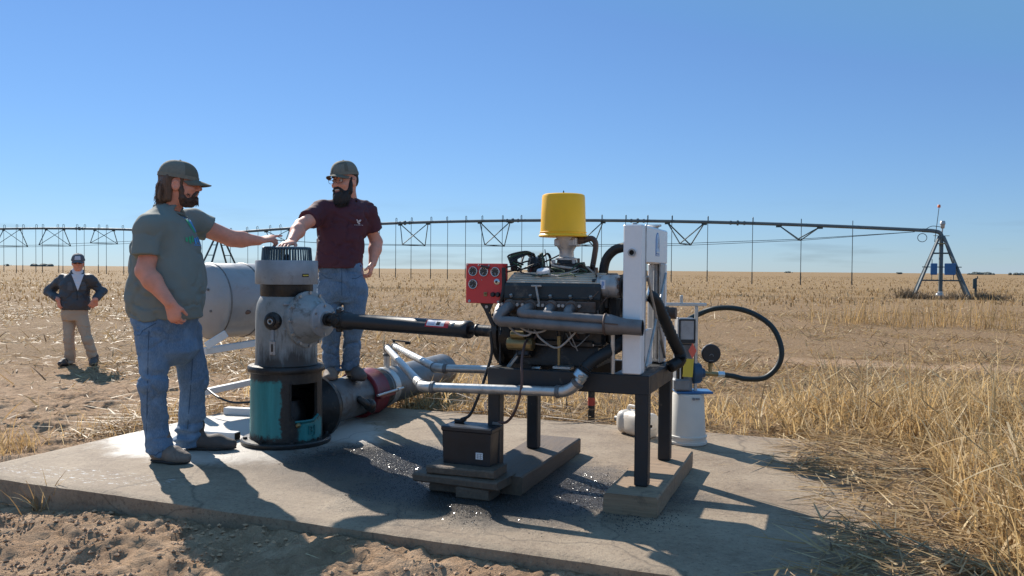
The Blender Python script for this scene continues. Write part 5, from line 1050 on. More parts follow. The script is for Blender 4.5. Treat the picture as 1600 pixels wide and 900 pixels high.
# ================================================================== centre pivot irrigation machine
P0 = np.array([24.78, 47.75, -0.25]); PVD = unit([-0.914, 0.406, 0]); PVN = unit([0.406, 0.914, 0])
def pvx(px):                                   # distance along the machine seen at image column px
    d = _F * FPX + _R * (px - 800) + _U * (450 - 400); n = PVN
    t = ((P0 - np.array([0, 0, CAMH])) @ n) / (d @ n); return float((np.array([0, 0, CAMH]) + d * t - P0) @ PVD)
SPAN = 54.2
def pz(s):                                     # height of the pipe along the machine
    if s <= SPAN: t = s / SPAN; return 3.62 + 0.38 * t + 4 * 0.86 * t * (1 - t)
    t = (s - SPAN) / SPAN; return 4.0 + 4 * 0.74 * t * (1 - t)
def pp(s, z=None, n=0.0): return np.array([P0[0], P0[1], 0]) + PVD * s + PVN * n + TZ * (pz(s) if z is None else z)
pt = thing('pivot_tower', 'blue-grey steel pivot tower with two blue control boxes and a beacon', 'irrigation tower', P0)
for n_, s_ in ((-1.25, -1.45), (-1.25, 1.45), (1.25, -1.45), (1.25, 1.45)):
    part('leg', MB().bar(pp(s_, -0.28, n_), pp(0.10 * np.sign(s_), 3.35, 0.10 * np.sign(n_)), 0.12, 0.12, 0.01), 'pivot_steel', pt)
for z, k in ((0.78, 0.715), (2.35, 0.285)):
    h = 1.45 * k + 0.10 * (1 - k); hn = 1.25 * k + 0.10 * (1 - k)
    for n_ in (-hn, hn): part('cross_bar', MB().bar(pp(-h, z, n_), pp(h, z, n_), 0.07, 0.07, 0.005), 'pivot_dark', pt)
    for s_ in (-h, h): part('cross_bar', MB().bar(pp(s_, z, -hn), pp(s_, z, hn), 0.07, 0.07, 0.005), 'pivot_dark', pt)
part('box_rail', MB().bar(pp(-1.0, 1.55, -0.75), pp(1.0, 1.55, -0.75), 0.05, 0.05), 'pivot_dark', pt)
part('riser_pipe', MB().cyl(pp(0, -0.25), pp(0, 3.20), 0.115, 0.115, 20), 'pivot_steel', pt)
part('riser_elbow', MB().tube(spl([pp(0, 3.05), pp(0.0, 3.35), pp(0.12, 3.55), pp(0.45, 3.645), pp(1.0, pz(1.0))], 7), 0.115, 16), 'pivot_steel', pt)
part('riser_foot', MB().cyl(pp(0, -0.28), pp(0, 0.15), 0.16, 0.14, 18).ball(pp(0.05, -0.10, -0.18), 0.22, 14, 8), 'galv', pt)
part('bearing_plate', MB().cyl(pp(0, 2.88), pp(0, 2.93), 0.26, 0.26, 20).box(pp(0, 3.36), (0.9, 0.08, 0.03)), 'brass', pt)
part('collector_ring', MB().cyl(pp(-0.05, 3.78), pp(-0.05, 4.02), 0.10, 0.12, 16, True, 0.02).cyl(pp(-0.05, 4.0), pp(-0.05, 4.22), 0.15, 0.13, 16, True, 0.03).cyl(pp(-0.02, 3.45), pp(-0.05, 3.8), 0.04), 'alu_cast', pt)
part('beacon_mast', MB().cyl(pp(0.35, 3.0, -0.1), pp(0.16, 4.98, -0.1), 0.022, 0.018, 8), 'pivot_dark', pt)
part('beacon', MB().cyl(pp(0.16, 4.98, -0.1), pp(0.16, 5.15, -0.1), 0.085, 0.075, 12, True, 0.02), 'lamp_orange', pt)
RP = np.stack([PVD, PVN, TZ], 1)
part('control_box', MB().box(pp(0.40, 1.43, -0.80), (0.34, 0.25, 0.66), 0.02, RP), 'blue_paint', pt)
part('control_box', MB().box(pp(-0.42, 1.43, -0.80), (0.56, 0.25, 0.66), 0.02, RP), 'blue_paint', pt)
part('conduit', MB().cyl(pp(0.50, 0.78, -0.80), pp(0.50, 2.0, -0.80), 0.02, 0.02, 6), 'pivot_dark', pt)
part('conduit', MB().cyl(pp(-0.60, 0.78, -0.80), pp(-0.60, 2.0, -0.80), 0.02, 0.02, 6), 'pivot_dark', pt)
part('span_cable', MB().torus(pp(1.0, 3.25, -0.15), PVN, 0.24, 0.02, 22, 6).tube(spl([pp(0.9, 3.70, -0.1), pp(0.5, 3.92, -0.05), pp(0.0, 3.86)], 6), 0.02, 6), 'pivot_dark', pt)
single('meter_post', MB().cyl(pp(-1.75, -0.28, -0.4), pp(-1.75, 0.95, -0.4), 0.07, 0.06, 8).box(pp(-1.70, 0.62, -0.4), (0.20, 0.14, 0.56), 0.02, RP).cyl(pp(-1.83, 0.9, -0.4), pp(-1.83, 1.05, -0.4), 0.03, 0.03, 8), 'pivot_dark', 'dark meter post beside the foot of the pivot tower', 'post', pp(-1.75, -0.28, -0.4))
def span(s0, s1, vs_, depth, label, flange):
    t = thing('pivot_span', label, 'irrigation span', pp(s0, -0.25))
    n = 40; part('span_pipe', MB().tube([pp(s) for s in np.linspace(s0, s1, n + 1)], 0.105, 12), 'pivot_steel', t)
    for s in flange: [part('pipe_flange', MB().cyl(pp(s + e - 0.045), pp(s + e + 0.045), r_, r_, 14), 'pivot_steel', t) for e, r_ in ((0, 0.17), (-0.41, 0.135), (0.44, 0.135))]
    half = 1.65; low = {-1: [pp(s0 + 0.5, pz(s0 + 0.5) - 0.12)], 1: [pp(s0 + 0.5, pz(s0 + 0.5) - 0.12)]}
    for s, d in zip(vs_, depth):
        B = {}
        for sd_ in (-1, 1):
            w_ = half * min(1.0, d / 1.5); B[sd_] = pp(s, pz(s) - d, sd_ * w_); low[sd_].append(B[sd_])
            for e in (-1.2, 1.2): part('truss_strut', MB().bar(pp(s + e, pz(s + e) - 0.08), B[sd_], 0.085 if e * sd_ > 0 else 0.06, 0.05), 'pivot_dark', t)
        part('spreader_bar', MB().bar(B[-1], B[1], 0.075, 0.06), 'pivot_dark', t)
        part('gusset', MB().box(pp(s - 1.2, pz(s - 1.2) - 0.12), (0.34, 0.06, 0.16), 0, RP).box(pp(s + 1.2, pz(s + 1.2) - 0.12), (0.34, 0.06, 0.16), 0, RP), 'pivot_dark', t)
    for sd_ in (-1, 1):
        low[sd_].append(pp(s1 - 0.4, pz(s1 - 0.4) - 0.12)); part('truss_rod', MB().tube(low[sd_], 0.017, 5), 'pivot_dark', t)
    return t
span(0.9, SPAN, [7.8, 14.8, 21.6, 28.5, 35.2, 41.9, 48.0], [0.92, 1.48, 1.72, 1.78, 1.70, 1.45, 0.9], 'long arched irrigation span running from the pivot tower towards the gear head', [18.0, 27.1, 36.0, 44.0, 11.5])
span(SPAN, SPAN * 2, [61.2, 67.8, 74.3, 80.4, 87.2], [0.9, 1.32, 1.62, 1.72, 1.75], 'second irrigation span continuing behind the man in the grey shirt', [59.0, 71.0, 83.0])
dt = thing('drive_tower', 'distant wheeled drive tower with A-frame legs seen under the outstretched arm', 'irrigation tower', pp(SPAN, -0.25))
for n_ in (-1.9, 1.9):
    for e in (-0.55, 0.55):
        part('leg', MB().bar(pp(SPAN + e * 1.1, 0.45, n_ * 1.0), pp(SPAN + e * 0.35, 3.9, 0.12 * np.sign(n_)), 0.11, 0.11), 'pivot_dark', dt)
    for k in (0.25, 0.5, 0.75): part('rung', MB().bar(pp(SPAN - 0.6 * (1 - k) - 0.18 * k, 0.45 + 3.45 * k, n_ * (1 - k) + 0.12 * np.sign(n_) * k), pp(SPAN + 0.6 * (1 - k) + 0.18 * k, 0.45 + 3.45 * k, n_ * (1 - k) + 0.12 * np.sign(n_) * k), 0.06, 0.06), 'pivot_dark', dt)
    wc = pp(SPAN, 0.35, n_ * 1.05); wh = part('wheel', MB().torus(wc, PVD, 0.46, 0.14, 28, 10), 'rubber', dt)
    part('rim', MB().cyl(wc - PVD * 0.08, wc + PVD * 0.08, 0.34, 0.34, 20), 'pivot_steel', wh)
part('base_beam', MB().bar(pp(SPAN, 0.5, -2.0), pp(SPAN, 0.5, 2.0), 0.16, 0.16), 'pivot_steel', dt)
# drop hoses, every one a thing
pxs = [1331.5, 1251, 1176, 1106, 1050, 1012, 978, 940.7, 910.5, 879, 847, 813.6, 786, 754, 728.8, 697.6, 674.5, 644, 620, 591, 568, 545, 522, 500, 478, 462, 437, 421, 401, 385, 362, 318, 191, 168.5, 156, 134, 122, 100.7, 89.4, 68.6, 58.5, 38, 28, 8.5]
for px in pxs:
    s = pvx(px); n_ = 0.16 if (int(px) % 2) else -0.16; b0 = pp(s, 0.46 + 0.12 * vnoise(s * 3.1, 0.5), n_)
    o = single('drop_hose', MB().tube(spl([pp(s, pz(s) + 0.08), pp(s, pz(s) + 0.34, 0), pp(s, pz(s) + 0.34, n_), pp(s, pz(s) + 0.05, n_), pp(s, 2.2, n_), b0 + TZ * 0.5], 4), 0.021, 5), 'hose_black', 'thin black drop hose hanging straight down from the arched irrigation pipe', 'hose', b0, 'drop hoses along the irrigation pipe')
    part('hose_weight', MB().cyl(b0, b0 + TZ * 0.75, 0.034, 0.034, 6), 'hose_black', o)
# far trees on the horizon
def far_tree(x, y, h, wd, label):
    b = np.array([x, y, -0.6]); t = thing('far_tree', label, 'tree', b); mb = MB(); mb.tube([b, b + TZ * h * 0.5], [wd * 0.05, wd * 0.03], 6); part('trunk', mb, 'bush', t)
    c = MB()
    for k in range(46):
        p = b + np.array([random.gauss(0, wd * 0.28), random.gauss(0, wd * 0.28), h * random.uniform(0.0, 0.55)]); r = wd * random.uniform(0.10, 0.2)
        c.ball(p, (r, r, r * 0.8), 6, 4)
    part('crown', c, 'far_leaf', t)
mat('far_leaf', (0.10, 0.115, 0.10), 0.9, 0, 0.4, 0.6)  # distance haze painted into the leaf colour as a paler tone
for px, Y, h, wd, lab in ((1405, 900, 3.5, 5, 'tiny dark tree on the horizon just left of the pivot tower'), (1517, 950, 3.0, 5, 'tiny dark tree on the horizon right of the pivot tower, leftmost of a close pair'), (1535, 960, 3.0, 18, 'low wide dark tree clump on the horizon right of the pivot tower'), (1592, 900, 3, 12, 'low dark tree clump on the horizon at the right edge of the photo'), (1232, 1100, 3.6, 6, 'tiny dark tree on the horizon between the radiator and the pivot tower'), (12, 1000, 5, 4, 'tiny dark tree on the horizon at the left edge of the photo'), (64, 1050, 3, 20, 'low wide dark tree clump on the horizon left of the man in the black jacket')):
    p = at(px, 420, Y); far_tree(p[0], p[1], h, wd, lab)
# ================================================================== people (distance fields turned into one continuous surface each)
def smin(a, b, k):
    if k <= 0: return np.minimum(a, b)
    h = np.clip(0.5 + 0.5 * (b - a) / k, 0, 1); return b + (a - b) * h - k * h * (1 - h)
class Field:
    def __init__(s, lo, hi, h):
        s.lo = np.asarray(lo, float); s.h = h; s.n = np.ceil((np.asarray(hi, float) - s.lo) / h).astype(int) + 1
        s.D = np.full(s.n, 0.3, np.float32); s.ax = [s.lo[i] + h * np.arange(s.n[i]) for i in range(3)]
    def _sub(s, lo, hi, m_):
        sl = []
        for i in range(3):
            a = int(max(0, math.floor((lo[i] - m_ - s.lo[i]) / s.h))); b = int(min(s.n[i], math.ceil((hi[i] + m_ - s.lo[i]) / s.h) + 1)); sl.append(slice(a, max(a, b)))
        X, Y, Z = np.meshgrid(*[s.ax[i][sl[i]] for i in range(3)], indexing='ij', sparse=True); return tuple(sl), X, Y, Z
    def put(s, sl, d, k, op):
        A = s.D[sl]
        if op == 'add': s.D[sl] = smin(A, d, k)
        else: s.D[sl] = -smin(-A, d, k)
    def cone(s, a, b, r1, r2, k=0.02, op='add', flat=None, plane=None):
        a = np.asarray(a, float); b = np.asarray(b, float); R = max(r1, r2); sl, X, Y, Z = s._sub(np.minimum(a, b) - R, np.maximum(a, b) + R, 0.06 + k)
        ba = b - a; px, py, pz_ = X - a[0], Y - a[1], Z - a[2]; t = np.clip((px * ba[0] + py * ba[1] + pz_ * ba[2]) / (ba @ ba + 1e-12), 0, 1)
        qx, qy, qz = px - t * ba[0], py - t * ba[1], pz_ - t * ba[2]
        if flat is not None:
            n, f = flat; n = unit(n); c = (qx * n[0] + qy * n[1] + qz * n[2]) * (1 / f - 1); qx, qy, qz = qx + c * n[0], qy + c * n[1], qz + c * n[2]
        d = np.sqrt(qx * qx + qy * qy + qz * qz) - (r1 + (r2 - r1) * t)
        if plane is not None:
            c, n = np.asarray(plane[0], float), unit(plane[1]); d = np.maximum(d, (X - c[0]) * n[0] + (Y - c[1]) * n[1] + (Z - c[2]) * n[2])
        s.put(sl, d, k, op); return s
    def ell(s, c, r, R=None, k=0.02, op='add'):
        c = np.asarray(c, float); r = np.asarray(r, float); m_ = r.max(); sl, X, Y, Z = s._sub(c - m_, c + m_, 0.06 + k); R = np.eye(3) if R is None else R
        px, py, pz_ = X - c[0], Y - c[1], Z - c[2]; q = [(px * R[0, i] + py * R[1, i] + pz_ * R[2, i]) for i in range(3)]
        k0 = np.sqrt(sum((q[i] / r[i]) ** 2 for i in range(3))); k1 = np.sqrt(sum((q[i] / r[i] ** 2) ** 2 for i in range(3))) + 1e-9
        s.put(sl, k0 * (k0 - 1) / k1, k, op); return s
    def loft(s, prof, fd, k=0.02, p=2.3):
        """prof rows: z, cx, cy, half width, half depth; fd is the facing direction"""
        P = np.asarray(sorted(prof), float); zz = P[:, 0]; m_ = P[:, 3:].max(); lo = [P[:, 1].min() - m_, P[:, 2].min() - m_, zz[0]]; hi = [P[:, 1].max() + m_, P[:, 2].max() + m_, zz[-1]]
        sl, X, Y, Z = s._sub(lo, hi, 0.05 + k); zc = np.clip(Z, zz[0], zz[-1]); f = lambda c: np.interp(zc.ravel(), zz, P[:, c]).reshape(zc.shape)
        cx, cy, a, b = f(1), f(2), f(3), f(4); fd = unit(fd); px, py = X - cx, Y - cy
        fw = px * fd[0] + py * fd[1]; sd_ = px * fd[1] - py * fd[0]
        r = ((np.abs(sd_) / a) ** p + (np.abs(fw) / b) ** p) ** (1 / p); d = (r - 1) * np.minimum(a, b)
        d = np.maximum(d, np.maximum(zz[0] - Z, Z - zz[-1])); s.put(sl, d, k, 'add'); return s
    def cut(s, c, n, keep=None):
        """remove everything on the side n points to (within radius keep of c)"""
        c = np.asarray(c, float); n = unit(n); rr = keep or 9; sl, X, Y, Z = s._sub(c - rr, c + rr, 0)
        d = (X - c[0]) * n[0] + (Y - c[1]) * n[1] + (Z - c[2]) * n[2]
        inside = ((X - c[0]) ** 2 + (Y - c[1]) ** 2 + (Z - c[2]) ** 2) < rr * rr
        s.D[sl] = np.where(inside, np.maximum(s.D[sl], d), s.D[sl]); return s
    def wrinkle(s, fn, band=0.05):
        I = np.argwhere(np.abs(s.D) < band); P = s.lo + I * s.h; s.D[I[:, 0], I[:, 1], I[:, 2]] -= fn(P).astype(np.float32); return s
    def mesh(s, name, material):
        D = s.D; S = D < 0; n = D.shape; c = np.zeros(tuple(k - 1 for k in n), np.int8)
        for i in (0, 1):
            for j in (0, 1):
                for l in (0, 1): c += S[i:n[0] - 1 + i, j:n[1] - 1 + j, l:n[2] - 1 + l]
        act = (c > 0) & (c < 8); I = np.argwhere(act); idx = np.full(act.shape, -1, np.int32); idx[act] = np.arange(len(I))
        acc = np.zeros((len(I), 3)); cnt = np.zeros(len(I))
        C8 = [(i, j, l) for i in (0, 1) for j in (0, 1) for l in (0, 1)]
        val = {q: D[I[:, 0] + q[0], I[:, 1] + q[1], I[:, 2] + q[2]] for q in C8}
        for a in C8:
            for ax in range(3):
                if a[ax]: continue
                b = list(a); b[ax] = 1; b = tuple(b); da, db = val[a], val[b]; m_ = (da < 0) != (db < 0); t = np.where(m_, da / np.where(m_, da - db, 1), 0)
                for q in range(3): acc[:, q] += np.where(m_, a[q] + (t if q == ax else 0), 0)
                cnt += m_
        V = s.lo + s.h * (I + acc / cnt[:, None]); Fs = []
        for ax in range(3):
            o1, o2 = (ax + 1) % 3, (ax + 2) % 3; sa = [slice(1, -1)] * 3; sb = [slice(1, -1)] * 3; sa[ax] = slice(0, -1); sb[ax] = slice(1, None)
            A, B = S[tuple(sa)], S[tuple(sb)]; L = np.argwhere(A != B); off = np.array([1, 1, 1]); off[ax] = 0; L0 = L + off; st = A[L[:, 0], L[:, 1], L[:, 2]]
            def cell(d1, d2):
                q = L0.copy(); q[:, o1] -= d1; q[:, o2] -= d2; return idx[q[:, 0], q[:, 1], q[:, 2]]
            Q = np.stack([cell(1, 1), cell(0, 1), cell(0, 0), cell(1, 0)], 1); Q[~st] = Q[~st][:, ::-1]; Fs.append(Q)
        return mesh_np(name, V, np.concatenate(Fs), material, 180)
def ppart(name, me, parent, label=None, off=None):
    o = bpy.data.objects.new(name, me); link(o, parent); me.transform(Matrix.Translation(-Vector(BASE[parent.name]))); BASE[o.name] = BASE[parent.name]
    if label: o['label'] = label
    return o
class Head:
    def __init__(s, c, yaw, pitch=0.0, roll=0.0, sc=1.0):
        f = np.array([math.cos(yaw) * math.cos(pitch), math.sin(yaw) * math.cos(pitch), math.sin(pitch)]); l = unit(cross(TZ, f)); u = cross(f, l)
        l, u = l * math.cos(roll) + u * math.sin(roll), u * math.cos(roll) - l * math.sin(roll)
        s.c = np.asarray(c, float); s.R = np.stack([f, l, u], 1); s.sc = sc; s.f, s.l, s.u = f, l, u
    def p(s, a, b, c): return s.c + s.R @ (np.array([a, b, c]) * s.sc)
    def skin(s, F, neck_to):
        q = s.sc
        F.ell(s.p(-0.012, 0, 0.030), np.array([0.098, 0.075, 0.100]) * q, s.R, 0.01); F.ell(s.p(0.030, 0, -0.030), np.array([0.070, 0.064, 0.085]) * q, s.R, 0.02)
        F.ell(s.p(0.040, 0, -0.088), np.array([0.052, 0.050, 0.036]) * q, s.R, 0.02)
        for e in (-1, 1):
            F.ell(s.p(0.072, e * 0.040, -0.020), np.array([0.022, 0.022, 0.020]) * q, s.R, 0.015)
            F.ell(s.p(0.101, e * 0.031, 0.014), np.array([0.018, 0.019, 0.013]) * q, s.R, 0.010, 'sub')
            F.ell(s.p(-0.004, e * 0.076, -0.004), np.array([0.026, 0.012, 0.034]) * q, s.R, 0.006); F.ell(s.p(-0.002, e * 0.086, 0.0), np.array([0.012, 0.006, 0.018]) * q, s.R, 0.004, 'sub')
        F.cone(s.p(0.092, 0, 0.022), s.p(0.118, 0, -0.020), 0.009 * q, 0.014 * q, 0.012); F.ell(s.p(0.108, 0.010, -0.024), np.full(3, 0.010) * q, None, 0.006); F.ell(s.p(0.108, -0.010, -0.024), np.full(3, 0.010) * q, None, 0.006)
        F.ell(s.p(0.086, 0, 0.036), np.array([0.016, 0.046, 0.010]) * q, s.R, 0.012); F.ell(s.p(0.094, 0, -0.052), np.array([0.014, 0.024, 0.007]) * q, s.R, 0.006); F.ell(s.p(0.092, 0, -0.064), np.array([0.013, 0.020, 0.007]) * q, s.R, 0.005)
        F.cone(s.p(-0.022, 0, -0.055), neck_to, 0.058 * q, 0.066 * q, 0.03)
    def eyes(s, par):
        for e in (-1, 1):
            o = ppart('eye', build('eye', MB().ball(s.p(0.086, e * 0.031, 0.013), 0.0125 * s.sc, 12, 8), 'eye_white'), par); ppart('iris', build('iris', MB().ball(s.p(0.0945, e * 0.0315, 0.012), 0.0058 * s.sc, 10, 6), 'iris'), o)
            ppart('eyebrow', build('eyebrow', MB().tube([s.p(0.101, e * 0.010, 0.032), s.p(0.100, e * 0.03, 0.040), s.p(0.084, e * 0.052, 0.034)], [0.004, 0.0055, 0.003], 6), 'beard_black'), par)
    def cap(s, par, m_front, m_back, brim_len=0.078, tilt=0.10, z0=0.048, panel=None, curve=0.9, drop=0.0):
        A = lambda a, b, c: s.p(a + 0.0, b, c)
        ct, st = math.cos(tilt), math.sin(tilt)
        def W(a, b, c): return s.p(-0.006 + a * ct + c * st, b, z0 - a * st + c * ct)
        nt_, nf = 40, 10
        def dome(t0, t1, mat_, nm, parent, grow=0.0):
            V = []; F = []; n = int(nt_ * (t1 - t0) / 360) + 1
            for j in range(nf + 1):
                f = math.pi / 2 * j / nf; cf = math.cos(f) ** 0.72; sf = math.sin(f)
                for i in range(n):
                    t = rad(t0 + (t1 - t0) * i / (n - 1)); fr = math.cos(t)
                    V.append(W((0.113 + grow + (0.006 if fr > 0 else 0)) * cf * fr, (0.090 + grow) * cf * math.sin(t), (0.100 + grow) * sf - 0.008))
            for j in range(nf):
                for i in range(n - 1): F.append((j * n + i, j * n + i + 1, (j + 1) * n + i + 1, (j + 1) * n + i))
            return ppart(nm, build(nm, MB().add(V, F), mat_, 60), parent)
        cp = dome(-62, 62, m_front, 'cap', par); dome(62, 298, m_back, 'cap_back', cp)
        V = []; F = []; na, nr = 17, 6
        for lay in (0, 1):
            for j in range(nr + 1):
                t = j / nr
                for i in range(na):
                    a = rad(-64 + 128 * i / (na - 1)); e = math.cos(a * 1.25) if abs(a * 1.25) < math.pi / 2 else 0.0
                    V.append(W(0.117 * math.cos(a) + brim_len * t * max(e, 0) ** 0.55, 0.091 * math.sin(a) * (1 - 0.06 * t), -0.006 - (0.012 + drop) * t - 0.030 * curve * (math.sin(a) ** 2) - (0.004 if lay else 0) + (0.0)))
        m_ = (nr + 1) * na
        for j in range(nr):
            for i in range(na - 1):
                a, b, c, d = j * na + i, j * na + i + 1, (j + 1) * na + i + 1, (j + 1) * na + i; F.append((a, d, c, b)); F.append((m_ + a, m_ + b, m_ + c, m_ + d))
        rim = [nr * na + i for i in range(na)]
        for i in range(na - 1): F.append((rim[i], m_ + rim[i], m_ + rim[i + 1], rim[i + 1]))
        ppart('brim', build('brim', MB().add(V, F), m_front, 60), cp)
        ppart('top_button', build('top_button', MB().ball(W(0, 0, 0.093), (0.008, 0.008, 0.005), 8, 5), m_back), cp)
        V = []; F = []
        for i in range(nt_ + 1):
            t = 2 * math.pi * i / nt_; e = 0.006 if math.cos(t) > 0 else 0.0
            for z in (-0.016, 0.006): V.append(W((0.1155 + e) * math.cos(t), 0.0925 * math.sin(t), z))
        for i in range(nt_): F.append((2 * i, 2 * i + 2, 2 * i + 3, 2 * i + 1))
        ppart('sweat_band', build('sweat_band', MB().add(V, F), m_back, 60), cp)
        if panel:
            V = []; F = []; n, k = 7, 5
            for j in range(k):
                for i in range(n):
                    t = rad(-26 + 52 * i / (n - 1) + panel[1]); f = 0.12 + 0.62 * j / (k - 1); cf = math.cos(f) ** 0.72
                    V.append(W(0.121 * cf * math.cos(t), 0.0925 * cf * math.sin(t), 0.1025 * math.sin(f) - 0.008))
            for j in range(k - 1):
                for i in range(n - 1): F.append((j * n + i, j * n + i + 1, (j + 1) * n + i + 1, (j + 1) * n + i))
            ppart('cap_patch', build('cap_patch', MB().add(V, F), panel[0], 60), cp)
        return cp
def hand(F, w, d, nrm, side, curl=0.4, sc=1.0, spread=0.10, point=None):
    """w wrist, d finger direction, nrm back-of-hand normal, side +1 when the thumb lies towards cross(nrm, d)"""
    w = np.asarray(w, float); d = unit(d); nrm = unit(np.asarray(nrm, float) - d * (np.asarray(nrm, float) @ d)); x = cross(nrm, d) * side
    def q(a, b, c): return w + (x * a + d * b + nrm * c) * sc
    F.cone(q(0.008, 0.015, 0), q(0.012, 0.075, 0), 0.034 * sc, 0.040 * sc, 0.02, 'add', (nrm, 0.42)); F.cone(q(-0.012, 0.03, 0), q(-0.016, 0.082, 0), 0.026 * sc, 0.026 * sc, 0.02, 'add', (nrm, 0.5))
    for i, (ox, ln) in enumerate(((0.030, 0.072), (0.009, 0.080), (-0.012, 0.074), (-0.031, 0.058))):
        c = curl if point is None else (0.08 if i in point else curl)
        a = np.array([ox, 0.088 - 0.004 * abs(i - 1), 0.0]); ang = c * 0.7; dirs = []; p_ = q(*a); sp = (ox / 0.03) * spread
        for seg, fr in ((0, 0.45), (1, 0.31), (2, 0.24)):
            v = (d * math.cos(ang) - nrm * math.sin(ang)) + x * sp * math.cos(ang); v = unit(v); p2 = p_ + v * ln * fr * sc
            F.cone(p_, p2, (0.0092 - 0.0008 * seg) * sc, (0.0085 - 0.0008 * seg) * sc, 0.004); p_ = p2; ang += c * 0.9
    t0 = q(0.030, 0.025, -0.006); t1 = q(0.056, 0.055, -0.016); t2 = q(0.062, 0.088, -0.022 - 0.02 * curl)
    F.cone(t0, t1, 0.015 * sc, 0.012 * sc, 0.012); F.cone(t1, t2, 0.011 * sc, 0.0085 * sc, 0.004)
def strands(name, pts_fn, n, parent, material, r=0.0016, seg=4):
    mb = MB()
    for _ in range(n): mb.tube(pts_fn(), [r, r, r * 0.8, r * 0.3][:4], 3, False)
    me = build(name, mb, material, 180); o = ppart(name, me, parent); o['kind'] = 'stuff'; return o
def crease(P, f, s, w=0.07):
    n = pw(P, f[0], f[1], f[2], s, 3); return np.exp(-(n / w) ** 2) * sstep(-0.35, 0.25, pw(P, 4, 4, 4, s + 50, 2))
def pw(P, fx, fy, fz, s, o=3): return fbm(P[:, 0] * fx, P[:, 1] * fy, P[:, 2] * fz, s, o)
def body_obj(F, base, label, skin='skin'):
    me = F.mesh('person', skin); me.transform(Matrix.Translation(-Vector(base))); o = bpy.data.objects.new('person', me); link(o); o.location = base; BASE[o.name] = np.asarray(base, float)
    return tag(o, label, 'person')
def decal(parent, target, origin, ax, ay, direction, shapes, off=0.002):
    """flat print laid on cloth: shapes are (name, material, [(a, b) outline]) in metres; each point is dropped onto the cloth"""
    V = [v.co[:] for v in target.data.vertices]; Pl = [tuple(p.vertices) for p in target.data.polygons]; bv = BVHTree.FromPolygons(V, Pl); b = BASE[target.name]; direction = unit(direction)
    for name, material, poly in shapes:
        dense = []
        for k in range(len(poly)):
            p0, p1 = np.array(poly[k]), np.array(poly[(k + 1) % len(poly)]); m_ = max(1, int(np.linalg.norm(p1 - p0) / 0.02))
            dense += [p0 + (p1 - p0) * t / m_ for t in range(m_)]
        cen = sum(np.array(p) for p in poly) / len(poly); n = len(dense); rings = max(1, int(max(np.linalg.norm(p - cen) for p in dense) / 0.018)); out = []
        for r in range(rings + 1):
            for p in (dense if r else [cen]):
                p = cen + (p - cen) * r / rings; w_ = np.asarray(origin) + np.asarray(ax) * p[0] + np.asarray(ay) * p[1]
                hit = bv.ray_cast(Vector(w_ - b - direction * 0.35), Vector(direction), 1.2)
                if hit[0] is None: break
                out.append(np.array(hit[0][:]) + b - direction * off)
        if len(out) < 1 + n * rings: continue
        F = [(0, 1 + i, 1 + (i + 1) % n) for i in range(n)]
        for r in range(1, rings):
            o_ = 1 + (r - 1) * n; F += [(o_ + i, o_ + n + i, o_ + n + (i + 1) % n, o_ + (i + 1) % n) for i in range(n)]
        ppart(name, build(name, MB().add(out, F), material, 180), parent)

# ---------------------------------------------------------------- man in the grey shirt
Y1 = 5.15
def a1(px, py, Y=Y1): return at(px, py, Y)
b1 = np.array([-2.04, 5.2, 0.0])
fd1 = unit([1.0, -0.03, 0]); H1 = Head(a1(280, 290, 5.14), rad(10), rad(1), 0, 1.04)
shN = a1(234, 356, 4.95); elN = a1(226, 424, 4.90); wrN = a1(266, 474, 4.86)
shF = a1(300, 348, 5.40); elF = a1(362, 373, 5.52); wrF = a1(404, 376, 5.60)
F = Field((-2.75, 4.6, 0.55), (-1.40, 5.95, 1.95), 0.0062)
H1.skin(F, a1(262, 330, 5.15))
F.cone(a1(263, 356), a1(263, 420), 0.09, 0.13, 0.03); F.cone(a1(263, 420), a1(263, 500), 0.15, 0.14, 0.03)
F.cone(shN + np.array([0.02, 0.04, 0]), elN, 0.062, 0.052, 0.03); F.cone(elN, elN + (wrN - elN) * 0.3, 0.051, 0.053, 0.02); F.cone(elN + (wrN - elN) * 0.3, wrN, 0.053, 0.033, 0.03)
F.cone(shF, elF, 0.064, 0.053, 0.04); F.cone(elF, elF + (wrF - elF) * 0.35, 0.050, 0.050, 0.02); F.cone(elF + (wrF - elF) * 0.35, wrF, 0.050, 0.032, 0.03)
hand(F, wrN, a1(276, 512, 4.86) - wrN, np.array([-0.25, -0.95, 0.1]), 1, 0.75, 1.0)
hand(F, wrF, a1(436, 371, 5.63) - wrF, np.array([0.1, -0.45, 0.9]), 1, 1.0, 1.0, 0.1, (0,))
man1 = body_obj(F, b1, 'man in grey t-shirt and blue jeans reaching one hand to the gear head cage')
H1.eyes(man1)
# t-shirt
F = Field((-2.75, 4.6, 0.80), (-1.55, 5.75, 1.66), 0.0085)
prof = []
for py, cx, a, b in ((497, 260, 0.212, 0.226), (488, 260, 0.214, 0.228), (465, 261, 0.222, 0.228), (440, 261, 0.224, 0.222), (410, 261, 0.222, 0.210), (385, 260, 0.216, 0.192), (362, 260, 0.205, 0.168), (348, 261, 0.185, 0.142), (337, 262, 0.150, 0.115), (328, 264, 0.112, 0.092), (319, 265, 0.080, 0.078)):
    p = a1(cx, py); prof.append((p[2], p[0], p[1], a, b))
F.loft(prof, fd1, 0.02)
F.cone(shN + np.array([0.02, 0.10, 0.02]), shN, 0.09, 0.082, 0.05); F.cone(shN, shN + (elN - shN) * 0.9, 0.084, 0.086, 0.035, 'add', None, (shN + (elN - shN) * 0.66, elN - shN)); F.cone(shF + np.array([-0.05, -0.08, 0]), shF, 0.090, 0.086, 0.05); F.cone(shF, shF + (elF - shF) * 0.8, 0.088, 0.084, 0.035, 'add', None, (shF + (elF - shF) * 0.44, elF - shF))
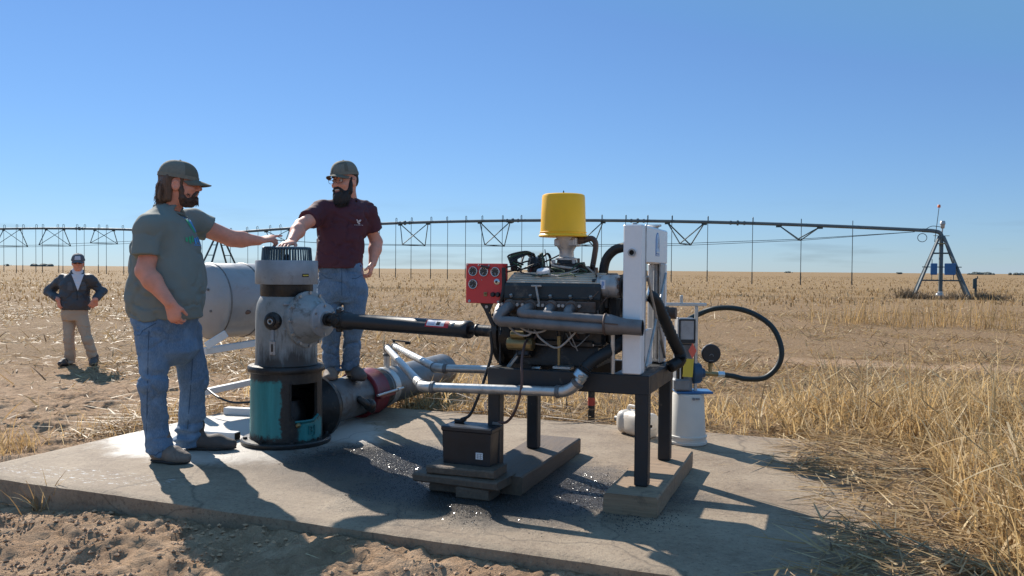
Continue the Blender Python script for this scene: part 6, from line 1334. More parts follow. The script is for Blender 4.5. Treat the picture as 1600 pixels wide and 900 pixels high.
F.ell(H1.p(0.005, 0, -0.160), (0.072, 0.070, 0.032), None, 0.01, 'sub')
def wr(P):
    low = sstep(1.25, 0.95, P[:, 2]); d = 0.020 * pw(P, 5, 5, 6, 3) * (0.5 + low); d -= 0.013 * crease(P, (4.5, 4.5, 3.2), 71) + 0.010 * crease(P, (6, 6, 9), 73); d += 0.008 * pw(P, 14, 14, 7, 5, 2)
    d += 0.008 * np.abs(pw(P, 7, 7, 16, 9, 2)) * low; d += 0.007 * np.sin((P[:, 2] * 1.0 + P[:, 0] * 0.9) * 38 + 3 * pw(P, 4, 4, 4, 7, 2)) * sstep(1.20, 1.35, P[:, 2]) * sstep(0.10, 0.30, np.abs(P[:, 0] + 2.1)); return d
F.wrinkle(wr); sh1 = ppart('t_shirt', F.mesh('t_shirt', 'shirt_sage'), man1)
def collar(par, H, c, rf, rs, drop, material):
    P = [np.asarray(c) + H.f * np.array([1, 1, 0]) * rf * math.cos(t) + H.l * rs * math.sin(t) + TZ * (-drop * (0.5 + 0.5 * math.cos(t))) for t in np.linspace(0, 2 * math.pi, 40, endpoint=False)]
    ppart('collar_band', build('collar_band', MB().tube(P, 0.0085, 8, False, True), material, 180), par)
collar(sh1, H1, a1(263, 322, 5.15), 0.080, 0.083, 0.048, 'shirt_sage')
# chest print: green and blue emblem over a word-like mark
n_ = fd1; axx = unit(cross(TZ, n_)); o_ = a1(297, 350, 5.10)
rd = unit([-0.55, 0.83, 0]); vd = unit([-0.93, 0.36, 0])
axp = unit([0.42, 0.91, 0.0])      # runs round the chest, away from the camera
c_ = a1(300, 352, 5.0); e_ = a1(292, 375, 4.98)
# clothes
F = Field((-2.55, 4.65, 0.02), (-1.55, 5.75, 1.02), 0.0085)
prof = []
for py, cx, a, b in ((484, 258, 0.195, 0.195), (505, 258, 0.195, 0.182), (530, 260, 0.190, 0.170), (548, 265, 0.185, 0.165), (562, 266, 0.15, 0.12), (570, 267, 0.10, 0.07)):
    p = a1(cx, py); prof.append((p[2], p[0], p[1], a, b))
F.loft(prof, fd1, 0.05)
L1 = [a1(240, 520, 5.02), a1(239, 600, 5.00), a1(243, 655, 5.04), a1(250, 704, 5.05)]; L2 = [a1(290, 520, 5.30), a1(303, 592, 5.33), a1(299, 645, 5.36), a1(293, 690, 5.38)]
for L, rr in ((L1, (0.104, 0.078, 0.070, 0.080)), (L2, (0.098, 0.084, 0.072, 0.080))):
    for i in range(3): F.cone(L[i], L[i + 1], rr[i], rr[i + 1], 0.03)
F.cut(L1[3] + np.array([0, 0, -0.035]), (-0.12, -0.05, -1), 0.2); F.cut(L2[3] + np.array([0, 0, -0.035]), (-0.12, -0.05, -1), 0.2)
def wr(P):
    d = -0.013 * crease(P, (5, 5, 7), 79) - 0.009 * crease(P, (9, 9, 15), 81) + 0.014 * pw(P, 8, 8, 9, 13) + 0.006 * np.abs(pw(P, 16, 16, 10, 14, 2)); lo = sstep(0.30, 0.08, P[:, 2]); kn = sstep(0.12, 0.0, np.abs(P[:, 2] - 0.5)); cr = sstep(0.16, 0.0, np.abs(P[:, 2] - 0.74))
    d += 0.016 * lo * np.sin(P[:, 2] * 95 + 4 * pw(P, 7, 7, 5, 15, 2)) * sstep(-0.2, 0.35, pw(P, 8, 8, 8, 16, 2)); d += 0.008 * np.abs(pw(P, 9, 9, 22, 17, 2)) * (kn + cr); return d
F.wrinkle(wr); je1 = ppart('jeans', F.mesh('jeans', 'denim'), man1)
# outer seam and pocket edge lines follow the cloth
def cloth_line(parent, target, pts, direction, r, material, name):
    V = [v.co[:] for v in target.data.vertices]; Pl = [tuple(p.vertices) for p in target.data.polygons]; bv = BVHTree.FromPolygons(V, Pl); b = BASE[target.name]; direction = unit(direction); out = []
    for p in pts:
        h = bv.ray_cast(Vector(np.asarray(p) - b - direction * 0.4), Vector(direction), 0.9)
        if h[0] is not None: out.append(np.array(h[0][:]) + b)
    if len(out) > 2: ppart(name, build(name, MB().tube(out, r, 5), material, 180), parent)
vd1 = unit([-0.37, 0.93, -0.05])
cloth_line(je1, je1, [a1(234 - 0.6 * t, 495 + 22 * t, 5.0) for t in range(10)], vd1, 0.0026, 'denim_seam', 'side_seam')
cloth_line(je1, je1, [a1(212 + 4 * t, 523 - 2.3 * t if t > 2 else 523, 5.0) for t in range(9)], vd1, 0.0028, 'denim_seam', 'pocket_edge')
cloth_line(je1, je1, [a1(301 - 1.0 * t, 560 + 14 * t, 5.25) for t in range(9)], vd1, 0.0026, 'denim_seam', 'side_seam')
cloth_line(je1, je1, [a1(228 + 5.2 * t, 712 - 1.6 * t + (3 if t in (3, 6) else 0), 5.0) for t in range(9)], vd1, 0.004, 'denim_seam', 'hem')
# boots
def boot(par, heel, toe, material, w_=0.050, top=0.16):
    heel = np.asarray(heel, float); toe = np.asarray(toe, float); d = unit(toe - heel); L = np.linalg.norm(toe - heel); z0 = heel[2]
    lo = np.minimum(heel, toe) - 0.12; hi = np.maximum(heel, toe) + 0.12; lo[2] = z0 - 0.02; hi[2] = z0 + top + 0.08; F = Field(lo, hi, 0.0075)
    q = lambda t, z: heel + d * L * t + TZ * z
    F.cone(q(0.12, 0.065), q(0.16, top), 0.050, 0.058, 0.03); F.cone(q(0.14, 0.055), q(0.60, 0.048), 0.048, w_, 0.04, 'add'); F.cone(q(0.60, 0.046), q(0.90, 0.036), w_, 0.030, 0.03); F.ell(q(0.80, 0.038), (0.05, 0.05, 0.030), None, 0.03)
    F.cut(q(0.5, 0.014), (0, 0, -1)); F.wrinkle(lambda P: 0.003 * pw(P, 30, 30, 30, 19, 2))
    o = ppart('boot', F.mesh('boot', material), par)
    F = Field(lo, hi, 0.0075); F.cone(q(0.10, 0.012), q(0.62, 0.012), 0.048, w_ + 0.004, 0.02, 'add', (TZ, 0.3)); F.cone(q(0.62, 0.012), q(0.90, 0.014), w_ + 0.004, 0.032, 0.02, 'add', (TZ, 0.35)); F.cut(q(0.5, 0.0), (0, 0, -1)); F.cut(q(0.5, 0.022), (0, 0, 1))
    s_ = ppart('sole', F.mesh('sole', 'sole'), o); return o
boot(man1, (-2.19, 5.06, 0.0), (-1.955, 4.985, 0.0), 'boot'); boot(man1, (-2.12, 5.40, 0.0), (-1.80, 5.40, 0.0), 'boot_dark')
# beard, hair, cap
F = Field(H1.c - 0.22, H1.c + 0.22, 0.005); q = 1.04
F.ell(H1.p(0.040, 0, -0.086), np.array([0.060, 0.058, 0.043]) * q, H1.R, 0.01); F.ell(H1.p(0.068, 0, -0.093), np.array([0.036, 0.038, 0.028]) * q, H1.R, 0.02)
for e in (-1, 1):
    F.cone(H1.p(0.018, e * 0.063, 0.012), H1.p(0.028, e * 0.058, -0.07), 0.012 * q, 0.020 * q, 0.02); F.cone(H1.p(0.104, e * 0.006, -0.038), H1.p(0.086, e * 0.034, -0.062), 0.008 * q, 0.009 * q, 0.01)
F.ell(H1.p(0.112, 0, -0.058), np.array([0.012, 0.020, 0.006]), H1.R, 0.004, 'sub'); F.wrinkle(lambda P: 0.005 * pw(P, 60, 60, 60, 23, 2) + 0.004 * pw(P, 22, 22, 22, 24, 2))
bd1 = ppart('beard', F.mesh('beard', 'beard_brown'), man1)
F = Field(H1.c - 0.26, H1.c + 0.22, 0.006)
F.ell(H1.p(-0.055, 0, 0.010), np.array([0.062, 0.080, 0.070]) * q, H1.R, 0.02); F.ell(H1.p(-0.026, 0, 0.055), np.array([0.092, 0.0795, 0.052]) * q, H1.R, 0.01); F.ell(H1.p(-0.078, 0, -0.045), np.array([0.046, 0.074, 0.062]) * q, H1.R, 0.03); F.ell(H1.p(-0.082, 0, -0.085), np.array([0.034, 0.064, 0.040]) * q, H1.R, 0.03)
for e in (-1, 1): F.cone(H1.p(-0.045, e * 0.070, 0.03), H1.p(-0.042, e * 0.068, -0.085), 0.018, 0.016, 0.03); F.cone(H1.p(0.035, e * 0.066, 0.045), H1.p(0.028, e * 0.066, 0.005), 0.012, 0.008, 0.02)
F.wrinkle(lambda P: 0.007 * pw(P, 70, 70, 9, 25, 2) + 0.005 * pw(P, 24, 24, 14, 26, 2)); hr1 = ppart('hair', F.mesh('hair', 'hair_brown'), man1)
def hs():
    t = random.uniform(-1.2, 1.2) + math.pi; r = random.uniform(0.95, 1.10); b0 = random.uniform(0.0, 0.05); ln = random.uniform(0.06, 0.135); c, s_ = math.cos(t), math.sin(t); fl = random.uniform(0.0, 0.03)
    return [H1.p(-0.03 + 0.075 * r * c, 0.078 * r * s_, 0.03 - b0), H1.p(-0.042 + 0.082 * r * c, 0.080 * r * s_, 0.03 - b0 - ln * 0.35), H1.p(-0.046 + 0.078 * r * c, 0.076 * r * s_, 0.03 - b0 - ln * 0.7), H1.p(-0.046 + (0.068 + fl) * r * c, 0.070 * r * s_, 0.03 - b0 - ln)]
def bs1():
    t = random.uniform(-1.7, 1.7); z = random.uniform(-0.112, -0.04 - 0.025 * math.cos(t)); c, s_ = math.cos(t), math.sin(t); ln = random.uniform(0.006, 0.016); r = 0.060
    return [H1.p(0.040 + r * c, r * 0.95 * s_, z), H1.p(0.042 + r * 1.04 * c, r * s_, z - ln * 0.4), H1.p(0.044 + r * 1.06 * c, r * 1.02 * s_, z - ln * 0.8), H1.p(0.045 + r * 1.05 * c, r * 1.0 * s_, z - ln * 1.2)]
strands('beard_strands', bs1, 320, bd1, 'beard_brown', 0.0013)
strands('hair_strands', hs, 420, hr1, 'hair_brown', 0.0018)
H1.cap(man1, 'cap_olive', 'cap_mesh', 0.080, 0.16, 0.058, None, 0.9, 0.006)

# ---------------------------------------------------------------- man in the maroon shirt, standing on the discharge pipe
Y2 = 6.42
def a2(px, py, Y=Y2): return at(px, py, Y)
b2 = np.array([-1.325, 6.42, 0.345]); fd2 = unit([-0.22, -0.975, 0]); H2 = Head(a2(539, 285, 6.38), rad(244), rad(-5), rad(3), 1.06)
shR = a2(502, 329, 6.36); elR = a2(470, 353, 6.10); wrR = a2(456, 377, 5.86); shL = a2(573, 330, 6.48); elL = a2(588, 378, 6.56); wrL = a2(582, 412, 6.46)
F = Field((-2.05, 5.55, 1.05), (-0.80, 6.90, 2.15), 0.0066)
H2.skin(F, a2(545, 318, 6.44)); F.cone(a2(540, 340), a2(534, 400), 0.08, 0.11, 0.03)
F.cone(shR + np.array([0.03, 0, 0]), elR, 0.056, 0.050, 0.03); F.cone(elR, elR + (wrR - elR) * 0.35, 0.047, 0.049, 0.02); F.cone(elR + (wrR - elR) * 0.35, wrR, 0.049, 0.031, 0.03)
F.cone(shL + np.array([-0.03, 0, 0]), elL, 0.056, 0.046, 0.03); F.cone(elL, elL + (wrL - elL) * 0.35, 0.044, 0.046, 0.03); F.cone(elL + (wrL - elL) * 0.35, wrL, 0.049, 0.031, 0.03)
hand(F, wrR, np.array([-0.12, -0.55, -0.14]), np.array([0.0, 0.0, 1.0]), 1, 0.2, 1.0, 0.14); hand(F, wrL, a2(577, 432, 6.42) - wrL, np.array([0.8, 0.2, 0.2]), -1, 0.8, 1.0)
man2 = body_obj(F, b2, 'bearded man in maroon t-shirt and jeans standing on the discharge pipe behind the gear head', 'skin_pale'); H2.eyes(man2)
F = Field((-2.05, 5.90, 1.10), (-0.80, 6.90, 1.80), 0.0085); prof = []
for py, cx, a, b in ((419, 531, 0.184, 0.142), (408, 531, 0.186, 0.144), (390, 532, 0.185, 0.142), (365, 534, 0.190, 0.138), (345, 536, 0.197, 0.134), (332, 538, 0.190, 0.118), (323, 540, 0.150, 0.098), (316, 542, 0.105, 0.080), (309, 543, 0.076, 0.070)):
    p = a2(cx, py); prof.append((p[2], p[0], p[1], a, b))
F.loft(prof, fd2, 0.02); F.cone(shR + np.array([0.08, 0.02, 0]), shR, 0.082, 0.080, 0.05); F.cone(shR, shR + (elR - shR) * 0.9, 0.083, 0.078, 0.035, 'add', None, (shR + (elR - shR) * 0.66, elR - shR)); F.cone(shL + np.array([-0.08, 0, 0]), shL, 0.082, 0.080, 0.05); F.cone(shL, shL + (elL - shL) * 0.9, 0.083, 0.078, 0.035, 'add', None, (shL + (elL - shL) * 0.64, elL - shL)); F.ell(H2.p(-0.03, 0, -0.155), (0.075, 0.075, 0.035), None, 0.01, 'sub')
F.wrinkle(lambda P: -0.012 * crease(P, (5, 5, 4), 75) - 0.009 * crease(P, (7, 7, 11), 77) + 0.014 * pw(P, 6, 6, 9, 33) + 0.006 * pw(P, 16, 16, 9, 35, 2) + 0.011 * np.abs(pw(P, 9, 9, 24, 36, 2)) * sstep(1.36, 1.22, P[:, 2]))
sh2 = ppart('t_shirt', F.mesh('t_shirt', 'shirt_maroon'), man2)
collar(sh2, H2, a2(544, 312, 6.43), 0.078, 0.080, 0.022, 'shirt_maroon')
F = Field((-1.80, 6.05, 0.36), (-0.90, 6.85, 1.30), 0.0085); prof = []
for py, cx, a, b in ((410, 532, 0.170, 0.120), (425, 533, 0.180, 0.128), (445, 534, 0.188, 0.132), (462, 535, 0.185, 0.125), (472, 536, 0.16, 0.11)):
    p = a2(cx, py); prof.append((p[2], p[0], p[1], a, b))
F.loft(prof, fd2, 0.03)
L1 = [a2(515, 450), a2(518, 505, 6.36), a2(517, 545, 6.39), a2(517, 578, 6.40)]; L2 = [a2(555, 450), a2(553, 505, 6.40), a2(549, 545, 6.44), a2(547, 578, 6.46)]
for L, rr in ((L1, (0.094, 0.076, 0.068, 0.070)), (L2, (0.094, 0.076, 0.068, 0.070))):
    for i in range(3): F.cone(L[i], L[i + 1], rr[i], rr[i + 1], 0.022)
F.cut(L1[3] + np.array([0, 0, -0.005]), (0, -0.1, -1), 0.15); F.cut(L2[3] + np.array([0, 0, -0.005]), (0, -0.1, -1), 0.15)
def wr(P):
    d = -0.012 * crease(P, (5, 5, 7), 83) - 0.009 * crease(P, (9, 9, 15), 85) + 0.010 * pw(P, 9, 9, 10, 43); lo = sstep(0.70, 0.45, P[:, 2]); d += 0.010 * lo * np.sin(P[:, 2] * 100 + 4 * pw(P, 7, 7, 5, 45, 2)) * sstep(-0.2, 0.35, pw(P, 8, 8, 8, 46, 2)); d += 0.008 * np.abs(pw(P, 9, 9, 22, 47, 2)) * sstep(0.2, 0.0, np.abs(P[:, 2] - 0.95)); return d
F.wrinkle(wr); je2 = ppart('jeans', F.mesh('jeans', 'denim_dark'), man2)
vd2 = unit([-0.2, 0.98, 0])
cloth_line(je2, je2, [a2(534, 420 + 6 * t, 6.2) for t in range(8)], vd2, 0.003, 'denim_seam', 'fly_seam')
cloth_line(je2, je2, [a2(501 + 3 * t, 428 + 3 * t - 0.3 * t * t, 6.2) for t in range(7)], vd2, 0.003, 'denim_seam', 'pocket_edge')
cloth_line(je2, je2, [a2(568 - 3 * t, 428 + 3 * t - 0.3 * t * t, 6.2) for t in range(7)], vd2, 0.003, 'denim_seam', 'pocket_edge')
boot(man2, a2(520, 588, 6.46) * np.array([1, 1, 0]) + TZ * 0.338, a2(514, 588, 6.22) * np.array([1, 1, 0]) + TZ * 0.330, 'boot', 0.048, 0.14); boot(man2, a2(548, 588, 6.52) * np.array([1, 1, 0]) + TZ * 0.338, a2(567, 588, 6.30) * np.array([1, 1, 0]) + TZ * 0.326, 'boot_dark', 0.048, 0.14)
F = Field(H2.c - 0.30, H2.c + 0.22, 0.0052); q = 1.06
F.ell(H2.p(0.046, 0, -0.100), np.array([0.066, 0.066, 0.062]) * q, H2.R, 0.01); F.ell(H2.p(0.058, 0, -0.128), np.array([0.054, 0.058, 0.058]) * q, H2.R, 0.03); F.ell(H2.p(0.060, 0, -0.150), np.array([0.038, 0.042, 0.036]) * q, H2.R, 0.03)
for e in (-1, 1): F.cone(H2.p(0.012, e * 0.066, 0.025), H2.p(0.030, e * 0.062, -0.07), 0.011 * q, 0.022 * q, 0.02); F.cone(H2.p(0.110, e * 0.004, -0.035), H2.p(0.092, e * 0.036, -0.058), 0.0085 * q, 0.011 * q, 0.01)
F.ell(H2.p(0.114, 0, -0.060), np.array([0.040, 0.031, 0.0155]), H2.R, 0.004, 'sub'); F.wrinkle(lambda P: 0.006 * pw(P, 55, 55, 18, 53, 2) + 0.006 * pw(P, 24, 24, 12, 54, 2))
bd2 = ppart('beard', F.mesh('beard', 'beard_black'), man2)
def bs_():
    t = random.uniform(-1.5, 1.5); z = random.uniform(-0.145, -0.07); c, s_ = math.cos(t), math.sin(t); r = 0.058; ln = random.uniform(0.015, 0.04)
    return [H2.p(0.05 + r * c, r * s_, z), H2.p(0.052 + r * 1.05 * c, r * 1.06 * s_, z - ln * 0.4), H2.p(0.054 + r * 1.0 * c, r * 1.04 * s_, z - ln * 0.8), H2.p(0.055 + r * 0.9 * c, r * 0.95 * s_, z - ln * 1.2)]
strands('beard_strands', bs_, 420, bd2, 'beard_black', 0.0016)
ppart('teeth', build('teeth', MB().ball(H2.p(0.0955, 0, -0.054), (0.0145 * q, 0.025 * q, 0.0075 * q), 12, 7, H2.R), 'teeth'), man2); ppart('lower_lip', build('lower_lip', MB().ball(H2.p(0.100, 0, -0.0695), (0.011 * q, 0.023 * q, 0.0055 * q), 12, 7, H2.R), 'lip'), man2)
F = Field(H2.c - 0.2, H2.c + 0.2, 0.006); F.ell(H2.p(-0.028, 0, 0.058), np.array([0.090, 0.0790, 0.050]) * q, H2.R, 0.01); F.ell(H2.p(-0.058, 0, 0.01), np.array([0.052, 0.070, 0.060]) * q, H2.R, 0.02); F.wrinkle(lambda P: 0.004 * pw(P, 60, 60, 20, 56, 2)); ppart('hair', F.mesh('hair', 'beard_black'), man2)
H2.cap(man2, 'cap_olive', 'cap_mesh', 0.072, 0.02, 0.066, ('cap_mesh', 20), 1.0)
gl = MB(); 
for e in (-1, 1): 
    P = []
    for k in range(16):
        a = 2 * math.pi * k / 16; ca, sa = math.cos(a), math.sin(a); r = (abs(ca) ** 3 + abs(sa) ** 3) ** (-1 / 3); P.append(H2.p(0.117 - 0.010 * abs(ca * r * 0.4 + e * 0.6), e * 0.035 + ca * r * 0.027, 0.012 + sa * r * 0.021))
    gl.tube(P, 0.0017, 6, False, True)
    gl.tube([H2.p(0.108, e * 0.063, 0.020), H2.p(0.05, e * 0.078, 0.020), H2.p(-0.005, e * 0.084, 0.014)], 0.0018, 6)
gl.tube([H2.p(0.115, -0.010, 0.016), H2.p(0.119, 0, 0.020), H2.p(0.115, 0.010, 0.016)], 0.003, 6)
ppart('glasses', build('glasses', gl, 'lens_dark'), man2)
# white emblem with a line of lettering on the chest pocket
org = a2(561, 346, 6.2); ax_ = unit([0.97, -0.2, 0]); ay_ = TZ
ov = lambda cx, cy, rx, ry, rot=0: [(cx + rx * math.cos(t) * math.cos(rot) - ry * math.sin(t) * math.sin(rot), cy + rx * math.cos(t) * math.sin(rot) + ry * math.sin(t) * math.cos(rot)) for t in np.linspace(0, 2 * math.pi, 12, endpoint=False)]
bx_ = lambda x0, y0, x1, y1: [(x0, y0), (x1, y0), (x1, y1), (x0, y1)]
decal(sh2, sh2, org, ax_, ay_, vd2, [('pocket_emblem', 'print_white', ov(0.0, 0.004, 0.017, 0.009, 0.5)), ('pocket_emblem', 'print_white', ov(0.012, 0.014, 0.008, 0.006)), ('pocket_emblem', 'print_white', ov(-0.012, 0.012, 0.005, 0.012, 0.4)), ('pocket_emblem', 'print_white', ov(0.003, -0.010, 0.008, 0.006))] + [('pocket_lettering', 'print_white', bx_(-0.036 + 0.0125 * k, -0.023, -0.0275 + 0.0125 * k, -0.0195)) for k in range(6)], 0.003)
# chest print on the grey shirt (flat print, seen at a slant)
d1 = unit([-0.92, 0.40, 0]); axp = unit([0.15, 0.99, 0]); pc = a1(262, 352) + np.array([0.5, -0.15, 0.0])
sw = [(-0.05, 0.045), (-0.03, 0.055), (0.0, 0.03), (0.025, -0.01), (0.035, -0.05), (0.01, -0.045), (-0.015, -0.01), (-0.045, 0.02)]
decal(sh1, sh1, pc, axp, TZ, d1, [('chest_print', 'print_green', sw), ('chest_print', 'print_blue', [(a + 0.035, b + 0.012) for a, b in sw]), ('chest_print', 'print_blue', ov(-0.035, 0.075, 0.02, 0.025))] +
      [('chest_lettering', 'print_green' if k < 3 else 'print_blue', bx_(-0.10 + 0.032 * k, -0.104 - 0.010 * (k % 2), -0.078 + 0.032 * k, -0.078 + 0.006 * (k % 3))) for k in range(7)] + [('chest_lettering', 'print_blue', bx_(-0.02, -0.124, 0.115, -0.119))], 0.003)

# ---------------------------------------------------------------- man in the black jacket, out in the field
Y3 = 11.9
def a3(px, py, Y=Y3): return at(px, py, Y)
b3 = np.array([-6.17, 11.9, float(gheight(-6.17, 11.9))]); fd3 = unit([0.42, -0.91, 0]); H3 = Head(a3(122, 411, 11.85), rad(-66), rad(-3), 0, 0.98)
shR = a3(99, 436); elR = a3(76, 455, 12.0); wrR = a3(91, 468, 11.74); shL = a3(140, 436); elL = a3(159, 455, 12.0); wrL = a3(149, 468, 11.76)
F = Field((-7.0, 11.4, 0.45), (-5.4, 12.4, 1.50), 0.0095)
H3.skin(F, a3(120, 428)); F.cone(a3(119, 440), a3(117, 475), 0.08, 0.11, 0.03)
F.cone(shR, elR, 0.05, 0.045, 0.02); F.cone(elR, wrR, 0.045, 0.034, 0.02); F.cone(shL, elL, 0.05, 0.045, 0.02); F.cone(elL, wrL, 0.045, 0.034, 0.02)
hand(F, wrR, a3(93, 480, 11.74) - wrR, np.array([-0.6, -0.7, 0]), -1, 0.5, 1.05); hand(F, wrL, a3(143, 478, 11.76) - wrL, np.array([0.6, -0.7, 0.2]), 1, 0.5, 1.05)
man3 = body_obj(F, b3, 'man in black jacket, cap and sunglasses standing hands on hips in the field')
F = Field((-7.0, 11.4, 0.50), (-5.4, 12.4, 1.25), 0.0105); prof = []
for py, cx, a, b in ((484, 117, 0.185, 0.145), (478, 117, 0.200, 0.160), (462, 117, 0.198, 0.155), (445, 118, 0.198, 0.150), (437, 119, 0.182, 0.13), (431, 120, 0.145, 0.11), (426, 120, 0.10, 0.09), (421, 121, 0.075, 0.075)):
    p = a3(cx, py); prof.append((p[2], p[0], p[1], a, b))
F.loft(prof, fd3, 0.03); F.cone(shR, elR, 0.078, 0.064, 0.05); F.cone(elR, elR + (wrR - elR) * 0.85, 0.066, 0.050, 0.03); F.cone(shL, elL, 0.078, 0.064, 0.05); F.cone(elL, elL + (wrL - elL) * 0.85, 0.066, 0.050, 0.03)
cv = a3(121, 436, 11.72); F.cone(cv, cv - TZ * 0.17 + np.array([-0.005, 0, 0]), 0.062, 0.010, 0.01, 'sub')
F.wrinkle(lambda P: -0.014 * crease(P, (5, 5, 7), 87) + 0.014 * pw(P, 8, 8, 12, 63) + 0.008 * np.abs(pw(P, 14, 14, 14, 64, 2))); jk = ppart('jacket', F.mesh('jacket', 'jacket'), man3)
F = Field((-6.5, 11.5, 0.7), (-5.9, 12.2, 1.2), 0.01); F.cone(a3(121, 424, 11.86), a3(120, 455, 11.88), 0.072, 0.085, 0.01, 'add'); F.wrinkle(lambda P: 0.003 * pw(P, 20, 20, 20, 65, 2)); ppart('shirt', F.mesh('shirt', 'shirt_white'), man3)
dj = unit([-0.526, 1.0, 0]); axj = unit([0.91, 0.42, 0])
for k in range(6):
    w0, w1 = 0.080 * (1 - k / 6.0), 0.080 * (1 - (k + 1) / 6.0); z0, z1 = -0.040 * k, -0.040 * (k + 1)
    decal(man3, jk, a3(121.5, 429, 11.3), axj, TZ, dj, [('shirt_front', 'shirt_white', [(-w0, z0), (w0, z0), (w1, z1), (-w1, z1)] if k < 5 else [(-w0, z0), (w0, z0), (0, z1)])], 0.006)
decal(jk, jk, a3(120.5, 460, 11.3), axj, TZ, dj, [('zipper', 'lens_dark', [(-0.005, -0.10), (0.005, -0.10), (0.005, 0.06), (-0.005, 0.06)])], 0.005)
for sx in (-1, 1): decal(jk, jk, a3(120 + sx * 11, 448, 11.3), axj, TZ, dj, [('jacket_print', 'print_grey', [(-0.035, -0.06), (0.035, -0.07), (0.03, 0.02), (0.01, 0.06), (-0.03, 0.05)])], 0.004)
F = Field((-6.75, 11.45, -0.22), (-5.55, 12.35, 0.75), 0.0105); prof = []
for py, cx, a, b in ((474, 117, 0.175, 0.13), (490, 117, 0.178, 0.135), (500, 117, 0.165, 0.12)):
    p = a3(cx, py); prof.append((p[2], p[0], p[1], a, b))
F.loft(prof, fd3, 0.04)
L1 = [a3(108, 497), a3(108, 532, 11.85), a3(110, 564)]; L2 = [a3(127, 497), a3(137, 532, 11.88), a3(147, 562, 11.95)]
for L in (L1, L2): F.cone(L[0], L[1], 0.092, 0.072, 0.025); F.cone(L[1], L[2], 0.072, 0.068, 0.02)
F.cut(L1[2] - TZ * 0.03, (0, 0, -1), 0.2); F.cut(L2[2] - TZ * 0.03, (0, 0, -1), 0.2); F.wrinkle(lambda P: -0.012 * crease(P, (6, 6, 8), 89) + 0.010 * pw(P, 9, 9, 12, 67) + 0.006 * np.sin(P[:, 2] * 60 + 4 * pw(P, 6, 6, 6, 68, 2)) * sstep(0.1, -0.1, P[:, 2])); ppart('trousers', F.mesh('trousers', 'khaki'), man3)
for (px, dx) in ((110, -0.02), (148, 0.10)):
    h0 = a3(px, 570, 11.98); h0[2] = b3[2] - 0.02; boot(man3, h0, h0 + np.array([dx, -0.26, 0]), 'boot_dark', 0.05, 0.12)
F = Field(H3.c - 0.2, H3.c + 0.2, 0.008); F.ell(H3.p(-0.045, 0, -0.01), np.array([0.062, 0.080, 0.085]), H3.R, 0.02); F.wrinkle(lambda P: 0.004 * pw(P, 40, 40, 20, 69, 2)); ppart('hair', F.mesh('hair', 'hair_brown'), man3)
H3.cap(man3, 'cap_grey', 'cap_grey', 0.07, 0.06, 0.050, ('print_white', 0), 1.0)
gl = MB()
for e in (-1, 1): gl.ball(H3.p(0.098, e * 0.034, 0.012), (0.010, 0.030, 0.019), 12, 8, H3.R); gl.tube([H3.p(0.09, e * 0.06, 0.016), H3.p(0.0, e * 0.082, 0.012)], 0.004, 5)
ppart('sunglasses', build('sunglasses', gl, 'lens_dark'), man3)
# ================================================================== dry grass, straw and stubble
def ribbons(name, root, height, width, lean, az, material, seg=4, curl=0.5, tint=None, twist=None, flat=False, bez=None):
    """many curved leaf or stem ribbons in one mesh; every ribbon has a shallow V section"""
    n = len(root); t = np.linspace(0, 1, seg + 1)[None, :]
    dirx, diry = np.cos(az)[:, None], np.sin(az)[:, None]
    ang = lean[:, None] + curl[:, None] * t ** 1.5 if not np.isscalar(curl) else lean[:, None] + curl * t ** 1.5
    st = height[:, None] / seg
    dh = np.sin(ang) * st; dz = np.cos(ang) * st
    H = np.concatenate([np.zeros((n, 1)), np.cumsum(dh[:, :-1], 1)], 1); Z = np.concatenate([np.zeros((n, 1)), np.cumsum(dz[:, :-1], 1)], 1)
    X = root[:, 0:1] + H * dirx; Y = root[:, 1:2] + H * diry; Zz = root[:, 2:3] + Z
    tw = (RS.uniform(0, 2 * np.pi, n) if twist is None else twist)[:, None] + RS.uniform(-1, 1, n)[:, None] * t * 1.2
    wx, wy = np.cos(tw), np.sin(tw)
    wd = width[:, None] * (1 - 0.82 * t ** 2)
    L = np.stack([X + wx * wd / 2, Y + wy * wd / 2, Zz], -1); Rr = np.stack([X - wx * wd / 2, Y - wy * wd / 2, Zz + (wd * 0.25 if flat else 0)], -1)
    V = np.stack([L, Rr], 2).reshape(n, -1, 3); m_ = V.shape[1]; base = (np.arange(n) * m_)[:, None]
    q = np.concatenate([np.stack([base[:, 0] + 2 * k, base[:, 0] + 2 * k + 1, base[:, 0] + 2 * k + 3, base[:, 0] + 2 * k + 2], 1)[:, None, :] for k in range(seg)], 1).reshape(-1, 4)
    me = mesh_np(name, V.reshape(-1, 3), q, material, 180)
    tint = np.clip(RS.normal(0.55, 0.24, n), 0, 1) if tint is None else tint
    a = me.attributes.new('tint', 'FLOAT', 'FACE'); a.data.foreach_set('value', np.repeat(tint, seg).astype(np.float32))
    return me
def stuff(name, me, label): 
    o = bpy.data.objects.new(name, me); link(o); o['kind'] = 'stuff'; o['label'] = label; return o
def on_pad(x, y, mg=0.0):
    u, v = pad_local(x, y); return (u > -mg) & (u < PL + mg) & (v > -mg) & (v < PD + mg)
def wedge(n, y0, y1, x0=-0.78, x1=0.78, power=1.0):
    y = (RS.uniform(0, 1, n) * (y1 ** (power + 1) - y0 ** (power + 1)) + y0 ** (power + 1)) ** (1 / (power + 1)); x = RS.uniform(x0, x1, n) * y; return x, y
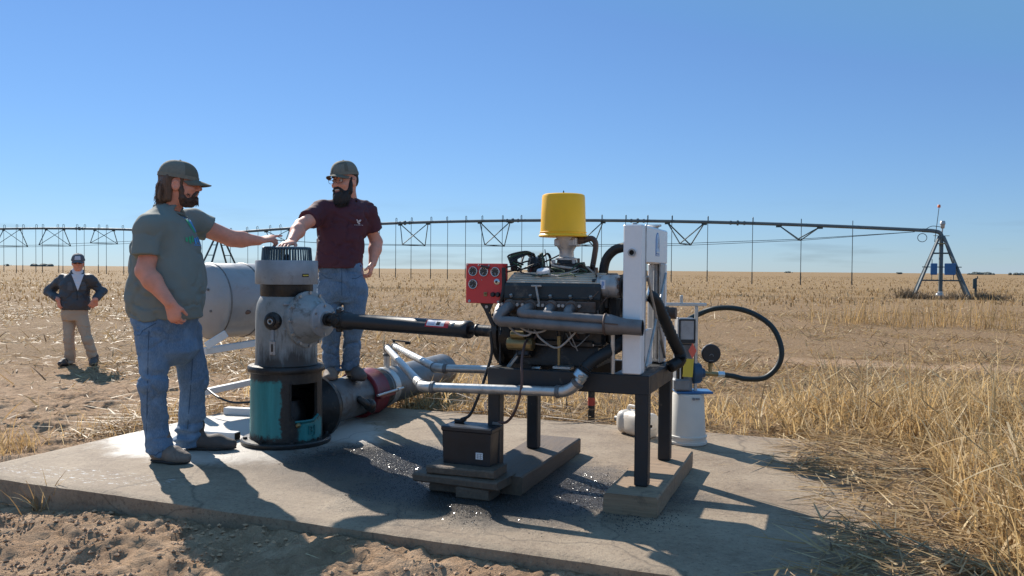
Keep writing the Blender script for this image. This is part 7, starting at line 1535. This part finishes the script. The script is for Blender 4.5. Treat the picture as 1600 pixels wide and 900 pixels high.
# straw lying on the field
def litter(name, n, y0, y1, wmul, lab, dens=None, power=1.0, zoff=0.012):
    x, y = wedge(n, y0, y1, power=power)
    keep = ~on_pad(x, y, 0.04)
    u, v = pad_local(x, y)
    c = np.where(v < 0, 0.015, np.where(u < 0, 0.25 * sstep(0.5, 4, v) + 0.08, 1.0)); c = np.maximum(c, sstep(3.0, 6.5, v))
    patch = sstep(-0.22, 0.18, fbm(x * 0.9, y * 0.45, s=51, o=4)); c = c * (0.10 + 0.90 * patch)
    c = c * (1 - 0.85 * sstep(0.9, 0.3, np.abs(y - (13.2 - 0.30 * (x - 5)))) * sstep(2.0, 5.0, x))
    keep &= RS.uniform(0, 1, n) < c; x, y = x[keep], y[keep]; k = len(x)
    z = gheight(x, y) + zoff * RS.uniform(0.2, 1.6, k)
    h = RS.gamma(2.5, 0.05, k) * wmul ** 0.3 + 0.03; wd = RS.uniform(0.005, 0.022, k) * wmul
    return stuff(name, ribbons(name, np.stack([x, y, z], 1), h, wd, np.where(RS.uniform(0, 1, k) < 0.22, RS.uniform(0.6, 1.3, k), RS.uniform(1.25, 1.62, k)), RS.uniform(0, 2 * np.pi, k), 'straw', 3, RS.uniform(-0.3, 0.9, k), np.clip(RS.normal(0.44, 0.30, k), 0, 1), None, True), lab)
litter('straw_litter', 56000, 5.0, 14, 1.0, 'chopped corn straw lying thickly on the near field')
litter('straw_litter', 72000, 14, 30, 1.35, 'chopped corn straw lying on the middle of the field')
litter('straw_litter', 30000, 30, 75, 2.8, 'chopped corn straw lying far out under the irrigation pipe', power=0.6)
# standing stubble
def stubble(name, n, y0, y1, h0, h1, w0, power, lab, xr=(-0.78, 0.78)):
    x, y = wedge(n, y0, y1, xr[0], xr[1], power)
    rowd = np.array([0.97, 0.24]); pr = -x * rowd[1] + y * rowd[0]
    pr2 = np.round(pr / 0.76) * 0.76 + RS.normal(0, 0.07, n); al = x * rowd[0] + y * rowd[1]
    x = al * rowd[0] - pr2 * rowd[1]; y = al * rowd[1] + pr2 * rowd[0]
    edge = 27.5 + 9 * fbm(x * 0.25, y * 0.25, s=71) + np.where(x > 3, 5.0, 0)
    k_ = (y > edge) & (RS.uniform(0, 1, n) < (0.20 + 0.80 * sstep(-0.25, 0.25, fbm(x * 0.3, y * 0.3, s=61))) * (0.25 + 0.75 * sstep(0, 8, y - edge))); x, y = x[k_], y[k_]; k = len(x)
    root = np.stack([x, y, gheight(x, y, False) - 0.02], 1); h = RS.uniform(h0, h1, k); wd = RS.uniform(0.7, 1.5, k) * w0
    return stuff(name, ribbons(name, root, h, wd, np.abs(RS.normal(0, 0.25, k)), RS.uniform(0, 2 * np.pi, k), 'straw', 2, RS.uniform(0, 0.9, k), np.clip(RS.normal(0.38, 0.24, k), 0, 1)), lab)
stubble('corn_stubble', 15000, 24, 62, 0.08, 0.28, 0.05, 0.6, 'rows of standing corn stubble in the middle distance')
stubble('corn_stubble', 17000, 62, 260, 0.12, 0.28, 0.11, 0.2, 'rows of standing corn stubble fading towards the horizon')
# tall dry grass right of the pad and along its back edge
def grass(name, cx, cy, n, hmin, hmax, lab, clump=0.05, wd=(0.0025, 0.007), lean=0.3, curl=(0.2, 1.3), tint=(0.58, 0.2), per=7):
    m_ = len(cx); k = np.repeat(np.arange(m_), per); x = cx[k] + RS.normal(0, clump, len(k)); y = cy[k] + RS.normal(0, clump, len(k))
    kp = ~on_pad(x, y, -0.01); x, y, k = x[kp], y[kp], k[kp]; q_ = len(x)
    hs = RS.uniform(hmin, hmax, m_)[k] * RS.uniform(0.45, 1.1, q_)
    root = np.stack([x, y, gheight(x, y) - 0.015], 1)
    return stuff(name, ribbons(name, root, hs, RS.uniform(*wd, q_), np.abs(RS.normal(0, lean, q_)), RS.uniform(0, 2 * np.pi, q_), 'grass_dry', 5, RS.uniform(*curl, q_), np.clip(RS.normal(*tint, q_), 0, 1)), lab)
def area(n, f, x0, x1, y0, y1):
    x = RS.uniform(x0, x1, n); y = RS.uniform(y0, y1, n); k = RS.uniform(0, 1, n) < f(x, y); return x[k], y[k]
def rightf(x, y):
    u, v = pad_local(x, y); d = np.maximum(u - (PL - 1.15), 0) ; e = np.maximum(v - PD, 0)
    m_ = sstep(-0.05, 0.35, u - PL)
    b_ = np.where((v > PD) & (u > 3.9), sstep(3.9, 4.6, u) * sstep(0.0, 0.35, e) * sstep(3.0, 0.9, e), 0)
    t = np.maximum(m_ * sstep(5.2, 3.0, v), b_) * (0.20 + 0.80 * sstep(-0.15, 0.3, fbm(x * 1.3, y * 1.3, s=81)))
    return t * sstep(4.8, 2.2, u - PL)
x, y = area(8000, rightf, 0.9, 7.5, 1.6, 10.0)
grass('dry_grass', x, y, 0, 0.26, 0.60, 'tall dry straw coloured grass thick along the right end of the pad', 0.06, (0.004, 0.013), 0.55, (0.2, 2.2), (0.55, 0.26))
clx, cly = area(420, rightf, 0.9, 6.0, 1.6, 9.5)
grass('grass_clumps', clx, cly, 0, 0.35, 0.75, 'upright clumps of tall dry stalks behind the looped hose and beside the pad', 0.07, (0.005, 0.014), 0.25, (0.0, 1.0), (0.62, 0.24), 26)
x, y = area(34000, rightf, 0.9, 6.2, 1.6, 9.5); k = len(x)
stuff('tangled_straw', ribbons('tangled_straw', np.stack([x, y, gheight(x, y) + 0.42 * RS.uniform(0, 1, k) ** 1.8], 1), RS.uniform(0.10, 0.45, k), RS.uniform(0.004, 0.015, k), RS.uniform(0.9, 2.0, k), RS.uniform(0, 2 * np.pi, k), 'straw', 4, RS.uniform(-0.8, 1.0, k), np.clip(RS.normal(0.6, 0.3, k), 0, 1)), 'tangle of broken bent straw woven through the grass on the right')
x, y = area(900, rightf, 1.0, 6.0, 1.6, 9.0)
grass('dry_grass_stems', x, y, 0, 0.5, 0.92, 'scattered tall dry seed stems above the grass on the right', 0.04, (0.004, 0.009), 0.22, (0.0, 0.5), (0.62, 0.15), 2)
x, y = area(5200, rightf, 0.9, 6.0, 1.6, 9.0)
grass('dry_leaves', x, y, 0, 0.18, 0.45, 'broad curled dry corn leaves among the grass on the right', 0.06, (0.012, 0.032), 0.7, (0.6, 2.4), (0.62, 0.2), 2)
def backf(x, y):
    u, v = pad_local(x, y); e = v - PD
    return np.where((e > 0.0) & (u > -0.6) & (u < 5.6), sstep(0.0, 0.25, e) * sstep(2.6, 0.9, e) * (0.25 + 0.75 * sstep(-0.2, 0.3, fbm(x * 1.6, y * 1.6, s=83))), 0)
x, y = area(5200, backf, -3.2, 4.2, 4.6, 10.2)
grass('dry_grass', x, y, 0, 0.12, 0.42, 'shorter dry grass along the back edge of the pad', 0.05, (0.004, 0.014), 0.55, (0.3, 2.0), (0.6, 0.2), 6)
def leftf(x, y):
    u, v = pad_local(x, y); d1 = np.hypot(x + 3.55, y - 5.75); d2 = np.hypot((x + 2.95) * 0.8, y - 6.35); d3 = np.hypot(x + 2.6, y - 6.9)
    return 0.9 * sstep(0.35, 0.12, d1) + 0.30 * sstep(0.5, 0.1, d2) + 0.4 * sstep(0.7, 0.2, d3)
x, y = area(2600, leftf, -4.2, -1.8, 5.0, 7.8)
grass('dry_grass', x, y, 0, 0.10, 0.30, 'dry grass tufts beside the left edge of the pad', 0.05, (0.003, 0.008), 0.5, (0.4, 1.7), (0.5, 0.2), 5)
# far weeds on the right, mid field
def weedf(x, y): return sstep(2.2, 0.4, np.abs(y - (24.5 - 0.18 * x))) * (0.35 + 0.65 * sstep(-0.1, 0.4, fbm(x * 0.7, y * 0.7, s=85))) * sstep(7.5, 10.5, x) * sstep(17.5, 14.0, x)
x, y = area(1500, weedf, 7, 18, 19, 26)
grass('field_weeds', x, y, 0, 0.5, 1.2, 'strip of thin dry weeds standing in the field on the right', 0.12, (0.008, 0.016), 0.2, (0.0, 0.7), (0.35, 0.15), 4)
# loose straw mat spilling over the right end of the pad
def matx(n, f, x0, x1, y0, y1, name, lab, h=(0.10, 0.42), w_=(0.003, 0.010), zo=(0.002, 0.035), az=None, material='straw'):
    x, y = area(n, f, x0, x1, y0, y1); k = len(x); z = np.where(on_pad(x, y), 0.0, gheight(x, y)) + RS.uniform(*zo, k)
    a = RS.uniform(0, 2 * np.pi, k) if az is None else RS.normal(az, 0.55, k) + np.pi * (RS.uniform(0, 1, k) < 0.5)
    return stuff(name, ribbons(name, np.stack([x, y, z], 1), RS.uniform(*h, k), RS.uniform(*w_, k), RS.uniform(1.46, 1.585, k), a, material, 3, RS.uniform(-0.05, 0.06, k), None, None, True), lab)
def spill(x, y):
    u, v = pad_local(x, y); e = u - (PL - 0.55 - 0.55 * sstep(0.6, 2.6, v) * 0.4) + 0.42 * fbm(x * 2.2, y * 2.2, s=91)
    return sstep(-0.2, 0.35, e) * sstep(PL + 2.6, PL + 0.6, u) * (v > -0.9)
matx(19000, spill, 1.0, 4.6, 1.8, 6.2, 'loose_straw', 'mat of loose straw spilling over the right end of the pad', (0.08, 0.36), (0.004, 0.015), (0.002, 0.06))
def spill2(x, y):
    u, v = pad_local(x, y); e = v - PD + 0.16 * fbm(x * 3, y * 3, s=93); return sstep(-0.12, 0.25, e) * sstep(1.2, 0.3, e) * (u > -0.4) * (u < PL + 0.2)
matx(12000, spill2, -2.8, 4.0, 4.4, 8.6, 'loose_straw', 'loose straw gathered along the back edge of the pad', (0.08, 0.34), (0.004, 0.012), (0.0, 0.07))
def leftpile(x, y):
    u, v = pad_local(x, y); return sstep(0.55, 0.1, np.hypot((x + 3.0) / 1.1, y - 6.25)) * 0.7 + sstep(0.9, 0.2, np.hypot(x + 2.75, y - 6.9)) * 0.8
matx(9000, lambda x, y: leftpile(x, y) * ~on_pad(x, y, 0.01), -4.6, -1.7, 5.2, 8.2, 'loose_straw', 'golden loose straw heaped along the left edge of the pad', (0.08, 0.34), (0.004, 0.014), (0.0, 0.09))
def twf(x, y):
    u, v = pad_local(x, y); return sstep(0.20, 0.05, np.abs(v - PD - 0.08)) * sstep(1.7, 2.1, u) * sstep(3.3, 2.7, u)
matx(1500, twf, -1.6, 0.8, 6.0, 7.8, 'twig_pile', 'pile of brown stalks against the back edge of the pad', (0.2, 0.6), (0.008, 0.018), (0.01, 0.16), PANG, 'twig')
matx(900, lambda x, y: 0.5 * on_pad(x, y) * sstep(0.0, 0.35, fbm(x * 1.7, y * 1.7, s=95)), -3.0, 2.6, 2.8, 7.4, 'straw_bits', 'single straws scattered over the concrete pad', (0.03, 0.13), (0.002, 0.005), (0.001, 0.004))
matx(700, lambda x, y: sstep(0.0, 0.4, fbm(x * 1.2, y * 1.2, s=96)) * (pad_local(x, y)[1] < -0.03), -3.6, 1.2, 2.6, 4.8, 'straw_bits', 'single straws lying on the dirt in front of the pad', (0.03, 0.16), (0.002, 0.006), (0.0, 0.012))
# a few weeds and dead stalks by the pad's front corner
def tuft(px, py, z, label, n, hmin, hmax, seed):
    d = _F * FPX + _R * (px - 800) + _U * (450 - py); p = np.array([0, 0, CAMH]) + d * ((z - CAMH) / d[2]); k = n
    root = np.stack([p[0] + RS.normal(0, 0.03, k), p[1] + RS.normal(0, 0.03, k), np.full(k, gheight(p[0], p[1]) - 0.01)], 1)
    me = ribbons('weed_tuft', root, RS.uniform(hmin, hmax, k), RS.uniform(0.004, 0.012, k), RS.uniform(0.2, 1.2, k), RS.uniform(0, 2 * np.pi, k), 'straw', 4, RS.uniform(0.0, 1.0, k))
    me.transform(Matrix.Translation(-Vector(p))); o = bpy.data.objects.new('weed_tuft', me); link(o); o.location = p; tag(o, label, 'weed')
tuft(62, 812, -0.19, 'small tuft of broken dead stalks below the front edge of the pad', 26, 0.08, 0.26, 1)
# dead bushes round the foot of the pivot tower
def bush(px, py, Y, h, wd, label):
    p = at(px, py, Y); p[2] = -0.27; k = 420
    root = np.stack([p[0] + RS.normal(0, wd * 0.22, k), p[1] + RS.normal(0, wd * 0.15, k), np.full(k, p[2])], 1)
    me = ribbons('dead_bush', root, RS.uniform(0.35, 1.1, k) * h, RS.uniform(0.015, 0.04, k), RS.uniform(0.0, 1.0, k), RS.uniform(0, 2 * np.pi, k), 'bush', 4, RS.uniform(0.0, 1.6, k))
    me.transform(Matrix.Translation(-Vector(p))); o = bpy.data.objects.new('dead_bush', me); link(o); o.location = p; tag(o, label, 'bush', 'dead bushes round the pivot tower')
for a in ((1418, 463, 47, 0.75, 1.4, 'rounded grey-brown dead bush under the left leg of the pivot tower'), (1440, 466, 46.2, 0.5, 1.6, 'low dead bush between the left leg and the riser of the pivot tower'), (1492, 468, 45.8, 0.55, 1.9, 'low dark dead bush just right of the pivot tower riser'), (1536, 467, 46, 0.6, 2.2, 'wide dead bush right of the meter post by the pivot tower'), (1558, 468, 45.8, 0.4, 1.8, 'small flat dead bush farthest right of the pivot tower')): bush(*a)
# pebbles and grit in the oily patch, and clods by the pad
def pebbles(name, n, f, x0, x1, y0, y1, r0, r1, material, lab, ground=False):
    x, y = area(n, f, x0, x1, y0, y1); k = len(x); r = r0 + (r1 - r0) * RS.uniform(0, 1, k) ** 3
    ico = np.array([(1, 0, 0), (-1, 0, 0), (0, 1, 0), (0, -1, 0), (0, 0, 1), (0, 0, -1)], float); fc = np.array([(0, 2, 4), (2, 1, 4), (1, 3, 4), (3, 0, 4), (2, 0, 5), (1, 2, 5), (3, 1, 5), (0, 3, 5)])
    jit = 1 + RS.uniform(-0.35, 0.35, (k, 6, 1)); a = RS.uniform(0, 6.28, k); ca, sa = np.cos(a)[:, None], np.sin(a)[:, None]
    P = ico[None] * jit * r[:, None, None] * np.array([1, 1, 0.6]); X = P[..., 0] * ca - P[..., 1] * sa; Y = P[..., 0] * sa + P[..., 1] * ca
    z0 = gheight(x, y) if ground else np.zeros(k)
    V = np.stack([X + x[:, None], Y + y[:, None], P[..., 2] + (z0 + r * 0.25)[:, None]], -1).reshape(-1, 3); F = (fc[None] + (np.arange(k) * 6)[:, None, None]).reshape(-1, 3)
    stuff(name, mesh_np(name, V, F, material, 30), lab)
mat('grit', (0.045, 0.045, 0.05), 0.16, 0, 0.6, 60)
mat('clod', (0.44, 0.27, 0.155), 0.95, 0, 0.3, 3)
def oilf(x, y):
    u, v = pad_local(x, y); e = np.minimum(np.hypot((u - 3.10) / 1.2, (v - 0.95) / 0.9), np.hypot((u - 2.15) / 0.85, (v - 1.25) / 0.65)) + 0.3 * fbm(x * 3, y * 3, s=99); return sstep(0.86, 0.5, e)
pebbles('gravel', 75000, oilf, -1.6, 1.6, 3.6, 6.6, 0.0014, 0.0046, 'grit', 'oily dark grit scattered round the feet of the engine stand')
pebbles('dirt_clods', 22000, lambda x, y: (pad_local(x, y)[1] < -0.02) * (y > 2.6) * sstep(-0.25, 0.35, fbm(x * 3, y * 3, s=98)), -3.2, 1.0, 2.7, 4.9, 0.002, 0.017, 'clod', 'crumbled clods of dirt in front of the pad', True)
